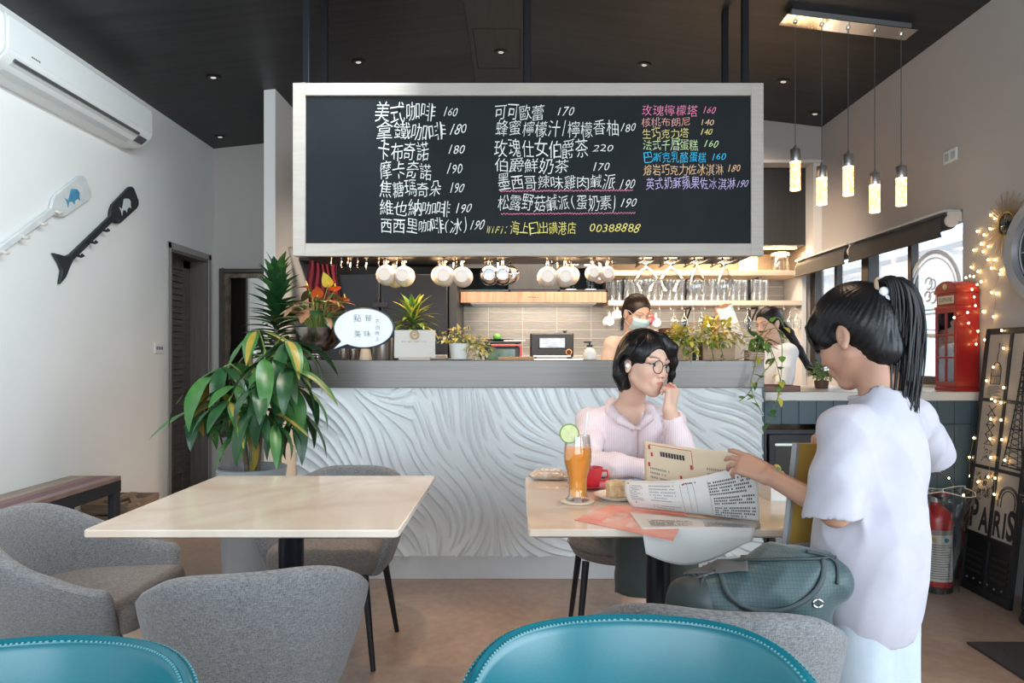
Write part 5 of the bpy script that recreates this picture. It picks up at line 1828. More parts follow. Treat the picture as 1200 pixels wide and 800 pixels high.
# framed mirror in the corridor
t = thing('wall_mirror', 'tall mirror in an antiqued gilt frame on the corridor back wall', 'mirror', (-2.36, YB, 0.45))
m_gilt = M('antique_gilt', (0.30, 0.24, 0.17), 0.35, metal=0.7, c2=(0.16, 0.13, 0.10), ns=14)
m_giltd = M('dark_gilt', (0.10, 0.085, 0.07), 0.45, metal=0.4)
W2, H2 = 0.38, 1.545
mb = MB()
for (x0_, x1_, z0_, z1_) in ((-W2, -W2 + 0.04, 0, H2), (W2 - 0.04, W2, 0, H2), (-W2 + .04, W2 - .04, 0, 0.04), (-W2 + .04, W2 - .04, H2 - 0.04, H2)):
    mb.box(x0_, x1_, -0.035, -0.001, z0_, z1_)
mb.build('outer_frame', m_giltd, t, bevel=0.008)
mb = MB()
a = 0.04
for (x0_, x1_, z0_, z1_) in ((-W2 + a, -W2 + 0.085, a, H2 - a), (W2 - 0.085, W2 - a, a, H2 - a), (-W2 + .085, W2 - .085, a, 0.085), (-W2 + .085, W2 - .085, H2 - 0.085, H2 - a)):
    mb.box(x0_, x1_, -0.028, -0.001, z0_, z1_)
mb.build('inner_frame', m_gilt, t, bevel=0.006)
MB().box(-W2 + 0.085, W2 - 0.085, -0.012, -0.002, 0.085, H2 - 0.085).build('mirror_glass', M('mirror_silver', (0.86, 0.87, 0.86), 0.03, metal=1.0), t)

# bench along the left wall and the crate beyond it
t = thing('bench', 'low bench with striped reclaimed-wood top and black frame by the left wall', 'bench', (-2.635, 3.42, 0))
cols_ = [(0.24, 0.19, 0.15), (0.30, 0.22, 0.16), (0.20, 0.10, 0.09), (0.14, 0.055, 0.065), (0.22, 0.14, 0.12)]
for i, c in enumerate(cols_):
    xa = -0.155 + i * 0.064
    MB().box(xa, xa + 0.0625, -0.84, 0.84, 0.422, 0.448).build('top_plank', M('bench_plank_%d' % i, c, 0.45, c2=tuple(v * 1.5 for v in c), ns=2, nst=(40, 2.5, 1), warp=0.5), t, bevel=0.002)
mb = MB()
mb.box(0.13, 0.165, -0.84, 0.84, 0.350, 0.4215).box(-0.155, -0.12, -0.84, 0.84, 0.350, 0.4215)
mb.box(-0.12, 0.13, -0.84, -0.80, 0.350, 0.4215).box(-0.12, 0.13, 0.80, 0.84, 0.350, 0.4215)
mb.build('apron', m_bpad, t, bevel=0.002)
for sx in (-0.1375, 0.1475):
    for y in (-0.80, 0.80):
        MB().box(sx - 0.0255, sx + 0.0175, y - 0.03, y + 0.03, 0.0, 0.350).build('leg', m_bpad, t, bevel=0.002)
MB().box(0.135, 0.16, -0.77, 0.77, 0.06, 0.11).build('stretcher', m_bpad, t, bevel=0.002)

t = thing('wooden_crate', 'wooden crate of offcuts on the floor beyond the bench', 'crate', (-2.64, 4.56, 0))
m_crate = M('crate_wood', (0.22, 0.15, 0.10), 0.7, c2=(0.30, 0.21, 0.15), ns=3, nst=(3, 3, 30))
mb = MB()
for z in (0.02, 0.10, 0.18):
    mb.box(-0.15, 0.15, -0.19, -0.178, z, z + 0.066).box(-0.15, 0.15, 0.178, 0.19, z, z + 0.066)
    mb.box(-0.15, -0.138, -0.178, 0.178, z, z + 0.066).box(0.138, 0.15, -0.178, 0.178, z, z + 0.066)
mb.box(-0.14, 0.14, -0.18, 0.18, 0.0, 0.015)
for sx in (-1, 1):
    for sy in (-1, 1):
        mb.box(sx * 0.135 - 0.012, sx * 0.135 + 0.012, sy * 0.175 - 0.012, sy * 0.175 + 0.012, 0.0, 0.246)
mb.build('slats', m_crate, t, bevel=0.001)
for k, (x, y, a, z) in enumerate(((-0.05, 0.02, 12, 0.19), (0.03, -0.03, -20, 0.20), (0.07, 0.06, 35, 0.215), (-0.02, 0.08, -8, 0.235))):
    o = tag(MB().box(-0.022, 0.022, -0.13, 0.13, 0, 0.022).build('wood_offcut', m_crate, bevel=0.002),
            ['short wood offcut at the bottom left of the crate', 'short wood offcut slanting across the crate', 'short wood offcut at the right of the crate', 'topmost wood offcut lying in the crate'][k], 'offcut', 'wood offcuts in the crate')
    o.location = (-2.64 + x, 4.56 + y * 0.3, z)
    o.rotation_euler = (0, 0, R(a))

# ------------------------------------------------------------------ ceiling lamps
m_lens = M('downlight_lens', (0.9, 0.9, 0.9), 0.4, emit=(1, 0.95, 0.88), es=0.35)
for (px, py, Y, lab) in ((250, 93, 4.85, 'recessed ceiling downlight at the far left of the near row'), (420, 73, 4.85, 'recessed ceiling downlight second from left in the near row'),
                         (587, 56, 4.85, 'recessed ceiling downlight in the ridge hatch'), (755, 76, 4.85, 'recessed ceiling downlight right of the ridge'),
                         (918, 98, 4.85, 'recessed ceiling downlight at the right end of the near row'), (258, 167, 6.02, 'recessed ceiling downlight in the far left corner'), (955, 140, 5.35, 'recessed ceiling downlight in the far right corner')):
    X = (px - 606) * Y / 800
    ridge = abs(px - 587) < 3
    z = 3.352 if ridge else zceil(X)
    sl = 0 if ridge else (math.atan((ZRIDGE - ZL) / (XRIDGE - XL)) if X < XRIDGE else math.atan((ZR - ZRIDGE) / (XR - XRIDGE)))
    t = thing('downlight', lab, 'ceiling lamp', (X, Y, z), 0, 'ceiling downlights')
    t.rotation_euler = (0, -sl, 0)
    MB().lathe([(0.050, -0.0005), (0.052, -0.006), (0.046, -0.009), (0.020, -0.004), (0.018, -0.002)], n=28, cap0=False, cap1=False).build('trim_ring', m_black, t)
    MB().lathe([(0.0, -0.0036), (0.019, -0.0030), (0.019, -0.0010), (0.0, -0.0010)], n=24).build('lens', m_lens, t)

# row of five bubble-glass pendants under a chrome ceiling plate
YP = 3.95
t = thing('pendant_lamp', 'chrome ceiling plate with five hanging bubble-glass tube pendants', 'lamp', (hp(994, YP), YP, 0))
xs_ = [hp(p_, YP) - hp(994, YP) for p_ in (932, 963, 994, 1025, 1056)]
zc0 = zceil(hp(994, YP))
sl = math.atan((ZR - ZRIDGE) / (XR - XRIDGE))
m_chrome2 = M('polished_chrome', (0.80, 0.78, 0.76), 0.06, metal=1.0)
mb = MB().box(-0.375, 0.375, -0.065, 0.065, zc0 - 0.046, zc0 - 0.040, ry=-sl, piv=(0, 0, zc0))
mb.build('chrome_plate', m_chrome2, t, bevel=0.001)
MB().box(-0.345, 0.345, -0.045, 0.045, zc0 - 0.040, zc0 - 0.001, ry=-sl, piv=(0, 0, zc0)).build('ceiling_box', M('plate_box_grey', (0.25, 0.25, 0.25), 0.4, metal=0.5), t)
m_bub = M('bubble_glass_lit', (0.9, 0.75, 0.5), 0.25, emit=(1.0, 0.62, 0.28), es=1.0)
nt = m_bub.node_tree
N, L = nt.nodes, nt.links
b = N['Principled BSDF']
vo = N.new('ShaderNodeTexVoronoi'); vo.inputs['Scale'].default_value = 110
tc = N.new('ShaderNodeTexCoord')
L.new(tc.outputs['Object'], vo.inputs['Vector'])
rp = N.new('ShaderNodeValToRGB')
rp.color_ramp.elements[0].position = 0.22; rp.color_ramp.elements[0].color = (1.0, 0.80, 0.50, 1)
rp.color_ramp.elements[1].position = 0.55; rp.color_ramp.elements[1].color = (0.42, 0.19, 0.05, 1)
L.new(vo.outputs['Distance'], rp.inputs[0]); L.new(rp.outputs[0], b.inputs['Emission Color'])
b.inputs['Emission Strength'].default_value = 2.6
m_bubcap = M('pendant_glow_edge', (1, 0.8, 0.5), 0.4, emit=(1.0, 0.76, 0.45), es=2.6)
for x, yt, yb in zip(xs_, (175, 195, 181, 203, 195), (223, 240, 229, 249, 241)):
    zt = 1.2 + (416 - yt) * YP / 800
    zb_ = 1.2 + (416 - yb) * YP / 800
    zm = zt - (zt - zb_) * 0.30
    pz = zc0 - 0.047 + x * math.tan(sl)
    MB().tube([(x, 0, pz + 0.004), (x, 0, zt + 0.02)], 0.0022, 6).build('cord', m_dgrey, t)
    MB().lathe([(0.010, pz - 0.010), (0.012, pz - 0.008), (0.012, pz + 0.002)], (x, 0, 0), n=14).build('ferrule', m_chrome2, t)
    hd_ = MB().lathe([(0.029, zm), (0.0295, zm + 0.002), (0.0295, zt - 0.003), (0.027, zt), (0.010, zt + 0.001), (0.008, zt + 0.018), (0.004, zt + 0.024)], (x, 0, 0), n=24).build('lamp_holder', M('brushed_nickel', (0.62, 0.58, 0.55), 0.3, metal=0.9, c2=(0.50, 0.46, 0.43), ns=3, nst=(1, 1, 60)), t)
    MB().lathe([(0.0285, zm - 0.008), (0.029, zm - 0.010), (0.029, zb_ + 0.004), (0.027, zb_ + 0.004)], (x, 0, 0), n=24).build('bubble_tube', m_bub, hd_)
    MB().lathe([(0.0285, zm), (0.0300, zm - 0.004), (0.0290, zm - 0.009)], (x, 0, 0), n=24, cap0=False, cap1=False).build('glow_ring', m_bubcap, hd_)
    MB().lathe([(0.0, zb_), (0.027, zb_), (0.0292, zb_ + 0.003), (0.029, zb_ + 0.008)], (x, 0, 0), n=24).build('glow_tip', m_bubcap, hd_)

# ------------------------------------------------------------------ window blinds
m_blind = M('charcoal_blind', (0.028, 0.028, 0.031), 0.7, c2=(0.038, 0.036, 0.036), ns=3, nst=(1, 30, 1))
for (y0, y1, lab) in ((3.84, 4.96, 'rolled charcoal blind over the nearer half of the kitchen window'), (4.98, 5.90, 'rolled charcoal blind over the farther half of the kitchen window')):
    t = thing('roller_blind', lab, 'blind', (XR - 0.058, (y0 + y1) / 2, 1.955), 0, 'roller blinds on the kitchen window')
    h2 = (y1 - y0) / 2
    MB().lathe([(0.045, -h2 + 0.02), (0.045, h2 - 0.02)], axis='y', n=28).build('roll', m_blind, t)
    MB().box(-0.047, -0.043, -h2 + 0.025, h2 - 0.025, -0.075, 0.0).build('hanging_cloth', m_blind, t)
    MB().box(-0.053, -0.037, -h2 + 0.025, h2 - 0.025, -0.088, -0.074).build('bottom_bar', m_blind, t, bevel=0.003)
    MB().box(-0.04, 0.056, -h2, h2, 0.050, 0.066).build('head_rail', m_plast2, t, bevel=0.002)
    for s in (-1, 1):
        MB().lathe([(0.034, s * h2 - 0.008), (0.036, s * h2 - 0.006), (0.036, s * h2 + 0.006), (0.034, s * h2 + 0.008)], axis='y', n=24).box(-0.02, 0.057, s * h2 - 0.006, s * h2 + 0.006, 0.0, 0.05).build('end_bracket', M('pale_bracket', (0.62, 0.56, 0.50), 0.5), t)

# round white sign on the window pane
t = thing('window_sign', 'round white ring sign stuck on the kitchen window pane', 'sign', (XR + 0.062, 4.20, 1.575))
mb = MB()
m_signw = M('white_sign_paint', (0.85, 0.86, 0.86), 0.4)
mb.lathe([(0.27, 0.0), (0.27, -0.008), (0.245, -0.008), (0.245, 0.0)], axis='x', n=56, cap0=False, cap1=False)
mb.lathe([(0.225, 0.0), (0.225, -0.008), (0.218, -0.008), (0.218, 0.0)], axis='x', n=56, cap0=False, cap1=False)
mb.build('ring', m_signw, t)
mb = MB()
for (y, z, r_) in ((0.04, 0.07, 0.035), (0.0, 0.06, 0.03), (0.05, -0.01, 0.03), (0.0, -0.02, 0.035)):
    mb.tube([(-0.005, y + r_ * math.cos(a / 8), z + r_ * math.sin(a / 8)) for a in range(0, 42)], 0.006, 6)
mb.box(-0.008, -0.001, -0.12, 0.12, -0.10, -0.09).box(-0.008, -0.001, -0.08, 0.08, -0.125, -0.115)
mb.build('scroll_lettering', m_signw, t)

# sunburst mirror and the round clock
t = thing('sunburst_mirror', 'gold wire sunburst mirror on the right wall', 'mirror', (XR, 3.468, 1.868))
m_goldm = M('gold_wire', (0.62, 0.42, 0.16), 0.3, metal=0.9)
mb = MB()
for k in range(44):
    a = 2 * PI * k / 44
    r1 = 0.130 + 0.030 * (k % 2) + 0.01 * math.sin(k * 3.1)
    mb.tube([(-0.016, 0.055 * math.cos(a), 0.055 * math.sin(a)), (-0.010, r1 * math.cos(a), r1 * math.sin(a))], 0.0020, 5)
mb.build('rays', m_goldm, t)
MB().lathe([(0.062, -0.001), (0.064, -0.012), (0.060, -0.020), (0.053, -0.016)], axis='x', n=40, cap0=False, cap1=False).build('rim', m_goldm, t)
MB().lathe([(0.0, -0.022), (0.03, -0.020), (0.055, -0.013), (0.055, -0.001)], axis='x', n=36).build('dark_glass', M('dark_convex_glass', (0.02, 0.03, 0.035), 0.05, metal=0.3), t)
t = thing('wall_clock', 'round grey-rimmed dark clock at the right edge of the view', 'clock', (XR, 3.165, 1.70))
MB().lathe([(0.250, -0.002), (0.255, -0.006), (0.255, -0.062), (0.247, -0.070), (0.205, -0.062), (0.200, -0.030)], axis='x', n=64, cap0=False, cap1=False).build('rim', M('grey_metal_rim', (0.48, 0.48, 0.50), 0.35, metal=0.5), t)
MB().lathe([(0.0, -0.030), (0.201, -0.030), (0.201, -0.004), (0.0, -0.004)], axis='x', n=48).build('dial', M('dark_teal_dial', (0.018, 0.035, 0.045), 0.3), t)
MB().lathe([(0.190, -0.031), (0.190, -0.034), (0.182, -0.034), (0.182, -0.031)], axis='x', n=48, cap0=False, cap1=False).build('dial_ring', M('pale_ring', (0.5, 0.5, 0.48), 0.4), t)
mb = MB()
for k in range(12):
    a = 2 * PI * k / 12
    mb.tube([(-0.032, 0.155 * math.cos(a), 0.155 * math.sin(a)), (-0.032, 0.175 * math.cos(a), 0.175 * math.sin(a))], 0.003, 5)
mb.build('hour_marks', M('pale_ring', (0.5, 0.5, 0.48)), t)
MB().tube([(-0.036, 0, 0), (-0.036, 0.07, 0.06)], 0.004, 6).build('hand', m_goldm, t)
MB().tube([(-0.038, 0, 0), (-0.038, -0.03, 0.13)], 0.003, 6).build('hand', m_goldm, t)

# ------------------------------------------------------------------ red telephone box on the service counter
m_redp = M('red_enamel', (0.36, 0.015, 0.013), 0.34, c2=(0.31, 0.013, 0.012), ns=3)
m_redd = M('dark_red_enamel', (0.30, 0.020, 0.018), 0.45)
t = thing('telephone_box', 'red model telephone box standing at the right end of the service counter', 'model', (2.428, 3.77, 1.0045), R(-90))
hw_, hd2, Hb = 0.095, 0.065, 0.45
MB().box(-hw_, hw_, -hd2, hd2, 0.0, 0.018).box(-hw_ + 0.004, hw_ - 0.004, -hd2 + 0.004, hd2 - 0.004, 0.018, 0.028).build('base', m_redp, t, bevel=0.002)
MB().box(-hw_ + 0.005, -hw_ + 0.012, -hd2 + 0.012, hd2 - 0.002, 0.028, Hb).box(hw_ - 0.012, hw_ - 0.005, -hd2 + 0.012, hd2 - 0.002, 0.028, Hb).box(-hw_ + 0.012, hw_ - 0.012, hd2 - 0.009, hd2 - 0.002, 0.028, Hb).build('cabinet', m_redp, t)
MB().box(-hw_ + 0.012, hw_ - 0.012, -hd2 + 0.03, hd2 - 0.009, 0.028, Hb).build('inner_lining', M('box_inside', (0.035, 0.018, 0.02), 0.6), t)
mb = MB()
yd0, yd1 = -hd2 + 0.001, -hd2 + 0.012
mb.box(-hw_ + 0.004, -hw_ + 0.020, yd0, yd1, 0.028, Hb).box(hw_ - 0.020, hw_ - 0.004, yd0, yd1, 0.028, Hb)
for z0_, z1_ in ((0.028, 0.050), (Hb - 0.022, Hb), (0.176, 0.188), (0.300, 0.312)):
    mb.box(-hw_ + 0.020, hw_ - 0.020, yd0, yd1, z0_, z1_)
mb.box(-0.006, 0.006, yd0, yd1, 0.050, Hb - 0.022)
dr = mb.build('door', m_redp, t, bevel=0.0015)
MB().box(-hw_ + 0.02, hw_ - 0.02, yd1 - 0.006, yd1 - 0.003, 0.05, Hb - 0.022).build('pane', thin_glass('box_glass', (0.55, 0.50, 0.52), 0.10), dr)
MB().ell((hw_ - 0.014, yd0 - 0.006, 0.25), (0.005, 0.006, 0.005)).build('knob', m_goldm, dr)
MB().box(-hw_, hw_, -hd2 - 0.002, hd2, Hb, Hb + 0.016).build('lower_cornice', m_redp, t, bevel=0.002)
MB().box(-hw_ + 0.008, hw_ - 0.008, -hd2 + 0.006, hd2, Hb + 0.016, Hb + 0.086).build('sign_band', m_redp, t, bevel=0.002)
MB().box(-hw_ - 0.002, hw_ + 0.002, -hd2 - 0.004, hd2, Hb + 0.086, Hb + 0.098).build('upper_cornice', m_redp, t, bevel=0.002)
arc = [(-hw_, 0.0)] + [(-hw_ * math.cos(PI * k / 20), 0.055 * math.sin(PI * k / 20)) for k in range(1, 20)] + [(hw_, 0.0)]
MB().prism(arc, (0, -hd2 - 0.001, Hb + 0.098), (1, 0, 0), (0, 0, 1), (0, 1, 0), 2 * hd2 - 0.004).build('domed_roof', m_redp, t, bevel=0.002)
MB().box(-0.068, 0.068, -hd2 + 0.001, -hd2 + 0.006, Hb + 0.028, Hb + 0.072).build('name_plate', M('aged_cream', (0.66, 0.56, 0.40), 0.5), t, bevel=0.001)
mb = MB()
add_text(mb, 'TELEPHONE', (-0.060, -hd2 + 0.0003, Hb + 0.040), (1, 0, 0), (0, 0, 1), 0.03, width=0.12, height=0.021)
mb.build('lettering', M('brown_ink', (0.07, 0.045, 0.03), 0.7), t, flip=False, sharp=0)
MB().lathe([(0.017, -hd2 - 0.001), (0.015, -hd2 - 0.005), (0.0, -hd2 - 0.007)], (0, 0, Hb + 0.122), axis='y', n=20).build('crest', M('crest_gold', (0.62, 0.48, 0.26), 0.4, metal=0.4), t)

# ------------------------------------------------------------------ leaning black-framed drawing board lettered PARIS
t = thing('poster_board', 'tall black-framed board with line drawings and PARIS lettering, leaning on the right wall', 'sign', (2.315, 3.39, 0.0))
t.rotation_euler = (R(-6.6), 0, R(-90))
Wb, Hh = 0.185, 1.345
m_bfr = M('black_frame_wood', (0.014, 0.013, 0.013), 0.45)
m_paper = M('aged_paper', (0.50, 0.42, 0.35), 0.8, c2=(0.40, 0.33, 0.27), ns=4, nd=6)
m_ink = M('drawing_ink', (0.025, 0.022, 0.022), 0.8)
mb = MB()
fz = [0.0, 0.275, 0.30, 0.62, 0.645, 0.965, 0.985, Hh - 0.03, Hh]
mb.box(-Wb, -Wb + 0.022, -0.012, 0.012, 0, Hh).box(Wb - 0.022, Wb, -0.012, 0.012, 0, Hh).box(-0.009, 0.009, -0.011, 0.011, 0, Hh)
for z0_, z1_ in ((0, 0.035), (0.275, 0.30), (0.625, 0.642), (0.968, 0.985), (Hh - 0.03, Hh)):
    mb.box(-Wb + 0.022, Wb - 0.022, -0.0115, 0.0115, z0_, z1_)
mb.build('frame', m_bfr, t, bevel=0.0015)
for (a, b_) in ((-Wb + 0.02, -0.008), (0.008, Wb - 0.02)):
    for (z0_, z1_) in ((0.298, 0.627), (0.640, 0.97), (0.983, Hh - 0.028)):
        MB().box(a, b_, -0.003, 0.004, z0_, z1_).build('drawing_panel', m_paper, t)
    MB().box(a, b_, 0.0, 0.006, 0.033, 0.277).build('lower_panel', m_bfr, t)
    mb = MB()
    for k in range(4):
        mb.box(a + 0.02, b_ - 0.02, -0.006, 0.001, 0.10 + k * 0.032, 0.112 + k * 0.032, rx=R(25))
    mb.build('louvre', M('louvre_brown', (0.035, 0.028, 0.025), 0.5), t)
mb = MB()
for k in range(6):
    mb.ell((-0.13 + k * 0.05, -0.004, 0.062 + 0.006 * (k % 2)), (0.006, 0.004, 0.006), 10, 6)
mb.build('stud', M('grey_stud', (0.22, 0.21, 0.20), 0.4, metal=0.6), t)
mb = MB()
yk = -0.0045
for ch, xk, wch, hch, zz in (('P', -0.157, 0.060, 0.150, 0.318), ('A', -0.088, 0.070, 0.125, 0.312), ('R', 0.016, 0.058, 0.125, 0.312), ('I', 0.083, 0.015, 0.125, 0.312), ('S', 0.107, 0.052, 0.150, 0.310)):
    add_text(mb, ch, (xk, yk, zz), (1, 0, 0), (0, 0, 1), 0.12, width=wch, height=hch, offset=0.004)
mb.build('lettering', m_ink, t, flip=False, sharp=0)
mb = MB()


def ln(pts, r_=0.0016):
    mb.tube([(p_[0], yk, p_[1]) for p_ in pts], r_, 5)


# lattice tower on the right panels
def tw(z):
    f = (z - 0.66) / 0.62
    return 0.062 * (1 - f) ** 2 + 0.006


cx_ = 0.098
zs_ = [0.66 + k * 0.031 for k in range(20)]
for s in (-1, 1):
    ln([(cx_ + s * tw(z), z) for z in zs_], 0.0030)
    ln([(cx_ + s * tw(z) * 0.5, z) for z in zs_], 0.0016)
for k in range(19):
    z0_, z1_ = zs_[k], zs_[k + 1]
    if 0.966 < z0_ < 0.985:
        continue
    ln([(cx_ - tw(z0_), z0_), (cx_ + tw(z1_), z1_)])
    ln([(cx_ + tw(z0_), z0_), (cx_ - tw(z1_), z1_)])
    if k % 3 == 0:
        ln([(cx_ - tw(z0_) - 0.006, z0_), (cx_ + tw(z0_) + 0.006, z0_)], 0.0032)
ln([(0.03, 0.66), (0.16, 0.655)], 0.002)
ln([(0.03, 0.675), (0.16, 0.670)], 0.002)
# arch on the right low panel
for rr in (0.045, 0.058, 0.066):
    ln([(0.098 + rr * math.cos(PI * k / 14), 0.50 + rr * math.sin(PI * k / 14)) for k in range(15)], 0.0022)
for x in (0.032, 0.052, 0.144, 0.164):
    ln([(x, 0.46), (x, 0.50)], 0.002)
# birdcage and garden trellis on the left panels
cx_ = -0.085
ln([(cx_ - 0.034, 1.06), (cx_ - 0.034, 1.12)] + [(cx_ - 0.034 * math.cos(PI * k / 12), 1.12 + 0.05 * math.sin(PI * k / 12)) for k in range(13)] + [(cx_ + 0.034, 1.06), (cx_ - 0.034, 1.06)], 0.0022)
for x in (-0.02, -0.007, 0.007, 0.02):
    ln([(cx_ + x, 1.06), (cx_ + x, 1.155)], 0.0012)
ln([(cx_ - 0.034, 1.10), (cx_ + 0.034, 1.10)], 0.0015)
ln([(cx_, 1.17), (cx_ - 0.004, 1.20), (cx_ + 0.004, 1.23), (cx_, 1.27)], 0.0018)
for k in range(9):
    ln([(cx_ - 0.05, 1.0 + k * 0.006), (cx_ + 0.045 - 0.01 * (k % 3), 1.0 + k * 0.006)], 0.0008)
for k in range(4):
    z0_ = 0.75 + k * 0.05
    ln([(cx_ - 0.028, z0_), (cx_ + 0.028, z0_ + 0.05)])
    ln([(cx_ + 0.028, z0_), (cx_ - 0.028, z0_ + 0.05)])
    ln([(cx_ - 0.032, z0_), (cx_ + 0.032, z0_)])
rr2 = random.Random(3)
for k in range(60):
    x, z = cx_ + rr2.uniform(-0.055, 0.055), rr2.uniform(0.47, 0.60)
    a = rr2.uniform(0, 6.28)
    ln([(x, z), (x + 0.012 * math.cos(a), z + 0.012 * math.sin(a)), (x + 0.016 * math.cos(a + 1), z + 0.016 * math.sin(a + 1))], 0.0012)
for k in range(26):
    x, z = cx_ + rr2.uniform(-0.03, 0.03), rr2.uniform(0.665, 0.73)
    ln([(x, z), (x + rr2.uniform(-.012, .012), z + rr2.uniform(-.012, .012))], 0.0014)
mb.build('line_drawing', m_ink, t, sharp=0)

# ------------------------------------------------------------------ fire extinguisher in a clear bag
t = thing('fire_extinguisher', 'red fire extinguisher with a white label on the floor by the service counter', 'fire extinguisher', (2.145, 3.50, 0))
m_redx = M('extinguisher_red', (0.46, 0.018, 0.022), 0.3)
MB().lathe([(0.068, 0), (0.074, 0.004), (0.075, 0.36), (0.066, 0.40), (0.040, 0.425), (0.022, 0.432), (0.022, 0.45)], n=40).build('cylinder', m_redx, t)
MB().lathe([(0.0745, 0.0), (0.078, 0.004), (0.078, 0.03), (0.0745, 0.032)], n=40, cap0=False, cap1=False).build('foot_ring', m_black, t)
mb = MB()
mb.grid(lambda u, v: Vector((0.0762 * math.cos(R(-160 + u * 115)), 0.0762 * math.sin(R(-160 + u * 115)), 0.06 + v * 0.235)), 18, 4)
lb = mb.build('label', M('label_white', (0.60, 0.58, 0.54), 0.6), t)
mb = MB()
for k in range(15):
    z = 0.075 + k * 0.012
    mb.grid(lambda u, v: Vector((0.0768 * math.cos(R(-150 + u * (92 - (k * 37) % 30))), 0.0768 * math.sin(R(-150 + u * (92 - (k * 37) % 30))), z + v * 0.0035)), 12, 2)
mb.build('label_print', M('label_print', (0.16, 0.14, 0.13), 0.7), lb, flip=False)
mb = MB()
mb.grid(lambda u, v: Vector((0.0768 * math.cos(R(-160 + u * 115)), 0.0768 * math.sin(R(-160 + u * 115)), 0.297 + v * 0.022)), 18, 2)
mb.build('label_heading', M('label_grey', (0.28, 0.27, 0.25), 0.6), lb, flip=False)
for k, (a, m_) in enumerate(((-128, M('gold_round_mark', (0.55, 0.40, 0.15), 0.5)), (-82, M('blue_round_mark', (0.03, 0.20, 0.35), 0.5)))):
    rot = Matrix.Rotation(R(a), 3, 'Z')
    MB().lathe([(0.0, 0.0775), (0.012, 0.0770), (0.012, 0.0755)], (0, 0, 0), axis='x', n=18, rot=rot).build('round_mark', m_, lb, loc=(0, 0, 0.27))
MB().lathe([(0.026, 0.45), (0.026, 0.475), (0.018, 0.48)], n=20).build('valve', m_steel2, t)
MB().box(-0.012, 0.012, -0.10, 0.03, 0.492, 0.502, rx=R(-8)).build('lever', m_redx, t, bevel=0.003)
MB().box(-0.012, 0.012, -0.09, 0.02, 0.472, 0.482).build('carry_handle', m_black, t, bevel=0.003)
t2 = thing('plastic_bag', 'clear crumpled plastic bag wrapped round the fire extinguisher', 'bag', (2.155, 3.50, 0))
m_pl = thin_glass('clear_film', (0.90, 0.89, 0.87), 0.05, 0.12)


def bagf(u, v):
    a = 2 * PI * u
    r_ = 0.092 + 0.045 * v ** 1.6
    r_ += (0.005 + 0.010 * v) * math.sin(7 * a + 5 * v) + 0.006 * math.sin(13 * a - 8 * v)
    return Vector((r_ * math.cos(a) * (1.0 + 0.18 * v), r_ * math.sin(a) * 0.95, 0.006 + 0.50 * v + 0.016 * v * math.sin(3 * a + 1)))


MB().grid(bagf, 72, 22, wrap_u=True).build('film', m_pl, t2)
MB().tube([bagf(k / 40, 1.0) for k in range(41)], 0.0025, 5).build('crumpled_rim', M('film_edge', (0.75, 0.68, 0.55), 0.3), t2)

# iron umbrella stand at the edge of the view
t = thing('umbrella_stand', 'black iron umbrella stand at the right edge of the view', 'stand', (2.36, 3.02, 0))
mb = MB()
for z, r_ in ((0.57, 0.105), (0.54, 0.095), (0.30, 0.09), (0.06, 0.10)):
    MB().tube([(r_ * math.cos(2 * PI * k / 32), r_ * math.sin(2 * PI * k / 32), z) for k in range(32)], 0.006, 8, closed=True).build('hoop', m_darkmetal, t)
mb = MB()
for k in range(8):
    a = 2 * PI * k / 8
    c, s = math.cos(a), math.sin(a)
    MB().tube([(0.10 * c, 0.10 * s, 0.06), (0.086 * c, 0.086 * s, 0.30), (0.095 * c, 0.095 * s, 0.54), (0.105 * c, 0.105 * s, 0.57)], 0.005, 6).build('bar', m_darkmetal, t)
MB().lathe([(0.11, 0.0), (0.115, 0.006), (0.108, 0.03), (0.10, 0.06), (0.09, 0.06), (0.0, 0.02)], n=32).build('drip_base', m_darkmetal, t)

# floor mat
t = tag(MB().box(1.87, 2.48, 1.70, 2.84, 0.0, 0.010).build('floor_mat', M('black_mat', (0.020, 0.019, 0.019), 0.9, c2=(0.045, 0.042, 0.040), ns=220, bump=0.6, bs=300), bevel=0.003), 'dark rectangular doormat on the floor at the right', 'mat')

# ------------------------------------------------------------------ string of fairy lights
m_fairy = M('fairy_bulb', (1, 0.8, 0.45), 0.4, emit=(1.0, 0.66, 0.26), es=26)
t = thing('string_lights', 'string of warm fairy lights draped on the right wall, red box and framed board', 'lights', (2.47, 3.5, 1.0))
org = Vector((2.47, 3.5, 1.0))


def onX(px, py, X):
    Y_ = X * 800 / (px - 606)
    return Vector((X, Y_, 1.2 - (py - 416) * Y_ / 800))


def onBoard(px, py):
    X = 2.40
    for _ in range(6):
        p_ = onX(px, py, X)
        X = 2.315 + math.tan(R(6.6)) * p_.z - 0.020
    return onX(px, py, X)


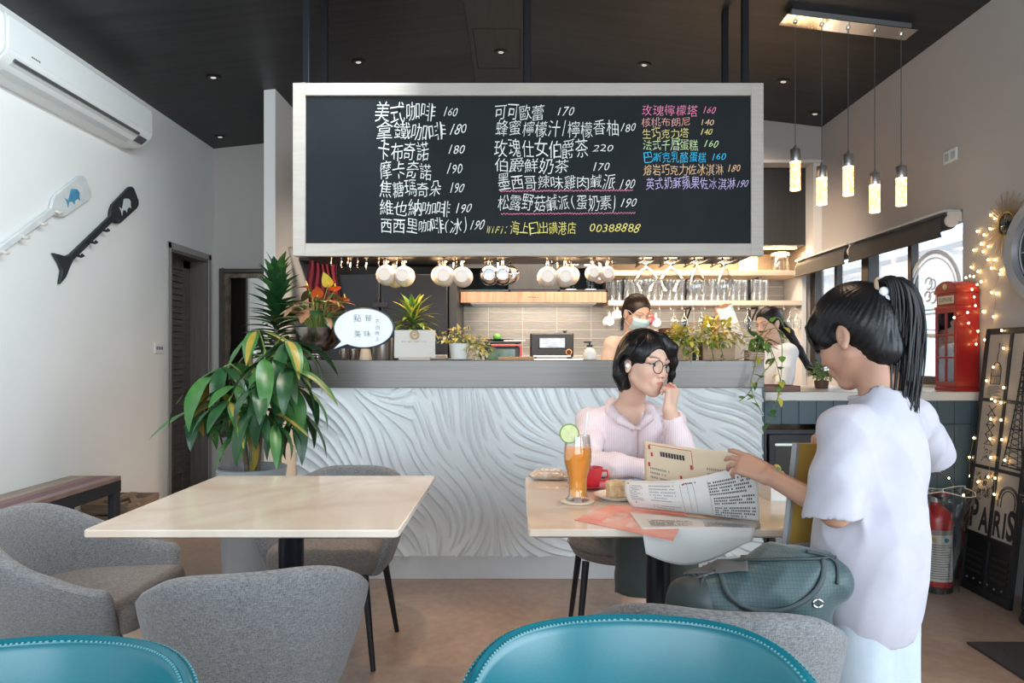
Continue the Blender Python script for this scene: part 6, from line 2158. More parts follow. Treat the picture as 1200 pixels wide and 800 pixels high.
W_ = [onX(a, b_, 2.488) for a, b_ in ((1160.5, 252), (1165.5, 256), (1160, 268), (1153, 275), (1145, 271), (1149.5, 286), (1158, 288.7), (1152, 294.7), (1141, 293), (1138, 313), (1146, 318), (1157.7, 304.4), (1165, 304.4), (1161.7, 314), (1173, 316.5), (1180, 316), (1171.8, 321), (1162, 342.5), (1167.8, 344), (1164, 371), (1161.5, 387.6))]
W2_ = [P(1132, 325, 3.655), P(1136.6, 323.4, 3.655), P(1141, 324, 3.65), P(1149.7, 330, 3.65), P(1145, 333.4, 3.65), P(1139, 339, 3.648), P(1141.7, 347.8, 3.65), P(1143, 358, 3.65), P(1152, 365, 3.65), P(1134, 366, 3.64), P(1118, 372, 3.69), P(1135, 378.5, 3.65), P(1146, 388, 3.65), P(1144, 403, 3.65), P(1154, 398, 3.64)]
W3_ = [onBoard(a, b_) for a, b_ in ((1173.8, 387), (1176, 408), (1164, 430), (1156, 446), (1162, 467.5), (1166, 470), (1173, 471.5), (1176, 454), (1173, 492), (1161, 491), (1160, 514), (1174, 515), (1177.5, 539), (1161, 536), (1158, 558.5), (1166, 560), (1165, 579))]
W4_ = [P(1155, 451, 3.58), P(1147, 490, 3.57), P(1141, 513, 3.57), P(1136, 535.5, 3.58), P(1136.6, 557.5, 3.58), P(1146, 564.5, 3.50), P(1129, 580, 3.44), P(1112, 560, 3.55), P(1089.5, 539.5, 3.60)]
mb = MB()
for ch in (W_, W2_, W3_, W4_):
    q = [p_ - org for p_ in ch]
    sm = []
    for i in range(len(q) - 1):
        for k in range(6):
            u = k / 6
            sm.append(q[i].lerp(q[i + 1], u) + Vector((0, 0, -0.010 * math.sin(PI * u))))
    sm.append(q[-1])
    mb.tube(sm, 0.0009, 4)
mb.build('wire', M('copper_wire', (0.50, 0.32, 0.16), 0.4, metal=0.6), t)
for ch in (W_, W2_, W3_, W4_):
    for p_ in ch:
        MB().ell(p_ - org, (0.0042, 0.0042, 0.0056), 8, 6).build('bulb', m_fairy, t)
# ================================================================== things on the menu table
ZTB = 0.7502
def T(px, py, z=ZTB):
    Y_ = (1.2 - z) * 800 / (py - 416)
    return Vector(((px - 606) * Y_ / 800, Y_, z))


# juice glass with lime and straw
q = T(677, 588)
t = thing('coaster', 'round pale coaster under the orange juice glass', 'coaster', q)
MB().lathe([(0.048, 0), (0.052, 0.002), (0.052, 0.004), (0.049, 0.006), (0.0, 0.006)], n=40).build('disc', M('pale_coaster', (0.72, 0.64, 0.52), 0.4), t)
jz = 0.0062
t = thing('juice_glass', 'tall curvy glass of orange juice with a lime slice and white straw', 'drink', q + Vector((0, 0, jz)))
gp = [(0.036, 0.0), (0.037, 0.003), (0.033, 0.008), (0.029, 0.018), (0.0275, 0.045), (0.029, 0.072), (0.036, 0.095), (0.0425, 0.122), (0.0435, 0.145), (0.041, 0.168), (0.0375, 0.198)]
MB().lathe(gp + [(0.0362, 0.198), (0.0395, 0.168)], n=40, cap1=False, cap0=True).build('glass_body', thin_glass('drink_glass', (0.97, 0.98, 0.98), 0.07), t)
m_j = M('orange_juice', (0.95, 0.30, 0.018), 0.3, c2=(0.95, 0.42, 0.06), ns=9, sub=0.0)
nt = m_j.node_tree
b = nt.nodes['Principled BSDF']
MB().lathe([(0.0, 0.012), (0.0265, 0.014), (0.0262, 0.045), (0.0278, 0.072), (0.0348, 0.095), (0.0412, 0.122), (0.0422, 0.145), (0.0402, 0.161), (0.0, 0.1615)], n=36).build('juice', m_j, t)
m_rind = M('lime_rind', (0.16, 0.30, 0.04), 0.4)
m_pulp = M('lime_pulp', (0.66, 0.70, 0.36), 0.35, c2=(0.56, 0.62, 0.26), ns=60)
lc = (-0.028, -0.030, 0.207)
o_ = MB().lathe([(0.0, -0.003), (0.029, -0.003), (0.030, -0.001), (0.030, 0.001), (0.029, 0.003), (0.0, 0.003)], lc, axis='y', n=36).build('lime_slice', m_rind, t)
mb = MB()
mb.lathe([(0.0, -0.0040), (0.0262, -0.0038), (0.0262, 0.0038), (0.0, 0.0040)], lc, axis='y', n=32)
mb.build('pulp', m_pulp, o_)
mb = MB()
for k in range(9):
    a = 2 * PI * k / 9
    mb.tube([(lc[0] + 0.004 * math.cos(a), lc[1] - 0.0042, lc[2] + 0.004 * math.sin(a)), (lc[0] + 0.025 * math.cos(a), lc[1] - 0.0040, lc[2] + 0.025 * math.sin(a))], 0.0007, 4)
mb.build('segment_lines', M('lime_pith', (0.80, 0.80, 0.60), 0.5), o_)
MB().tube([(0.006, 0.004, 0.02), (0.018, -0.004, 0.165), (0.031, -0.006, 0.272)], 0.0038, 12).build('straw', M('white_straw', (0.85, 0.84, 0.82), 0.4), t)

# snack packet
q = T(644, 561)
t = thing('snack_packet', 'clear-wrapped snack packet at the back left of the menu table', 'packet', q, R(-8))


def pk(u, v):
    a, b_ = u * 2 - 1, v * 2 - 1
    e = (1 - abs(a) ** 3) * (1 - abs(b_) ** 4)
    return a, b_, e


mb = MB()
mb.grid(lambda u, v: Vector((0.072 * (u * 2 - 1), 0.046 * (v * 2 - 1), 0.016 + 0.020 * pk(u, v)[2] ** 0.7 + 0.002 * math.sin(u * 40) * (1 - pk(u, v)[2]))), 30, 16)
mb.grid(lambda u, v: Vector((0.072 * (u * 2 - 1), 0.046 * (v * 2 - 1), 0.016 - 0.0158 * pk(u, v)[2] ** 0.5)), 30, 16)
mb.build('wrapper', M('shiny_wrapper', (0.62, 0.56, 0.50), 0.22, c2=(0.42, 0.30, 0.22), ns=26, spec=0.8), t)
mb = MB()
mb.grid(lambda u, v: Vector((-0.03 + 0.07 * u, -0.030 + 0.045 * v, 0.0172 + 0.020 * pk((0.5 - 0.21 + u * 0.49), (0.18 + v * 0.49))[2] ** 0.7)), 10, 8)
mb.build('label', M('packet_label', (0.74, 0.72, 0.70), 0.4, c2=(0.40, 0.34, 0.32), ns=90, nr=(0.5, 0.58)), t)

# red cup and saucer
q = T(690, 571)
t = thing('saucer', 'red saucer under the red coffee cup', 'saucer', q)
MB().lathe([(0.036, 0), (0.040, 0.002), (0.072, 0.011), (0.074, 0.014), (0.070, 0.0135), (0.038, 0.006), (0.0, 0.005)], n=40).build('dish', M('coral_red_glaze', (0.62, 0.045, 0.060), 0.22), t)
t = thing('coffee_cup', 'coral red coffee cup on its saucer behind the juice', 'cup', q + Vector((0.012, 0, 0.0055)))
m_coral = M('coral_red_glaze', (0.62, 0.045, 0.060))
MB().lathe([(0.021, 0), (0.023, 0.002), (0.031, 0.030), (0.036, 0.064), (0.0335, 0.064), (0.029, 0.030), (0.0, 0.008)], n=36).build('cup_body', m_coral, t)
MB().tube([(0.033, 0.0, 0.052), (0.050, 0, 0.052), (0.055, 0, 0.036), (0.046, 0, 0.020), (0.029, 0, 0.018)], 0.0045, 8).build('handle', m_coral, t)
MB().lathe([(0.0, 0.0545), (0.0325, 0.0545), (0.0315, 0.050), (0.0, 0.050)], n=28).build('coffee', M('coffee_brown', (0.16, 0.06, 0.02), 0.25, c2=(0.42, 0.25, 0.13), ns=30), t)

# cake on a plate
q = T(723, 584)
t = thing('plate', 'white plate with a piece of crumb cake', 'plate', q)
MB().lathe([(0.045, 0), (0.050, 0.002), (0.070, 0.012), (0.073, 0.015), (0.069, 0.0145), (0.048, 0.007), (0.0, 0.006)], n=44).build('dish', M('glazed_plate', (0.72, 0.68, 0.62), 0.18), t)
m_cake = M('crumb_cake', (0.52, 0.33, 0.17), 0.9, c2=(0.70, 0.52, 0.32), ns=70, bump=0.8, bs=120)
t = thing('cake_slice', 'partly eaten slice of crumb cake on the white plate', 'cake', q + Vector((-0.006, 0.0, 0.0065)), R(20))
tri = [(-0.030, -0.020), (0.022, -0.022), (0.026, 0.012), (0.0, 0.026), (-0.026, 0.014)]
MB().prism(tri, (0, 0, 0), (1, 0, 0), (0, 1, 0), (0, 0, 1), 0.046).build('sponge', m_cake, t, bevel=0.002, seg=2)
MB().prism([(x * 1.03, y * 1.03) for x, y in tri], (0, 0, 0.036), (1, 0, 0), (0, 1, 0), (0, 0, 1), 0.013).build('crumble_top', M('crumble_golden', (0.62, 0.42, 0.22), 0.9, c2=(0.78, 0.60, 0.36), ns=60, bump=1.0, bs=90), t, bevel=0.003, seg=2)
MB().prism([(0.022, -0.022), (0.030, -0.019), (0.032, 0.012), (0.026, 0.014)], (0, 0, 0), (1, 0, 0), (0, 1, 0), (0, 0, 1), 0.040).build('cream_side', M('cream_white', (0.80, 0.76, 0.70), 0.5), t, bevel=0.003)
mb = MB()
for k in range(9):
    a = k * 2.4
    leaf(mb, (0.036 + 0.006 * math.cos(a), 0.012 * math.sin(a), 0.0085), (math.cos(a), math.sin(a), 0.7), (0, 0, 1), 0.020, 0.012, droop=0.8, n=4)
g_ = mb.build('herb_garnish', g_dark, None, flip=False, sharp=0)
tag(g_, 'small green herb garnish beside the cake on the plate', 'garnish')
g_.location = q + Vector((0.008, -0.006, 0))

# blue and white booklet, packet and ornament at the back right
def booklet(name, label, cat, q, rz, w, d, h, c, c2, ns=30):
    t_ = thing(name, label, cat, q, rz)
    MB().box(-w, w, -d, d, 0.0, 0.0012).box(-w, w, -d, d, h - 0.0012, h).build('cover', M(name + '_cover_' + str(ns), c, 0.45, c2=c2, ns=ns, nr=(0.45, 0.55)), t_)
    MB().box(-w + 0.001, w - 0.001, -d + 0.001, d - 0.001, 0.0012, h - 0.0012).build('pages', M('page_edges', (0.74, 0.72, 0.68), 0.8), t_)
    return t_


booklet('magazine', 'blue and white magazine lying by the woman\'s folded arm', 'magazine', T(733, 566), R(6), 0.062, 0.034, 0.010, (0.55, 0.62, 0.70), (0.10, 0.16, 0.30), 34)
booklet('box', 'pale blue printed box at the far right of the menu table', 'box', T(910, 583), R(3), 0.040, 0.050, 0.042, (0.50, 0.66, 0.74), (0.62, 0.66, 0.60), 46)
t = tag(MB().ell((0, 0, 0.022), (0.020, 0.018, 0.022), 18, 12).ell((0.0, 0, 0.050), (0.014, 0.013, 0.013), 14, 10).ell((-0.016, -0.004, 0.034), (0.007, 0.007, 0.009), 10, 8).ell((0.016, -0.004, 0.034), (0.007, 0.007, 0.009), 10, 8)
        .build('ornament', M('knitted_green', (0.06, 0.22, 0.10), 0.8, c2=(0.75, 0.34, 0.05), ns=60, nr=(0.52, 0.56))), 'small green and orange knitted ornament on the pale blue box', 'ornament')
t.location = T(910, 583) + Vector((0.0, 0.0, 0.0425))


# --------------------------------------------------------------- paper menus
m_pap = M('menu_newsprint', (0.66, 0.645, 0.63), 0.75, c2=(0.62, 0.60, 0.585), ns=5)
m_pap_b = M('menu_cream', (0.72, 0.60, 0.44), 0.75, c2=(0.68, 0.56, 0.40), ns=5)
m_pink_m = M('pink_cover', (0.72, 0.24, 0.20), 0.45, c2=(0.80, 0.46, 0.40), ns=7, nr=(0.4, 0.62))
m_print = M('print_black', (0.045, 0.042, 0.045), 0.8)
m_print_r = M('print_red', (0.50, 0.03, 0.04), 0.8)
m_print_g = M('print_grey', (0.28, 0.27, 0.27), 0.8)
rp_ = random.Random(4)


def patch(mb, fn, u0, u1, v0, v1, nu=2, nv=2):
    vs_ = [fn(u0 + (u1 - u0) * i / (nu - 1), v0 + (v1 - v0) * j / (nv - 1)) for i in range(nu) for j in range(nv)]
    fs_ = [(i * nv + j, (i + 1) * nv + j, (i + 1) * nv + j + 1, i * nv + j + 1) for i in range(nu - 1) for j in range(nv - 1)]
    mb.add(vs_, fs_, getattr(mb, 'cur', 0))


def text_block(mb, fn, u0, u1, v_top, rows, dv, ch=0.009, hh_=0.55, gap=0.35, fill=1.0):
    v = v_top
    for r_ in range(rows):
        u = u0
        end = u1 - (u1 - u0) * (0.0 if rp_.random() < 0.6 else rp_.uniform(0.05, 0.45))
        while u < end:
            w_ = ch * rp_.uniform(0.7, 1.0)
            if rp_.random() < 0.90 * fill:
                patch(mb, fn, u, u + w_ * (1 - gap), v - dv * hh_, v)
            u += w_
        v -= dv


t = thing('paper_menu', 'large white printed paper menu held open over the table by the girl', 'menu', T(820, 600))
o0 = T(820, 600)
A_, B_, C_, D_ = T(741, 594, 0.757), T(890, 612, 0.757), P(884, 541, 1.735), P(733, 562, 2.03)


def front(u, v, off=0.0):
    lo_, hi_ = A_.lerp(B_, u), D_.lerp(C_, u)
    p_ = lo_.lerp(hi_, v)
    bulge = 0.030 * math.sin(PI * v) * (0.4 + 0.6 * math.sin(PI * min(1, u * 1.1)))
    p_ = p_ + Vector((0.0, -bulge, 0)) + Vector((-0.012 * math.sin(PI * v) * (1 - u), 0, -0.020 * math.sin(PI * u) * v))
    return p_ + Vector((-0.0003, -off, 0.3 * off)) - o0


E_, E2_ = P(754, 516, 2.12), P(757, 588, 2.09)
E2_.z = 0.764


def backp(u, v, off=0.0):
    lo_ = E2_.lerp(B_ + Vector((0.004, 0.012, 0)), u)
    hi_ = E_.lerp(C_ + Vector((0.006, 0.02, 0.018)), u)
    p_ = lo_.lerp(hi_, v) + Vector((0, 0.030 * math.sin(PI * u) * v, -0.008 * math.sin(PI * u)))
    return p_ + Vector((0, -off, 0)) - o0


mb = MB()
mb.grid(lambda u, v: front(u, v), 34, 16)
fp = mb.build('front_page', m_pap, t, thick=0.0005, sharp=0)
mb = MB()
mb.grid(lambda u, v: backp(u, v), 30, 12)
bp_ = mb.build('back_page', m_pap_b, t, thick=0.0005, sharp=0)
L1, L2, L3, L4 = T(738, 600, 0.7535), T(891, 613, 0.7535), T(885, 619, 0.7535), T(752, 619.5, 0.7535)


def lying(u, v, off=0.0):
    if v < 0.62:
        w_ = v / 0.62
        p_ = L1.lerp(L2, u).lerp(L4.lerp(L3, u), w_)
        p_.y = p_.y * (1 - w_) + (1.7635) * w_ if v > 0 else p_.y
        p_.z = 0.7536 + 0.003 * math.sin(PI * w_) * math.sin(PI * u)
    else:
        w_ = (v - 0.62) / 0.38
        drop = (0.030 + 0.062 * math.sin(PI * min(1, 0.2 + u * 0.8)) ** 1.2) * w_
        p_ = L4.lerp(L3, u)
        p_ = Vector((p_.x + 0.02 * w_ * (0.5 - u), 1.7635 - 0.012 * math.sin(PI / 2 * min(1, w_ * 2)), 0.7536 - drop))
    return p_ + Vector((0, -off, off)) - o0


mb = MB()
mb.grid(lambda u, v: lying(u, v), 26, 30)
lp_ = mb.build('lying_page', m_pap, t, thick=0.0005, sharp=0)
OFF = 0.0016
pf, pb, pl = MB(), MB(), MB()


def use(m_, k):
    m_.cur = k
    return m_



ff = lambda u, v: front(u, v, OFF)
text_block(use(pf, 0), ff, 0.66, 0.95, 0.84, 5, 0.062, 0.016)
text_block(use(pf, 0), ff, 0.68, 0.97, 0.50, 3, 0.062, 0.016)
text_block(use(pf, 0), ff, 0.68, 0.97, 0.27, 4, 0.058, 0.016)
text_block(use(pf, 0), ff, 0.48, 0.60, 0.90, 1, 0.06, 0.016)
text_block(use(pf, 2), ff, 0.20, 0.40, 0.86, 6, 0.09, 0.016, 0.4)
text_block(use(pf, 2), ff, 0.04, 0.14, 0.84, 9, 0.06, 0.010, 0.5)
text_block(use(pf, 2), ff, 0.20, 0.42, 0.22, 2, 0.08, 0.014, 0.4)
for u_ in (0.445, 0.50, 0.545, 0.655):
    patch(use(pf, 2), ff, u_, u_ + 0.003, 0.08, 0.88, 2, 8)
for v_ in (0.04, 0.93):
    patch(use(pf, 2), ff, 0.03, 0.42, v_, v_ + 0.006, 12, 2)
for (u_, v_) in ((0.465, 0.875), (0.02, 0.90), (0.06, 0.25)):
    patch(use(pf, 1), ff, u_, u_ + 0.014, v_ - 0.03, v_ + 0.01)
bf = lambda u, v: backp(u, v, OFF)
text_block(use(pb, 0), bf, 0.15, 0.42, 0.86, 1, 0.11, 0.034, 0.75, 0.2)
text_block(use(pb, 2), bf, 0.06, 0.26, 0.56, 6, 0.075, 0.018, 0.45)
text_block(use(pb, 2), bf, 0.36, 0.52, 0.44, 4, 0.075, 0.018, 0.45)
text_block(use(pb, 2), bf, 0.62, 0.80, 0.72, 5, 0.08, 0.018, 0.45)
for (a, b_, c_2, d_) in ((0.06, 0.50, 0.945, 0.955), (0.495, 0.50, 0.66, 0.95)):
    patch(use(pb, 1), bf, a, b_, c_2, d_, 14, 2)
for (u_, v_) in ((0.05, 0.92), (0.075, 0.80), (0.04, 0.62), (0.47, 0.70), (0.36, 0.50)):
    patch(use(pb, 1), bf, u_, u_ + 0.022, v_ - 0.05, v_ + 0.02)
lf = lambda u, v: lying(u, v, OFF * 0.6)
text_block(use(pl, 0), lf, 0.10, 0.45, 0.42, 6, 0.045, 0.012, 0.5)
text_block(use(pl, 0), lf, 0.55, 0.92, 0.46, 6, 0.05, 0.012, 0.5)
for m_, pg_, nm in ((pf, fp, 'front_print'), (pb, bp_, 'back_print'), (pl, lp_, 'lying_print')):
    m_.build(nm, [m_print, m_print_r, m_print_g], pg_, flip=False, sharp=0)

t = thing('leaflet', 'pink-red leaflet half under the white menu at the table edge', 'leaflet', T(740, 607))
o1 = T(740, 607)
pc = [T(673, 609, 0.751), T(715, 591, 0.751), T(806, 599, 0.751), T(789, 633.5, 0.751)]
cc_ = [tuple((p_ - o1).xy) for p_ in pc]
MB().prism(cc_, (0, 0, 0.0006), (1, 0, 0), (0, 1, 0), (0, 0, 1), 0.0013).build('cover', m_pink_m, t)
mb = MB()
for (f, g) in ((0.25, 0.40), (0.50, 0.58), (0.66, 0.72)):
    a, b_ = Vector(cc_[0]).lerp(Vector(cc_[3]), f), Vector(cc_[1]).lerp(Vector(cc_[2]), f)
    a2, b2 = Vector(cc_[0]).lerp(Vector(cc_[3]), g), Vector(cc_[1]).lerp(Vector(cc_[2]), g)
    pts = [a.lerp(b_, 0.12), a.lerp(b_, 0.62), a2.lerp(b2, 0.62), a2.lerp(b2, 0.12)]
    mb.add([(p_.x, p_.y, 0.0021) for p_ in pts], [(0, 1, 2, 3)])
mb.build('picture_blocks', M('pale_pink_print', (0.80, 0.56, 0.50), 0.5, c2=(0.60, 0.30, 0.28), ns=20), t)
# ================================================================== figure modelling: smooth-blended implicit bodies meshed with surface nets
class Fld:
    def __init__(self):
        self.ops = []
        self.post = []

    def _fr(self, fr):
        return fr if fr is not None else (np.eye(3), np.zeros(3), 1.0)

    def cap(self, a, b, ra, rb=None, k=0.012, sub=False, fr=None):
        rb = ra if rb is None else rb
        Rm, c, s = self._fr(fr)
        a = Rm @ (np.array(a, float) * s) + c
        b = Rm @ (np.array(b, float) * s) + c
        ra, rb, k = ra * s, rb * s, k * s
        r = max(ra, rb)
        self.ops.append(('cap', a, b, ra, rb, k, sub, np.minimum(a, b) - r, np.maximum(a, b) + r))
        return self

    def chain(self, pts, rs, k=0.012, sub=False, fr=None):
        for i in range(len(pts) - 1):
            self.cap(pts[i], pts[i + 1], rs[i], rs[i + 1], k, sub, fr)
        return self

    def ell(self, c0, r, k=0.012, sub=False, fr=None, rot=None):
        Rm, c, s = self._fr(fr)
        cc = Rm @ (np.array(c0, float) * s) + c
        A = Rm if rot is None else Rm @ np.array(rot)
        rr = np.array(r, float) * s
        ext = np.sqrt(((A * rr[None, :]) ** 2).sum(1))
        self.ops.append(('ell', cc, A, rr, None, k * s, sub, cc - ext, cc + ext))
        return self

    def plane(self, p, n):
        """keep the side n points away from (cut off what lies along +n)"""
        n = np.array(n, float)
        self.ops.append(('pln', np.array(p, float), n / np.linalg.norm(n), None, None, 0, True, None, None))
        return self

    def grid(self, lo, hi, h):
        lo, hi = np.array(lo, float), np.array(hi, float)
        n = np.ceil((hi - lo) / h).astype(int) + 1
        ax = [lo[i] + h * np.arange(n[i]) for i in range(3)]
        V = np.full(tuple(n), 0.5, np.float32)
        for op in self.ops:
            kind, k, sub = op[0], op[5], op[6]
            if kind == 'pln':
                X = (ax[0] - op[1][0])[:, None, None] * op[2][0] + (ax[1] - op[1][1])[None, :, None] * op[2][1] + (ax[2] - op[1][2])[None, None, :] * op[2][2]
                np.maximum(V, X.astype(np.float32), out=V)
                continue
            m = 0.02 + 1.5 * k
            i0 = np.maximum(np.floor((op[7] - m - lo) / h).astype(int), 0)
            i1 = np.minimum(np.ceil((op[8] + m - lo) / h).astype(int) + 1, n)
            if (i1 <= i0).any():
                continue
            sl = tuple(slice(i0[q], i1[q]) for q in range(3))
            x = ax[0][sl[0]][:, None, None].astype(np.float32)
            y = ax[1][sl[1]][None, :, None].astype(np.float32)
            z = ax[2][sl[2]][None, None, :].astype(np.float32)
            if kind == 'cap':
                a, b, ra, rb = op[1], op[2], op[3], op[4]
                ab = b - a
                L2 = float(ab @ ab) or 1e-9
                px, py, pz = x - a[0], y - a[1], z - a[2]
                t = np.clip((px * ab[0] + py * ab[1] + pz * ab[2]) / L2, 0, 1)
                d = np.sqrt((px - t * ab[0]) ** 2 + (py - t * ab[1]) ** 2 + (pz - t * ab[2]) ** 2) - (ra + (rb - ra) * t)
            else:
                c, A, rr = op[1], op[2], op[3]
                px, py, pz = x - c[0], y - c[1], z - c[2]
                u = [(px * A[0, q] + py * A[1, q] + pz * A[2, q]) / rr[q] for q in range(3)]
                k0 = np.sqrt(u[0] ** 2 + u[1] ** 2 + u[2] ** 2)
                k1 = np.sqrt((u[0] / rr[0]) ** 2 + (u[1] / rr[1]) ** 2 + (u[2] / rr[2]) ** 2) + 1e-6
                d = k0 * (k0 - 1) / k1
            W = V[sl]
            if sub:
                hh_ = np.clip(0.5 - 0.5 * (W + d) / k, 0, 1) if k > 0 else (W < -d).astype(np.float32)
                V[sl] = W + (-d - W) * hh_ + k * hh_ * (1 - hh_)
            else:
                hh_ = np.clip(0.5 + 0.5 * (W - d) / k, 0, 1)
                V[sl] = W + (d - W) * hh_ - k * hh_ * (1 - hh_)
        for fn in self.post:
            V = V + fn(ax[0][:, None, None], ax[1][None, :, None], ax[2][None, None, :]).astype(np.float32)
        return V, lo

    def bounds(self, pad=0.03):
        lo = np.min([o[7] for o in self.ops if o[7] is not None and not o[6]], 0) - pad
        hi = np.max([o[8] for o in self.ops if o[8] is not None and not o[6]], 0) + pad
        return lo, hi


def nets(V, lo, h):
    s = V < 0
    n = np.array(V.shape)
    cnt = np.zeros(tuple(n - 1), np.int8)
    offs = [(i, j, k) for i in (0, 1) for j in (0, 1) for k in (0, 1)]
    for (i, j, k) in offs:
        cnt += s[i:n[0] - 1 + i, j:n[1] - 1 + j, k:n[2] - 1 + k]
    act = (cnt > 0) & (cnt < 8)
    ci = np.nonzero(act)
    base = np.stack(ci, 1)
    acc = np.zeros((len(base), 3))
    num = np.zeros(len(base))
    for a in offs:
        for q in range(3):
            if a[q] == 0:
                b = list(a)
                b[q] = 1
                v0 = V[ci[0] + a[0], ci[1] + a[1], ci[2] + a[2]]
                v1 = V[ci[0] + b[0], ci[1] + b[1], ci[2] + b[2]]
                cr = (v0 < 0) != (v1 < 0)
                t = np.where(cr, v0 / np.where(cr, v0 - v1, 1), 0)
                p = np.zeros((len(base), 3)) + np.array(a)
                p[:, q] += t
                acc += p * cr[:, None]
                num += cr
    vs = (base + acc / np.maximum(num, 1)[:, None]) * h + lo
    idg = np.full(tuple(n - 1), -1, np.int64)
    idg[ci] = np.arange(len(base))
    quads = []
    for q in range(3):
        sh = [slice(None)] * 3
        s0 = [slice(1, -1)] * 3
        s1 = [slice(1, -1)] * 3
        s0[q] = slice(0, n[q] - 1)
        s1[q] = slice(1, n[q])
        A, B = s[tuple(s0)], s[tuple(s1)]
        df = A != B
        w = np.nonzero(df)
        g = [w[0] + (0 if q == 0 else 1), w[1] + (0 if q == 1 else 1), w[2] + (0 if q == 2 else 1)]
        a, b = [(1, 2), (2, 0), (0, 1)][q]

        def cell(da, db):
            c = [g[0].copy(), g[1].copy(), g[2].copy()]
            c[a] = c[a] - da
            c[b] = c[b] - db
            return idg[c[0], c[1], c[2]]
        Q = np.stack([cell(1, 1), cell(0, 1), cell(0, 0), cell(1, 0)], 1)
        fl = ~A[w]
        Q[fl] = Q[fl][:, ::-1]
        quads.append(Q)
    Q = np.concatenate(quads)
    Q = Q[(Q >= 0).all(1)]
    return vs, Q


def sdf_mesh(F, h, fine=()):
    """coarse mesh everywhere, finer inside the given boxes; returned as one set of verts and quads"""
    lo, hi = F.bounds()
    V, o = F.grid(lo, hi, h)
    vs, Q = nets(V, o, h)
    parts_v, parts_q = [], []
    if fine:
        c = vs[Q].mean(1)
        keep = np.ones(len(Q), bool)
        for (a, b, h2) in fine:
            a, b = np.array(a), np.array(b)
            keep &= ~((c > a) & (c < b)).all(1)
        Q = Q[keep]
    parts_v.append(vs)
    parts_q.append(Q)
    for (a, b, h2) in fine:
        a, b = np.array(a, float), np.array(b, float)
        V, o = F.grid(a - 3 * h, b + 3 * h, h2)
        v2, q2 = nets(V, o, h2)
        c = v2[q2].mean(1)
        ok = ((c > a - 0.7 * h) & (c < b + 0.7 * h)).all(1)
        q2 = q2[ok]
        parts_v.append(v2)
        parts_q.append(q2 + sum(len(p) for p in parts_v[:-1]))
    vs = np.concatenate(parts_v)
    Q = np.concatenate(parts_q)
    used = np.zeros(len(vs), bool)
    used[Q.ravel()] = True
    mp = np.cumsum(used) - 1
    return vs[used], mp[Q]


def np_mesh(name, vs, Q, mats, parent=None, base=(0, 0, 0), paint=None, smooth_iter=0):
    me = bpy.data.meshes.new(name)
    co = (vs - np.array(base)).astype(np.float32)
    k = Q.shape[1]
    me.vertices.add(len(co))
    me.vertices.foreach_set('co', co.ravel())
    me.loops.add(Q.size)
    me.loops.foreach_set('vertex_index', Q.ravel().astype(np.int32))
    me.polygons.add(len(Q))
    me.polygons.foreach_set('loop_start', np.arange(0, Q.size, k, dtype=np.int32))
    me.polygons.foreach_set('use_smooth', np.ones(len(Q), bool))
    me.update(calc_edges=True)
    me.validate()
    for m in (mats if isinstance(mats, (list, tuple)) else [mats]):
        me.materials.append(m)
    if paint is not None:
        at = me.color_attributes.new('tint', 'FLOAT_COLOR', 'POINT')
        c = np.ones((len(me.vertices), 4), np.float32)
        c[:, :3] = paint(vs)
        at.data.foreach_set('color', c.ravel())
    o = bpy.data.objects.new(name, me)
    col.objects.link(o)
    if parent is not None:
        o.parent = parent
    if smooth_iter:
        md = o.modifiers.new('soften', 'SMOOTH')
        md.factor = 0.5
        md.iterations = smooth_iter
    return o


def frame(f, up=(0, 0, 1), c=(0, 0, 0), s=1.0):
    """columns: forward, left, up"""
    f = np.array(f, float)
    f /= np.linalg.norm(f)
    up = np.array(up, float)
    l = np.cross(up, f)
    l /= np.linalg.norm(l)
    u = np.cross(f, l)
    return (np.stack([f, l, u], 1), np.array(c, float), s)


def roll(fr, ang):
    Rm, c, s = fr
    ca, sa = math.cos(ang), math.sin(ang)
    l, u = Rm[:, 1], Rm[:, 2]
    return (np.stack([Rm[:, 0], l * ca + u * sa, -l * sa + u * ca], 1), c, s)


def tow(fr, p):
    return fr[0] @ (np.array(p, float) * fr[2]) + fr[1]


def toloc(fr, vs):
    return ((vs - fr[1]) @ fr[0]) / fr[2]


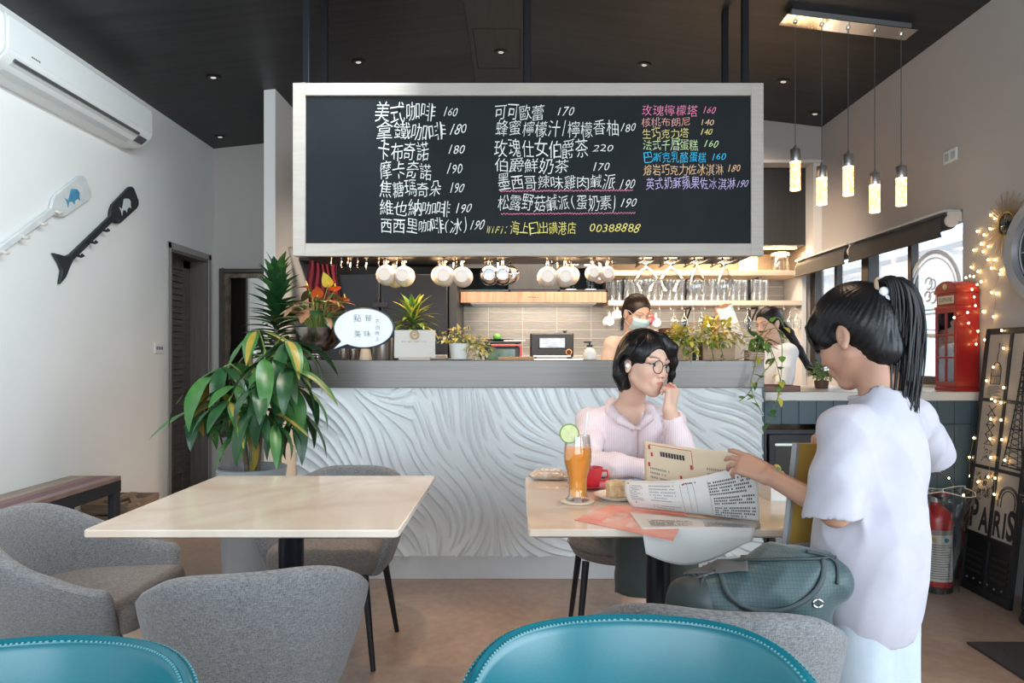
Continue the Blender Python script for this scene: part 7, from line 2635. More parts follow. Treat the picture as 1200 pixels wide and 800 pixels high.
def add_head(F, fr, ears=True, lips=True):
    e = lambda c, r, k=0.012, sub=False, rot=None: F.ell(c, r, k, sub, fr, rot)
    cp = lambda a, b, ra, rb=None, k=0.012, sub=False: F.cap(a, b, ra, rb, k, sub, fr)
    e((-0.012, 0, 0.036), (0.092, 0.075, 0.083), 0.02)
    e((0.022, 0, -0.020), (0.064, 0.061, 0.084), 0.03)
    for s in (-1, 1):
        cp((0.005, s * 0.048, -0.050), (0.058, s * 0.012, -0.094), 0.021, 0.017, 0.024)
        e((0.050, s * 0.034, -0.030), (0.030, 0.026, 0.028), 0.022)
    e((0.064, 0, -0.097), (0.019, 0.020, 0.016), 0.018)
    for s in (-1, 1):
        cp((0.078, s * 0.012, 0.022), (0.068, s * 0.048, 0.019), 0.009, 0.008, 0.014)
        e((0.096, s * 0.032, 0.001), (0.016, 0.019, 0.011), 0.012, True)
    cp((0.079, 0, 0.010), (0.099, 0, -0.030), 0.0065, 0.0095, 0.013)
    for s in (-1, 1):
        e((0.090, s * 0.0115, -0.036), (0.010, 0.0075, 0.007), 0.007)
    e((0.076, 0, -0.064), (0.017, 0.027, 0.021), 0.014)
    if lips:
        cp((0.0855, -0.018, -0.0605), (0.0925, -0.004, -0.0578), 0.0036, 0.0046, 0.004)
        cp((0.0925, -0.004, -0.0578), (0.0925, 0.004, -0.0578), 0.0046, 0.0046, 0.004)
        cp((0.0925, 0.004, -0.0578), (0.0855, 0.018, -0.0605), 0.0046, 0.0036, 0.004)
        cp((0.0850, -0.016, -0.0655), (0.0905, 0, -0.0685), 0.0036, 0.0054, 0.005)
        cp((0.0905, 0, -0.0685), (0.0850, 0.016, -0.0655), 0.0054, 0.0036, 0.005)
    if ears:
        for s in (-1, 1):
            a = R(18)
            rot = np.array([[math.cos(a), 0, -math.sin(a)], [0, 1, 0], [math.sin(a), 0, math.cos(a)]])
            e((-0.010, s * 0.077, -0.006), (0.017, 0.0075, 0.030), 0.004, False, rot)
            e((-0.004, s * 0.080, -0.031), (0.008, 0.006, 0.010), 0.006)
            e((-0.006, s * 0.086, -0.004), (0.010, 0.006, 0.019), 0.004, True, rot)
            cp((-0.002, s * 0.078, -0.014), (0.003, s * 0.074, -0.018), 0.005, 0.005, 0.004)


def head_paint(fr, c, skin=(0.60, 0.36, 0.26), lipc=(0.42, 0.13, 0.11), brow=(0.035, 0.025, 0.022)):
    q = toloc(fr, c)
    out = np.tile(np.array(skin, np.float32), (len(c), 1))

    def blend(w, colr):
        w = np.clip(w, 0, 1)[:, None]
        out[:] = out * (1 - w) + np.array(colr, np.float32) * w
    x, y, z = q[:, 0], np.abs(q[:, 1]), q[:, 2]
    inh = (x > 0.03) & (np.abs(q).max(1) < 0.2)
    blend(np.exp(-((y - 0.040) ** 2 + (z + 0.035) ** 2) / 0.0006) * 0.28 * inh, (0.62, 0.26, 0.20))
    lp = np.exp(-np.maximum(0, (y / 0.020) ** 2 + ((z + 0.063) / 0.0085) ** 2 - 0.55) * 4) * (x > 0.078)
    blend(lp * 0.85 * inh, lipc)
    t = np.clip((y - 0.013) / 0.036, 0, 1)
    zb_ = 0.0235 + 0.006 * np.sin(t * PI * 0.8)
    br = ((y > 0.012) & (y < 0.051)) * np.exp(-((z - zb_) / 0.0034) ** 2) * (x > 0.04)
    blend(br * 0.85 * inh, brow)
    nb = np.exp(-((y - 0.007) ** 2 + (z + 0.0425) ** 2) / 0.000012) * (x > 0.07)
    blend(nb * 0.7 * inh, (0.12, 0.05, 0.04))
    return out


def add_eyes(parent, fr, base, lids=0.0, only=None, open_=1.0):
    """eyeballs with iris, plus a dark lash line; children of the head's body"""
    Rm = Matrix([[fr[0][i, j] for j in range(3)] for i in range(3)])
    s_ = fr[2]
    for s in (-1, 1):
        if only and s != only:
            continue
        p = tow(fr, (0.0700, s * 0.0315, 0.0005)) - np.array(base)
        eye = MB().ell(p, (0.0135 * s_, 0.0150 * s_, 0.0070 * s_ * open_), 18, 12, rot=Rm).build('eye', M('eye_white', (0.62, 0.58, 0.55), 0.25), parent, sharp=0)
        pi = tow(fr, (0.0808, s * 0.0310, 0.0 - lids)) - np.array(base)
        MB().ell(pi, (0.0036 * s_, 0.0058 * s_, 0.0054 * s_ * open_), 14, 8, rot=Rm).build('iris', M('dark_iris', (0.018, 0.010, 0.007), 0.15), eye, sharp=0)
        pts = []
        for k in range(9):
            u = k / 8 * 2 - 1
            pts.append(tow(fr, (0.0815 - 0.010 * u * u, s * (0.0315 + 0.0155 * u), (0.0072 - 0.0055 * u * u) * open_)) - np.array(base))
        MB().tube(pts, 0.0013 * s_, 5).build('lashes', M('lash', (0.012, 0.008, 0.007), 0.6), eye)


def add_hand(F, wrist, d, back, curls, spread=0.0, thumb=(0.6, 0.75, -0.25), thumb_curl=0.5, s=1.0, left=True, k=0.007):
    """wrist: position; d: towards the fingers; back: out of the back of the hand; thumb lies on +y for a left hand palm down"""
    d = np.array(d, float)
    d /= np.linalg.norm(d)
    bk = np.array(back, float)
    bk -= d * (bk @ d)
    bk /= np.linalg.norm(bk)
    lat = np.cross(bk, d) * (-1 if left else 1)     # towards the thumb
    fr = (np.stack([d, lat, bk], 1), np.array(wrist, float), s)
    ys = (0.030, 0.0105, -0.0095, -0.0275)
    xs_ = (0.083, 0.087, 0.083, 0.074)
    Ls = (0.068, 0.077, 0.071, 0.055)
    for i in range(4):
        F.cap((0.0, ys[i] * 0.62, 0.0), (xs_[i], ys[i], 0.0), 0.0155, 0.0115, 0.014, False, fr)
    F.ell((0.040, 0.018, -0.010), (0.032, 0.018, 0.012), 0.012, False, fr)
    for i in range(4):
        p = np.array([xs_[i], ys[i], 0.0])
        a = 0.0
        sp = spread * (1.5 - i)
        for j, f in enumerate((0.45, 0.31, 0.24)):
            a += curls[i][j]
            q = p + Ls[i] * f * np.array([math.cos(a) * math.cos(sp), math.cos(a) * math.sin(sp), -math.sin(a)])
            F.cap(p, q, (0.0092, 0.0082, 0.0075)[j], (0.0082, 0.0075, 0.0062)[j], k if j == 0 else 0.003, False, fr)
            p = q
    p = np.array([0.022, 0.026, -0.006])
    t = np.array(thumb, float)
    t /= np.linalg.norm(t)
    inw = np.array([0.55, -0.35, -0.55])
    for j, L_ in enumerate((0.044, 0.032, 0.026)):
        q = p + t * L_
        F.cap(p, q, (0.0135, 0.0105, 0.0092)[j], (0.0105, 0.0092, 0.0072)[j], 0.008 if j == 0 else 0.003, False, fr)
        p = q
        t = t + inw * thumb_curl * 0.5
        t /= np.linalg.norm(t)
    return fr


def skin_mat(name):
    m, nt, b = nodes_of(name)
    N, L = nt.nodes, nt.links
    at = N.new('ShaderNodeAttribute')
    at.attribute_name = 'tint'
    L.new(at.outputs['Color'], b.inputs['Base Color'])
    b.inputs['Roughness'].default_value = 0.48
    b.inputs['Subsurface Weight'].default_value = 0.12
    b.inputs['Subsurface Radius'].default_value = (0.010, 0.004, 0.002)
    b.inputs['Subsurface Scale'].default_value = 1.0
    b.inputs['Specular IOR Level'].default_value = 0.35
    return m


m_skin = skin_mat('skin')
m_hair = M('black_hair', (0.0042, 0.0042, 0.0050), 0.38, c2=(0.0085, 0.0075, 0.008), ns=40, spec=0.28)


def cloth(name, c, c2=None, bump=0.15, rough=0.85):
    return M(name, c, rough, c2=c2 or tuple(v * 0.92 for v in c), ns=18, bump=bump, bs=700, bd=2, dist=0.0006, sheen=0.1)


def folds(amp, sx, sy, sz, ph=0.0):
    def fn(x, y, z):
        w1 = np.sin(sx * x + sy * y + sz * z + ph + 1.7 * np.sin(9 * z + 4 * x + ph))
        w2 = np.sin(-0.6 * sx * x + 1.3 * sy * y + 0.7 * sz * z + 2.1 + ph + 1.2 * np.sin(13 * x - 7 * z))
        return amp * (np.abs(w1) - 0.6 + 0.6 * w2)
    return fn


def strands(mb, paths, r0, n=5):
    for (pts, r) in paths:
        m = len(pts)
        mb.tube(pts, [r * (0.55 + 0.45 * math.sin(PI * min(1, 0.15 + 0.85 * i / (m - 1)) ** 0.8)) if i < m - 1 else r * 0.12 for i in range(m)], n)
# ================================================================== people
SK_G = (0.44, 0.245, 0.17)
SK_A = (0.68, 0.44, 0.335)

# ------------------------------------------------------------------ the girl standing at the right
base = np.array([0.80, 1.47, 0.0])
ga = R(55)
gf = np.array([-math.cos(ga), math.sin(ga), 0])
gl = np.array([-math.sin(ga), -math.cos(ga), 0])
pitch = R(24)
hf = gf * math.cos(pitch) + np.array([0, 0, -math.sin(pitch)])
GH = frame(hf, (0, 0, 1), (0.757, 1.500, 1.246), 0.955)
neck = np.array([0.792, 1.452, 1.080])
LS, RS = np.array([0.668, 1.366, 1.035]), np.array([0.914, 1.538, 1.040])
LE, LW = np.array([0.640, 1.350, 0.865]), np.array([0.560, 1.505, 0.915])
RE, RW = np.array([1.035, 1.675, 0.950]), np.array([0.862, 1.735, 0.972])
F = Fld()
add_head(F, GH)
hb = tow(GH, (-0.035, 0, -0.055))
F.chain([hb, (hb + neck) / 2, neck], [0.046, 0.042, 0.047], 0.02)
F.chain([LS, neck + np.array([0, 0, -0.02]), RS], [0.034, 0.042, 0.034], 0.03)
chest = np.array([0.79, 1.458, 0.95])
BF = (np.stack([gf, gl, np.array([0, 0, 1.0])], 1), np.zeros(3), 1.0)


def be(c, r, k=0.04):
    F.ell(BF[0].T @ np.array(c), r, k, False, BF)


be((0.79, 1.458, 0.95), (0.085, 0.12, 0.13))
be((0.782, 1.462, 0.80), (0.078, 0.100, 0.14))
be((0.780, 1.469, 0.69), (0.075, 0.100, 0.10))
for s, sh, el, wr in ((1, LS, LE, LW), (-1, RS, RE, RW)):
    F.chain([sh, el, wr], [0.037, 0.029, 0.021], 0.012)
    hip = np.array([0.780, 1.469, 0.64]) + gl * s * 0.056
    knee = hip + np.array([0, 0, -0.31]) + gf * 0.02
    ank = knee + np.array([0, 0, -0.30]) - gf * 0.02
    F.chain([hip, knee, ank], [0.060, 0.046, 0.030], 0.02)
    F.cap(ank + np.array([0, 0, -0.022]), ank + gf * 0.12 + np.array([0, 0, -0.035]), 0.026, 0.021, 0.015)
c_ = [(0.25, 0.35, 0.15), (0.30, 0.40, 0.2), (0.38, 0.45, 0.25), (0.5, 0.5, 0.3)]
add_hand(F, LW + (LW - LE) * 0.06, np.array([-0.62, 0.60, 0.26]), np.array([-0.25, -0.65, 0.70]), [(0.05, 0.25, 0.2), (0.25, 0.40, 0.3), (0.45, 0.5, 0.35), (0.6, 0.6, 0.4)], 0.06, (0.75, 0.55, -0.5), 0.5, 0.80, True)
add_hand(F, RW + (RW - RE) * 0.06, np.array([-0.92, 0.05, 0.14]), np.array([0.1, 0.55, 0.8]), [(0.5, 0.7, 0.4), (0.6, 0.8, 0.45), (0.7, 0.85, 0.5), (0.8, 0.9, 0.5)], 0.03, (0.70, 0.45, -0.6), 0.6, 0.80, False)
fine = [(GH[1] - np.array([0.15, 0.15, 0.145]), GH[1] + np.array([0.15, 0.15, 0.15]), 0.0026),
        (np.array([0.42, 1.48, 0.83]), np.array([0.572, 1.70, 1.04]), 0.0024), (np.array([0.70, 1.68, 0.90]), np.array([0.85, 1.80, 1.06]), 0.0024)]
vs, Q = sdf_mesh(F, 0.0065, fine)


def gpaint(v):
    return head_paint(GH, v, SK_G)


girl = np_mesh('person', vs, Q, m_skin, None, base, gpaint)
girl.location = base + np.array([0.036, 0.10, 0.0])
tag(girl, 'child with a black ponytail and oversized white t-shirt standing with a paper menu', 'person')
add_eyes(girl, GH, base, 0.003, open_=0.75)

# t-shirt
F = Fld()


def fe(c, r, k=0.05):
    F.ell(BF[0].T @ np.array(c), r, k, False, BF)


lsd, rsd = LE - LS, RE - RS
lsn, rsn = lsd / np.linalg.norm(lsd), rsd / np.linalg.norm(rsd)
F.chain([LS, LS + lsd * 0.55, LS + lsd * 1.12], [0.048, 0.054, 0.060], 0.025)
F.chain([RS, RS + rsd * 0.5, RS + rsd * 1.05], [0.046, 0.050, 0.053], 0.025)
F.ell(LE + lsn * 0.060, (0.085, 0.085, 0.068), 0.004, True)
F.ell(RE + rsn * 0.050, (0.062, 0.062, 0.062), 0.004, True)
F.chain([LS + np.array([0, 0, 0.004]), neck + np.array([0.0, 0, -0.045]), RS + np.array([0, 0, 0.004])], [0.046, 0.058, 0.046], 0.035)
fe((0.783, 1.458, 0.96), (0.100, 0.130, 0.13))
fe((0.776, 1.462, 0.82), (0.108, 0.130, 0.16))
fe((0.768, 1.468, 0.68), (0.114, 0.136, 0.20))
F.chain([neck + np.array([0, 0, -0.045]), neck + np.array([0, 0, 0.006])], [0.075, 0.062], 0.03)
F.post.append(folds(0.0052, 24, 17, 9))
F.post.append(folds(0.0013, -52, 40, 30, 1.3))
F.plane((0.80, 1.47, 0.565), (0.10, 0.0, -1))
hole = neck + np.array([0, 0, 0.036]) + gf * 0.010
F.ell(BF[0].T @ hole, (0.060, 0.056, 0.034), 0.004, True, BF)
vs, Q = sdf_mesh(F, 0.0055)
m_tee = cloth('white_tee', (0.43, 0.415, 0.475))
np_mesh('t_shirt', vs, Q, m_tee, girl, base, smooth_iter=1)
MBk = MB()
ring = []
for k in range(36):
    a = 2 * PI * k / 36
    q = hole + gf * 0.056 * math.cos(a) + gl * 0.053 * math.sin(a) + np.array([0, 0, -0.012 - 0.004 * math.cos(a)])
    ring.append(q - base)
MBk.tube(ring, 0.0055, 6, closed=True)
MBk.build('collar', cloth('tee_collar', (0.50, 0.47, 0.50)), girl)
# wide trousers and shoes
F = Fld()
F.ell(BF[0].T @ np.array([0.775, 1.469, 0.68]), (0.096, 0.120, 0.10), 0.03, False, BF)
for s in (1, -1):
    hip = np.array([0.778, 1.469, 0.62]) + gl * s * 0.058
    F.chain([hip, hip + np.array([0.01, 0, -0.28]) + gf * 0.012, hip + np.array([0.02, 0, -0.55])], [0.076, 0.074, 0.074], 0.02)
F.plane((0.8, 1.47, 0.05), (0, 0, -1))
F.post.append(folds(0.0035, 30, 30, 14, 1.0))
vs, Q = sdf_mesh(F, 0.007)
np_mesh('trousers', vs, Q, cloth('pale_blue_cotton', (0.44, 0.50, 0.56)), girl, base, smooth_iter=1)
for s in (1, -1):
    a = np.array([0.80, 1.47, 0.0]) + gl * s * 0.062
    F = Fld()
    F.chain([a + np.array([0, 0, 0.032]) - gf * 0.02, a + gf * 0.11 + np.array([0, 0, 0.028])], [0.032, 0.028], 0.01)
    F.plane((0, 0, 0.0005), (0, 0, -1))
    vs, Q = sdf_mesh(F, 0.005)
    np_mesh('shoe', vs, Q, M('white_shoe', (0.65, 0.65, 0.66), 0.5), girl, base)

# hair: cap pulled back to a high ponytail, fringe, ear left bare
tie_l = (-0.088, 0.004, 0.082)
F = Fld()
F.ell((-0.012, 0, 0.038), (0.103, 0.086, 0.092), 0.01, False, GH)
F.ell((-0.045, 0, 0.0), (0.070, 0.078, 0.075), 0.02, False, GH)
F.ell((-0.055, 0, -0.060), (0.050, 0.060, 0.050), 0.02, False, GH)
F.ell((0.058, 0, 0.028), (0.046, 0.074, 0.060), 0.02, False, GH)          # fringe volume
for s in (-1, 1):
    F.cap((0.050, s * 0.058, 0.040), (0.042, s * 0.064, 0.000), 0.018, 0.010, 0.02, False, GH)   # locks by the temples
F.ell((0.095, 0, -0.075), (0.080, 0.11, 0.083), 0.006, True, GH)
for s in (-1, 1):
    F.ell((-0.004, s * 0.092, -0.016), (0.027, 0.028, 0.040), 0.006, True, GH)
    F.ell((0.022, s * 0.090, -0.085), (0.050, 0.05, 0.060), 0.008, True, GH)


def hair_groove(fr, axis_pt, n, amp, axis=(0.75, 0.0, -0.45)):
    ax_ = np.array(axis, float)
    ax_ /= np.linalg.norm(ax_)
    u = np.cross(ax_, (0, 1, 0))
    u /= np.linalg.norm(u)
    v = np.cross(ax_, u)

    def fn(x, y, z):
        qx, qy, qz = x - fr[1][0], y - fr[1][1], z - fr[1][2]
        l = [(qx * fr[0][0, i] + qy * fr[0][1, i] + qz * fr[0][2, i]) / fr[2] - axis_pt[i] for i in range(3)]
        a = np.arctan2(l[0] * v[0] + l[1] * v[1] + l[2] * v[2], l[0] * u[0] + l[1] * u[1] + l[2] * u[2])
        r = np.sqrt(l[0] ** 2 + l[1] ** 2 + l[2] ** 2)
        return amp * np.clip(r / 0.05, 0, 1) * (np.sin(a * n + 2 * np.sin(a * 7)) * 0.6 + 0.4 * np.sin(a * n * 2.3 + 25 * r))
    return fn


F.post.append(hair_groove(GH, tie_l, 46, 0.0011))
vs, Q = sdf_mesh(F, 0.0028)
hair = np_mesh('hair', vs, Q, m_hair, girl, base)
rgh = random.Random(8)
mb = MB()
tie = tow(GH, tie_l)
back = tow(GH, (-0.128, 0.0, 0.072))
paths = []
dirb = np.array([0.62, -0.50, 0.0])
for k in range(270):
    a = rgh.uniform(0, 2 * PI)
    r_ = math.sqrt(rgh.random())
    w = 0.030 * r_
    spread = np.array([math.cos(a) * 0.9, math.sin(a) * 0.75, 0.35 * math.sin(a * 2)]) * r_
    p0 = tie + spread * 0.012
    p1 = back + spread * 0.028 + np.array([0.008, -0.002, 0.006])
    L_ = rgh.uniform(0.20, 0.335)
    p2 = back + np.array([0.028, -0.006, -0.050]) + spread * 0.042
    p3 = back + np.array([0.024, -0.003, -0.45 * L_ - 0.03]) + spread * 0.044 + np.array([rgh.uniform(-.006, .006), rgh.uniform(-.006, .006), 0])
    p4 = back + np.array([0.014, -0.003, -L_]) + spread * (0.030 if rgh.random() < 0.7 else 0.05) + np.array([rgh.uniform(-.012, .012), rgh.uniform(-.012, .012), 0])
    pts = [p0, p1, p2, p3, p4]
    sm = []
    for i in range(4):
        a0, a1, a2, a3 = pts[max(i - 1, 0)], pts[i], pts[i + 1], pts[min(i + 2, 4)]
        for j in range(4):
            u = j / 4
            sm.append(0.5 * ((2 * a1) + (a2 - a0) * u + (2 * a0 - 5 * a1 + 4 * a2 - a3) * u * u + (3 * a1 - a0 - 3 * a2 + a3) * u ** 3))
    sm.append(p4)
    paths.append(([q - base for q in sm], rgh.uniform(0.0022, 0.0042)))
strands(mb, paths, 0.003)
mb.build('ponytail', m_hair, girl, sharp=0, weld=False)
# loose fringe and nape wisps
mb = MB()
paths = []
for k in range(64):
    y = -0.072 + 0.144 * k / 63
    p = [(0.058 - 4.0 * y * y, y * 0.8, 0.085), (0.097 - 5.0 * y * y, y * 0.98, 0.055), (0.100 - 5.5 * y * y, y * 1.05, 0.022 + rgh.uniform(-.004, .010)), (0.094 - 5.5 * y * y, y * 1.07, -0.004 + rgh.uniform(-.014, .008))]
    paths.append(([tow(GH, q) - base for q in p], rgh.uniform(0.0025, 0.0040)))
for k in range(16):
    s = rgh.choice((-1, 1))
    y = s * rgh.uniform(0.02, 0.06)
    p = [(-0.055, y, -0.02), (-0.072, y * 1.0, -0.055), (-0.075 + rgh.uniform(-.01, .01), y * 0.95, -0.085 - rgh.uniform(0, 0.02))]
    paths.append(([tow(GH, q) - base for q in p], 0.0016))
strands(mb, paths, 0.003)
mb.build('fringe', m_hair, girl, sharp=0, weld=False)
tq = tie - base + (back - tie) * 0.35
mb = MB()
tv = Vector(back - tie).normalized()
side = tv.cross(Vector((0, 0, 1))).normalized()
upv = side.cross(tv)
mb.tube([Vector(tq) + (side * math.cos(2 * PI * k / 24) + upv * math.sin(2 * PI * k / 24)) * 0.019 for k in range(24)], 0.005, 8, closed=True)
ht = mb.build('hair_tie', M('beige_hair_band', (0.42, 0.30, 0.20), 0.6), girl)
mb = MB()
for (dx, dz, r_) in ((0.0, -0.012, 0.011), (0.008, -0.028, 0.009), (-0.006, -0.042, 0.010), (0.012, -0.008, 0.008)):
    mb.ell(Vector(tq) + Vector((dx - 0.004, -0.024, dz)), (r_, r_ * 0.7, r_), 12, 8)
mb.build('charm', M('pearly_charm', (0.72, 0.74, 0.76), 0.2), ht)

# yellow folder the girl holds
t = thing('folder', 'yellow folder with a grey spine held against the white t-shirt', 'folder', (0.738, 1.710, 0.735))
rzf = math.atan2(gl[1], gl[0])
MB().box(-0.105, 0.115, -0.004, 0.004, 0.0, 0.245, rz=rzf, piv=(0, 0, 0)).build('cover', M('yellow_card', (0.52, 0.33, 0.06), 0.6, c2=(0.46, 0.28, 0.05), ns=5), t, bevel=0.001)
MB().box(0.105, 0.119, -0.0065, 0.0065, 0.0, 0.245, rz=rzf, piv=(0, 0, 0)).build('spine', M('grey_spine', (0.30, 0.30, 0.31), 0.5), t, bevel=0.002)
t.rotation_euler = (0, R(6), 0)

# ------------------------------------------------------------------ the woman seated at the table
base = np.array([0.45, 2.86, 0.0])
WHf = np.array([math.sin(R(34)), -math.cos(R(34)), -0.10])
WH = roll(frame(WHf, (0, 0, 1), (0.478, 2.560, 1.168), 1.0), R(-5))
neck = np.array([0.438, 2.665, 1.000])
LS, RS = np.array([0.610, 2.715, 0.935]), np.array([0.288, 2.700, 0.935])     # her left is to the right of the picture
RE, RW = np.array([0.262, 2.545, 0.800]), np.array([0.470, 2.440, 0.792])
LE, LW = np.array([0.615, 2.475, 0.800]), np.array([0.545, 2.440, 1.000])
F = Fld()
add_head(F, WH)
hb = tow(WH, (-0.030, 0, -0.06))
F.chain([hb, (hb + neck) / 2, neck], [0.050, 0.046, 0.052], 0.02)
F.chain([RS, neck + np.array([0, 0, -0.04]), LS], [0.043, 0.052, 0.043], 0.03)
F.ell((0.45, 2.72, 0.86), (0.155, 0.10, 0.15), 0.04)
F.ell((0.45, 2.80, 0.68), (0.135, 0.10, 0.15), 0.04)
F.ell((0.45, 2.86, 0.56), (0.165, 0.13, 0.10), 0.04)
F.chain([RS, RE, RW], [0.044, 0.036, 0.026], 0.015)
F.chain([LS, LE, LW], [0.044, 0.036, 0.026], 0.015)
KN = {}
for s in (-1, 1):
    hip = np.array([0.45 + s * 0.09, 2.83, 0.545])
    knee = np.array([0.490 + s * 0.075, 2.40, 0.53])
    ank = np.array([0.495 + s * 0.085, 2.38, 0.085])
    KN[s] = (hip, knee, ank)
    F.chain([hip, knee, ank], [0.080, 0.056, 0.034], 0.02)
    F.cap(ank + np.array([0, 0, -0.03]), ank + np.array([0.02, -0.14, -0.055]), 0.032, 0.026, 0.015)
fist = [(1.0, 1.25, 0.7)] * 4
add_hand(F, RW + (RW - RE) * 0.05, np.array([0.90, -0.36, -0.04]), np.array([0.0, -0.25, 1.0]), [(0.15, 0.2, 0.15), (0.2, 0.25, 0.2), (0.25, 0.3, 0.2), (0.3, 0.35, 0.25)], 0.03, (0.8, 0.5, -0.2), 0.2, 0.95, False)
add_hand(F, LW + (LW - LE) * 0.04, np.array([0.20, 0.03, 1.0]), np.array([0.60, -0.78, 0.0]), [(0.85, 1.2, 0.7), (0.95, 1.25, 0.7), (1.05, 1.3, 0.75), (1.15, 1.3, 0.8)], 0.0, (0.85, 0.35, -0.45), 0.6, 0.82, True)
fine = [(WH[1] - np.array([0.135, 0.135, 0.130]), WH[1] + np.array([0.135, 0.135, 0.15]), 0.0022),
        (np.array([0.48, 2.32, 0.74]), np.array([0.66, 2.45, 0.86]), 0.0026), (np.array([0.49, 2.34, 1.005]), np.array([0.645, 2.425, 1.14]), 0.0024)]
vs, Q = sdf_mesh(F, 0.0062, fine)
woman = np_mesh('person', vs, Q, m_skin, None, base, lambda v: head_paint(WH, v, SK_A))
woman.location = base
tag(woman, 'person in a pale pink hooded top and round glasses seated with chin on hand', 'person')
add_eyes(woman, WH, base, 0.0)

# hooded top
F = Fld()
F.chain([RS, neck + np.array([0, 0.01, -0.060]), LS], [0.056, 0.066, 0.056], 0.03)
F.ell((0.45, 2.722, 0.86), (0.172, 0.118, 0.155), 0.04)
F.ell((0.45, 2.80, 0.68), (0.158, 0.122, 0.16), 0.04)
F.ell((0.45, 2.85, 0.57), (0.178, 0.145, 0.08), 0.04)
F.chain([RS, (RS + RE) / 2, RE, RE + (RW - RE) * 0.5, RE + (RW - RE) * 0.93], [0.056, 0.053, 0.050, 0.044, 0.038], 0.018)
F.chain([LS, (LS + LE) / 2, LE, LE + (LW - LE) * 0.5, LE + (LW - LE) * 0.90], [0.056, 0.053, 0.050, 0.045, 0.039], 0.018)
F.post.append(folds(0.0030, 46, 30, 40))
F.post.append(folds(0.0016, -60, 50, 70, 2.0))
F.ell(RE + (RW - RE) * 1.14, (0.050, 0.050, 0.050), 0.003, True)
F.ell(LE + (LW - LE) * 1.10, (0.055, 0.055, 0.050), 0.003, True)
# open neck
F.cap(neck + np.array([0.0, -0.05, 0.05]), np.array([0.452, 2.595, 0.915]), 0.060, 0.012, 0.006, True)
F.cap(neck + np.array([0, -0.01, 0.0]), neck + np.array([0, -0.01, 0.10]), 0.056, 0.07, 0.006, True)
vs, Q = sdf_mesh(F, 0.0045)
m_pink = cloth('pale_pink_stripe', (0.74, 0.57, 0.61))
nt = m_pink.node_tree
N, L = nt.nodes, nt.links
b = N['Principled BSDF']
wv = N.new('ShaderNodeTexWave'); wv.inputs['Scale'].default_value = 46; wv.inputs['Distortion'].default_value = 0.8
tc = N.new('ShaderNodeTexCoord')
L.new(tc.outputs['Object'], wv.inputs['Vector'])
rp = N.new('ShaderNodeValToRGB')
rp.color_ramp.elements[0].position = 0.3; rp.color_ramp.elements[0].color = (0.76, 0.61, 0.65, 1)
rp.color_ramp.elements[1].position = 0.7; rp.color_ramp.elements[1].color = (0.82, 0.73, 0.76, 1)
L.new(wv.outputs['Fac'], rp.inputs[0]); L.new(rp.outputs[0], b.inputs['Base Color'])
top = np_mesh('hooded_top', vs, Q, m_pink, woman, base, smooth_iter=1)
F = Fld()
vb = np.array([0.454, 2.590, 0.925])
for s, pth in ((1, [neck + np.array([-0.06, 0.05, 0.005]), neck + np.array([-0.075, -0.015, -0.015]), neck + np.array([-0.048, -0.075, -0.045]), vb + np.array([-0.014, -0.012, 0.0])]),
               (-1, [neck + np.array([0.06, 0.05, 0.005]), neck + np.array([0.078, -0.010, -0.012]), neck + np.array([0.060, -0.075, -0.040]), vb + np.array([0.010, -0.012, 0.0])])):
    F.chain(pth, [0.024, 0.020, 0.016, 0.010], 0.012)
F.chain([neck + np.array([-0.06, 0.05, 0.005]), neck + np.array([-0.03, 0.085, -0.01]), neck + np.array([0.03, 0.085, -0.01]), neck + np.array([0.06, 0.05, 0.005])], [0.024, 0.034, 0.034, 0.024], 0.014)
F.post.append(folds(0.0014, 60, 50, 60, 0.7))
vs, Q = sdf_mesh(F, 0.0042)
np_mesh('hood', vs, Q, m_pink, woman, base, smooth_iter=1)
MB().tube([vb + np.array([0.0, -0.016, -0.008]) - base, np.array([0.456, 2.583, 0.86]) - base, np.array([0.456, 2.592, 0.80]) - base], 0.0030, 6).build('zip', M('pink_zip', (0.60, 0.36, 0.42), 0.5), top)
# trousers
F = Fld()
F.ell((0.45, 2.86, 0.56), (0.182, 0.148, 0.105), 0.04)
for s in (-1, 1):
    hip, knee, ank = KN[s]
    hem = knee + (ank - knee) * 0.40
    F.chain([hip, knee, hem], [0.092, 0.070, 0.070], 0.02)
for s in (-1, 1):
    hip, knee, ank = KN[s]
    F.plane(knee + (ank - knee) * 0.36, (ank - knee))
F.post.append(folds(0.0028, 40, 30, 30, 1.4))
vs, Q = sdf_mesh(F, 0.007)
np_mesh('trousers', vs, Q, cloth('dark_green_cotton', (0.040, 0.050, 0.045)), woman, base, smooth_iter=1)
for s in (-1, 1):
    hip, knee, ank = KN[s]
    F = Fld()
    a = ank + np.array([0, 0, -0.045])
    F.chain([a + np.array([0, 0.02, 0]), a + np.array([0.02, -0.15, -0.008])], [0.040, 0.034], 0.01)
    F.plane((0, 0, 0.0005), (0, 0, -1))
    vs, Q = sdf_mesh(F, 0.006)
    np_mesh('shoe', vs, Q, M('dark_shoe', (0.03, 0.03, 0.032), 0.5), woman, base)
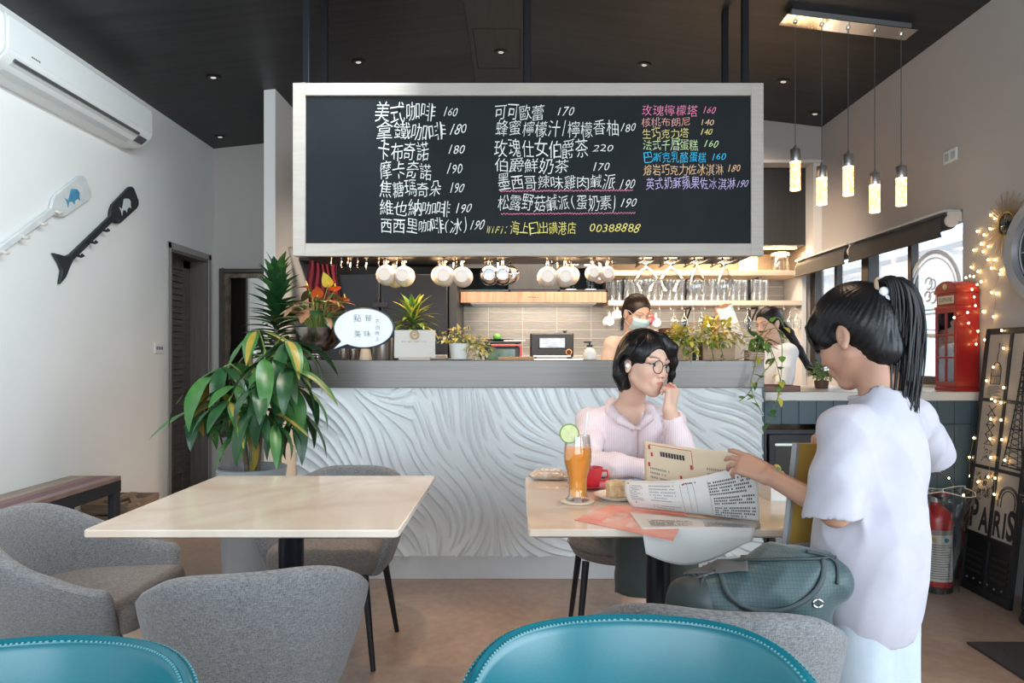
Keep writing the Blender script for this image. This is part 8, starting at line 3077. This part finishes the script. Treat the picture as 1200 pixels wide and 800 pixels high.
# bobbed hair, tucked behind the near ear, swept across the far temple
F = Fld()
F.ell((-0.016, 0, 0.038), (0.106, 0.090, 0.096), 0.01, False, WH)
F.ell((-0.060, 0, -0.020), (0.066, 0.084, 0.085), 0.025, False, WH)
F.ell((-0.055, 0, -0.065), (0.055, 0.078, 0.048), 0.02, False, WH)
for s in (-1, 1):
    F.chain([(0.010, s * 0.070, 0.05), (-0.026, s * 0.088, 0.0), (-0.034, s * 0.086, -0.055), (-0.020, s * 0.078, -0.100)], [0.026, 0.022, 0.022, 0.010], 0.02, False, WH)
F.chain([(0.055, 0.020, 0.104), (0.078, 0.055, 0.072), (0.074, 0.076, 0.02), (0.064, 0.084, -0.03), (0.054, 0.082, -0.070)], [0.020, 0.016, 0.012, 0.010, 0.005], 0.02, False, WH)   # far-side sweep
F.ell((0.110, -0.010, -0.040), (0.078, 0.072, 0.112), 0.006, True, WH)
F.ell((0.040, -0.085, -0.055), (0.052, 0.040, 0.062), 0.008, True, WH)
F.ell((-0.004, -0.096, -0.010), (0.022, 0.026, 0.034), 0.005, True, WH)
F.ell((0.030, 0.060, -0.13), (0.060, 0.09, 0.05), 0.008, True, WH)
F.post.append(hair_groove(WH, (0.02, -0.02, 0.115), 40, 0.0008, (-0.2, 0.0, -1.0)))
vs, Q = sdf_mesh(F, 0.0026)
np_mesh('hair', vs, Q, m_hair, woman, base)
mb = MB()
paths = []
for k in range(34):
    u = k / 33
    p = [(0.030 + 0.03 * u, -0.030 + 0.02 * u, 0.124 - 0.012 * u), (0.074, 0.010 + 0.03 * u, 0.108 - 0.012 * u), (0.090 - 0.01 * u, 0.052 + 0.018 * u, 0.070), (0.084 - 0.014 * u, 0.079 + 0.008 * u, 0.010), (0.070 - 0.015 * u, 0.087, -0.045 - 0.02 * rgh.random())]
    paths.append(([tow(WH, q) - base for q in p], rgh.uniform(0.0022, 0.0036)))
for k in range(26):
    u = k / 25
    p = [(0.020, -0.028, 0.128), (0.055 - 0.03 * u, -0.068, 0.092), (0.030 - 0.045 * u, -0.092, 0.040), (-0.022 - 0.02 * u, -0.098 + 0.006 * u, -0.010 - 0.02 * u), (-0.026 - 0.03 * u, -0.094 + 0.01 * u, -0.075), (-0.010 - 0.035 * u, -0.080 + 0.012 * u, -0.108 - 0.012 * rgh.random())]
    paths.append(([tow(WH, q) - base for q in p], rgh.uniform(0.0022, 0.0036)))
strands(mb, paths, 0.003)
mb.build('hair_strands', m_hair, woman, sharp=0, weld=False)
# glasses and earbud
g = MB()
lens = MB()
for s in (-1, 1):
    ctr = np.array([0.106, s * 0.0335, -0.004])
    ring = [tow(WH, ctr + np.array([-0.010 * abs(math.cos(2 * PI * k / 28)) * 0.3, 0.0245 * math.cos(2 * PI * k / 28), 0.0235 * math.sin(2 * PI * k / 28)])) - base for k in range(28)]
    g.tube(ring, 0.0016, 6, closed=True)
    lens.add(ring, [tuple(range(28))])
    g.tube([tow(WH, q) - base for q in ((0.103, s * 0.058, 0.004), (0.092, s * 0.070, 0.006), (0.03, s * 0.082, 0.005), (-0.012, s * 0.086, 0.012), (-0.03, s * 0.084, -0.008))], 0.0015, 6)
g.tube([tow(WH, q) - base for q in ((0.106, -0.010, 0.002), (0.110, 0.0, 0.006), (0.106, 0.010, 0.002))], 0.0014, 6)
gl_ = g.build('glasses', M('dark_wire', (0.02, 0.018, 0.018), 0.3, metal=0.6), woman)
lens.build('lenses', thin_glass('lens_glass', (0.98, 0.98, 0.98), -0.25), gl_, flip=False)
pe = tow(WH, (-0.001, -0.084, -0.014)) - base
MB().ell(pe, (0.009, 0.007, 0.010), 14, 10).build('earbud', M('white_earbud', (0.8, 0.8, 0.8), 0.25), woman)


# ------------------------------------------------------------------ the two workers behind the bar
def worker(base, heading, H, label, head_yaw, head_pitch, top_c, bottom_c, extra, arms, hair_fn):
    base = np.array(base, float)
    f = np.array([math.cos(heading), math.sin(heading), 0])
    l = np.array([-math.sin(heading), math.cos(heading), 0])
    up = np.array([0, 0, 1.0])
    hy = head_yaw
    hf_ = np.array([math.cos(hy) * math.cos(head_pitch), math.sin(hy) * math.cos(head_pitch), -math.sin(head_pitch)])
    s = H / 1.62
    hc = base + up * (H - 0.122 * s) + f * 0.045
    HF = frame(hf_, (0, 0, 1), hc, s * 0.98)
    neck = base + up * (H - 0.285 * s) + f * 0.01
    B = (np.stack([f, l, up], 1), base, s)
    F = Fld()
    add_head(F, HF)
    hb_ = tow(HF, (-0.03, 0, -0.06))
    F.chain([hb_, (hb_ + neck) / 2, neck], [0.050, 0.046, 0.052], 0.02)
    sh = {1: neck + l * 0.165 * s - up * 0.045, -1: neck - l * 0.165 * s - up * 0.045}
    F.chain([sh[1], neck - up * 0.03, sh[-1]], [0.045, 0.058, 0.045], 0.03)
    F.ell((0, 0, 1.14), (0.10, 0.15, 0.17), 0.04, False, B)
    F.ell((0, 0, 0.95), (0.095, 0.13, 0.15), 0.04, False, B)
    F.ell((0, 0, 0.82), (0.11, 0.16, 0.11), 0.04, False, B)
    for sd in (1, -1):
        el, wr = [base + f * a[0] + l * a[1] + up * a[2] for a in arms[sd]]
        F.chain([sh[sd], el, wr], [0.043, 0.034, 0.025], 0.015)
        d = wr - el
        add_hand(F, wr + d * 0.04, d, up + f * 0.2, [(0.3, 0.4, 0.2)] * 4, 0.03, (0.8, 0.5, -0.3), 0.3, 0.92, sd == 1)
        F.chain([base + l * sd * 0.085 + up * 0.80, base + l * sd * 0.085 + up * 0.43 + f * 0.01, base + l * sd * 0.085 + up * 0.07], [0.085, 0.055, 0.035], 0.02)
        F.cap(base + l * sd * 0.085 + up * 0.045, base + l * sd * 0.09 + f * 0.15 + up * 0.03, 0.034, 0.026, 0.015)
    fine_ = [(hc - 0.14, hc + 0.15, 0.0030)]
    vs, Q = sdf_mesh(F, 0.008, fine_)
    p = np_mesh('person', vs, Q, m_skin, None, base, lambda v: head_paint(HF, v, SK_A))
    p.location = base
    tag(p, label, 'person')
    add_eyes(p, HF, base, 0.003, open_=0.7)
    F = Fld()
    F.chain([sh[1], neck - up * 0.055, sh[-1]], [0.056, 0.068, 0.056], 0.03)
    F.ell((0, 0, 1.14), (0.118, 0.168, 0.18), 0.04, False, B)
    F.ell((0, 0, 0.95), (0.112, 0.152, 0.17), 0.04, False, B)
    F.ell((0, 0, 0.82), (0.130, 0.178, 0.10), 0.04, False, B)
    for sd in (1, -1):
        el, wr = [base + f * a[0] + l * a[1] + up * a[2] for a in arms[sd]]
        F.chain([sh[sd], (sh[sd] + el) / 2, sh[sd] + (el - sh[sd]) * 0.85], [0.056, 0.055, 0.054], 0.02)
    F.post.append(folds(0.0026, 38, 30, 26, H * 7))
    F.ell(tuple(B[0].T @ (neck + up * 0.045 + f * 0.03 - base) / s), (0.075, 0.070, 0.055), 0.006, True, B)
    F.plane(base + up * 0.76, (0, 0, -1))
    vs, Q = sdf_mesh(F, 0.0065)
    np_mesh('shirt', vs, Q, top_c, p, base, smooth_iter=1)
    F = Fld()
    F.ell((0, 0, 0.82), (0.122, 0.170, 0.10), 0.04, False, B)
    for sd in (1, -1):
        F.chain([base + l * sd * 0.088 + up * 0.80, base + l * sd * 0.088 + up * 0.43 + f * 0.01, base + l * sd * 0.088 + up * 0.12], [0.098, 0.072, 0.060], 0.02)
    F.plane(base + up * 0.09, (0, 0, -1))
    vs, Q = sdf_mesh(F, 0.009)
    np_mesh('trousers', vs, Q, bottom_c, p, base, smooth_iter=1)
    for sd in (1, -1):
        a = base + l * sd * 0.088
        F = Fld()
        F.chain([a + up * 0.042 - f * 0.02, a + f * 0.15 + up * 0.034], [0.042, 0.034], 0.01)
        F.plane((0, 0, 0.0005), (0, 0, -1))
        vs, Q = sdf_mesh(F, 0.008)
        np_mesh('shoe', vs, Q, M('dark_shoe', (0.03, 0.03, 0.032)), p, base)
    hair_fn(p, HF, base)
    extra(p, HF, B, base, neck, sh, f, l, up)
    return p


def hair_tied(p, HF, base):
    F = Fld()
    F.ell((-0.014, 0, 0.038), (0.102, 0.084, 0.092), 0.01, False, HF)
    F.ell((-0.050, 0, -0.01), (0.062, 0.076, 0.070), 0.02, False, HF)
    F.ell((-0.118, 0.0, -0.028), (0.030, 0.026, 0.038), 0.02, False, HF)
    F.cap((-0.118, 0, -0.03), (-0.112, 0, -0.095), 0.024, 0.010, 0.015, False, HF)
    F.ell((0.104, 0, -0.040), (0.082, 0.105, 0.114), 0.006, True, HF)
    for s in (-1, 1):
        F.ell((0.002, s * 0.094, -0.022), (0.030, 0.028, 0.045), 0.006, True, HF)
    F.post.append(hair_groove(HF, (-0.11, 0, 0.0), 36, 0.0010, (1, 0, 0.2)))
    vs, Q = sdf_mesh(F, 0.0034)
    np_mesh('hair', vs, Q, M('dark_brown_hair', (0.014, 0.008, 0.006), 0.38, c2=(0.024, 0.014, 0.010), ns=40), p, base)


def mask_and_apron(p, HF, B, base, neck, sh, f, l, up):
    mb = MB()

    def mf(u, v):
        y = (u - 0.5) * 2
        z = -0.006 - 0.092 * v
        x = 0.121 - 0.050 * abs(y) ** 1.7 - 0.020 * (v - 0.35) ** 2 * 4 - 0.012 * v
        return Vector(tow(HF, (x + (0.002 if int(v * 6) % 2 else 0.0), y * (0.074 - 0.008 * v), z)) - base)
    mb.grid(mf, 25, 19)
    mk = mb.build('face_mask', M('pale_blue_mask', (0.52, 0.74, 0.80), 0.8, c2=(0.46, 0.69, 0.76), ns=6), p, thick=0.0016, sharp=0)
    for s in (-1, 1):
        MB().tube([Vector(tow(HF, q) - base) for q in ((0.056, s * 0.068, 0.005), (0.02, s * 0.080, 0.02), (-0.02, s * 0.086, 0.016), (-0.022, s * 0.084, -0.03), (0.02, s * 0.076, -0.06), (0.046, s * 0.060, -0.078))], 0.0015, 5).build('ear_loop', M('mask_loop', (0.7, 0.75, 0.76), 0.7), mk)
    mb = MB()
    m_ap = cloth('black_apron', (0.014, 0.014, 0.016))

    def ap(u, v):
        y = (u - 0.5) * 0.25
        z = 1.18 - 0.55 * v
        x = 0.124 + 0.012 * math.sin(PI * v) - 1.6 * y * y
        return Vector(tow(B, (x, y, z)) - base)
    mb.grid(ap, 15, 14)
    a_ = mb.build('apron', m_ap, p, thick=0.003, sharp=0)
    for s in (-1, 1):
        pts = [tow(B, (0.117, s * 0.100, 1.178)) - base, neck + l * s * 0.095 + f * 0.075 - up * 0.012 - base, neck + l * s * 0.088 - up * 0.006 - f * 0.01 + up * 0.014 - base, neck + l * s * 0.06 - f * 0.075 - up * 0.01 - base]
        MB().tube([Vector(q) for q in pts], 0.006, 6).build('apron_strap', m_ap, a_)


worker((0.735, 4.36, 0.0), R(-62), 1.585, 'masked person in a beige top and black apron working behind the bar', R(-62), R(22),
       cloth('beige_tee', (0.62, 0.50, 0.43)), cloth('dark_jeans', (0.03, 0.035, 0.05)), mask_and_apron,
       {1: [(0.06, 0.25, 0.98), (0.20, 0.15, 0.93)], -1: [(0.02, -0.24, 0.98), (0.17, -0.12, 0.93)]}, hair_tied)


def hair_long(p, HF, base):
    F = Fld()
    F.ell((-0.014, 0, 0.038), (0.102, 0.084, 0.092), 0.01, False, HF)
    F.ell((-0.050, 0, -0.01), (0.062, 0.076, 0.070), 0.02, False, HF)
    F.ell((0.104, 0, -0.040), (0.082, 0.105, 0.114), 0.006, True, HF)
    for s in (-1, 1):
        F.ell((0.002, s * 0.094, -0.022), (0.030, 0.028, 0.045), 0.006, True, HF)
    F.post.append(hair_groove(HF, (-0.11, 0, 0.0), 36, 0.0010, (1, 0, 0.2)))
    vs, Q = sdf_mesh(F, 0.0034)
    mh = np_mesh('hair', vs, Q, m_hair, p, base)
    F = Fld()
    t0 = tow(HF, (-0.10, 0, -0.01))
    F.chain([t0, t0 + np.array([0.055, -0.05, -0.08]), t0 + np.array([0.115, -0.07, -0.20]), t0 + np.array([0.175, -0.08, -0.31]), t0 + np.array([0.24, -0.09, -0.375])], [0.030, 0.027, 0.026, 0.022, 0.008], 0.02)
    F.post.append(lambda x, y, z: 0.0014 * np.sin(420 * (x * 0.8 + z * 0.55)) + 0.0010 * np.sin(900 * (y * 0.8 + x * 0.5)))
    vs, Q = sdf_mesh(F, 0.0036)
    np_mesh('long_tail', vs, Q, m_hair, p, base)


worker((1.775, 4.72, 0.0), R(200), 1.535, 'person in a white t-shirt with a long black ponytail turned away behind the service counter', R(205), R(14),
       cloth('white_work_tee', (0.74, 0.78, 0.82)), cloth('dark_jeans', (0.03, 0.035, 0.05)), lambda *a: None,
       {1: [(0.10, 0.20, 0.98), (0.24, 0.12, 0.98)], -1: [(0.04, -0.22, 0.97), (0.20, -0.14, 0.97)]}, hair_long)
# ================================================================== green bag on the near chair
base = np.array([0.53, 1.52, 0.475])
m, nt, b = nodes_of('green_ripstop')
N, L = nt.nodes, nt.links
tc = N.new('ShaderNodeTexCoord')
bk = N.new('ShaderNodeTexBrick'); bk.offset = 0
bk.inputs['Scale'].default_value = 1
bk.inputs['Brick Width'].default_value = 0.0075
bk.inputs['Row Height'].default_value = 0.0075
bk.inputs['Mortar Size'].default_value = 0.0007
bk.inputs['Color1'].default_value = (0.032, 0.064, 0.069, 1)
bk.inputs['Color2'].default_value = (0.037, 0.072, 0.077, 1)
bk.inputs['Mortar'].default_value = (0.020, 0.043, 0.047, 1)
sp = N.new('ShaderNodeSeparateXYZ'); cb = N.new('ShaderNodeCombineXYZ')
L.new(tc.outputs['Object'], sp.inputs[0]); L.new(sp.outputs['X'], cb.inputs['X']); L.new(sp.outputs['Z'], cb.inputs['Y'])
L.new(cb.outputs[0], bk.inputs['Vector']); L.new(bk.outputs['Color'], b.inputs['Base Color'])
b.inputs['Roughness'].default_value = 0.55
b.inputs['Sheen Weight'].default_value = 0.2
m_rip = m
m_bagd = M('dark_green_nylon', (0.022, 0.034, 0.034), 0.6)
m_bagg = M('grey_green_webbing', (0.045, 0.060, 0.064), 0.7, bump=0.3, bs=500)
F = Fld()
F.chain([(0.43, 1.50, 0.575), (0.60, 1.50, 0.585)], [0.088, 0.088], 0.03)
F.chain([(0.425, 1.50, 0.655), (0.60, 1.50, 0.680)], [0.080, 0.085], 0.04)
F.chain([(0.57, 1.505, 0.712), (0.655, 1.500, 0.708)], [0.074, 0.064], 0.03)
F.ell((0.700, 1.495, 0.712), (0.036, 0.050, 0.038), 0.03)
F.plane((0, 0, 0.478), (0, 0, -1))
F.post.append(folds(0.0042, 26, 10, 34, 0.5))
F.post.append(folds(0.0022, -48, 20, 30, 2.5))
vs_bag, Q_bag = sdf_mesh(F, 0.005)
bag = np_mesh('bag_body', vs_bag, Q_bag, m_rip, None, base, smooth_iter=2)
root = thing('duffel_bag', 'dark green ripstop duffel bag slumped on the grey chair in front of the girl', 'bag', tuple(base))
bag.parent = root
# dark end pocket at the left with its zip
F = Fld()
F.chain([(0.385, 1.475, 0.60), (0.385, 1.475, 0.665)], [0.066, 0.058], 0.02)
F.ell((0.362, 1.48, 0.63), (0.040, 0.062, 0.080), 0.02)
F.post.append(folds(0.002, 40, 20, 30))
vs, Q = sdf_mesh(F, 0.005)
np_mesh('end_pocket', vs, Q, m_bagd, root, base, smooth_iter=2)
from mathutils.bvhtree import BVHTree
_bv = BVHTree.FromPolygons([tuple(p_) for p_ in (vs_bag - base)], [tuple(q_) for q_ in Q_bag])


def bp3(px, py, Y, lift=0.004):
    """a point lying on the bag's cloth: follow the line of sight to the surface"""
    d_ = (Vector(P(px, py, Y)) - Vector((0, 0, 1.2))).normalized()
    hit = _bv.ray_cast(Vector((0, 0, 1.2)) - Vector(base), d_)
    if hit[0] is None:
        near = _bv.find_nearest(Vector(P(px, py, 1.46)) - Vector(base))
        return near[0] + near[1] * lift
    return hit[0] + hit[1] * lift


def spline(pts, k=6):
    sm = []
    for i in range(len(pts) - 1):
        p0, p1, p2, p3 = pts[max(i - 1, 0)], pts[i], pts[i + 1], pts[min(i + 2, len(pts) - 1)]
        for j in range(k):
            u = j / k
            sm.append(0.5 * ((2 * p1) + (p2 - p0) * u + (2 * p0 - 5 * p1 + 4 * p2 - p3) * u * u + (3 * p1 - p0 - 3 * p2 + p3) * u ** 3))
    sm.append(pts[-1])
    return sm


def ribbon(name, pts, w_, mat, up=(0, -1, 0), thick=0.004):
    mb_ = MB()
    sm = spline(pts)
    vs_ = []
    for i, p_ in enumerate(sm):
        d_ = (sm[min(i + 1, len(sm) - 1)] - sm[max(i - 1, 0)]).normalized()
        s_ = d_.cross(Vector(up)).normalized()
        vs_ += [p_ + s_ * w_ / 2, p_ - s_ * w_ / 2]
    mb_.add(vs_, [(2 * i, 2 * i + 1, 2 * i + 3, 2 * i + 2) for i in range(len(sm) - 1)])
    return mb_.build(name, mat, root, thick=thick, sharp=0)


# pale top flap, lying on the left shoulder of the bag
mb = MB()
mb.grid(lambda u, v: bp3(803 + 74 * u, 676 - 5 * u - 17 * v, 1.46, 0.006 + 0.0015 * math.sin(9 * u + 5 * v)), 22, 10)
mb.build('top_flap', M('grey_flap', (0.085, 0.085, 0.083), 0.7, c2=(0.070, 0.072, 0.072), ns=12), root, thick=0.004, sharp=0)
ribbon('handle', [bp3(842, 660, 1.425), bp3(847, 682, 1.405), bp3(858, 702, 1.398), bp3(885, 715, 1.396), bp3(920, 713, 1.396), bp3(948, 698, 1.396), bp3(962, 678, 1.405), bp3(964, 656, 1.432)], 0.011, m_bagg)
ribbon('side_seam', [bp3(822, 660, 1.425), bp3(822, 690, 1.404), bp3(826, 720, 1.404)], 0.006, m_bagd)
ribbon('top_seam', [bp3(820, 664, 1.42), bp3(850, 660, 1.418), bp3(900, 657, 1.412), bp3(950, 656, 1.418), bp3(978, 654, 1.44)], 0.006, m_bagd)
ribbon('end_seam', [bp3(950, 634, 1.47), bp3(972, 645, 1.448), bp3(979, 662, 1.445), bp3(980, 684, 1.450)], 0.006, m_bagd)
mb = MB()
rc = bp3(957, 706, 1.400)
mb.tube([rc + Vector((0.010 * math.cos(2 * PI * k / 24), 0, 0.008 * math.sin(2 * PI * k / 24))) for k in range(24)], 0.0018, 8, closed=True)
mb.build('ring', m_chrome, root)
mb = MB()
zc_ = bp3(790, 676, 1.405)
mb.tube(spline([zc_ + Vector((0.008, 0, 0.012)), zc_ + Vector((0.0, -0.004, 0.004)), zc_ + Vector((-0.004, -0.004, -0.010)), zc_ + Vector((0.002, 0, -0.016))], 4), 0.0024, 6)
mb.build('zip_pull', m_goldm, root)
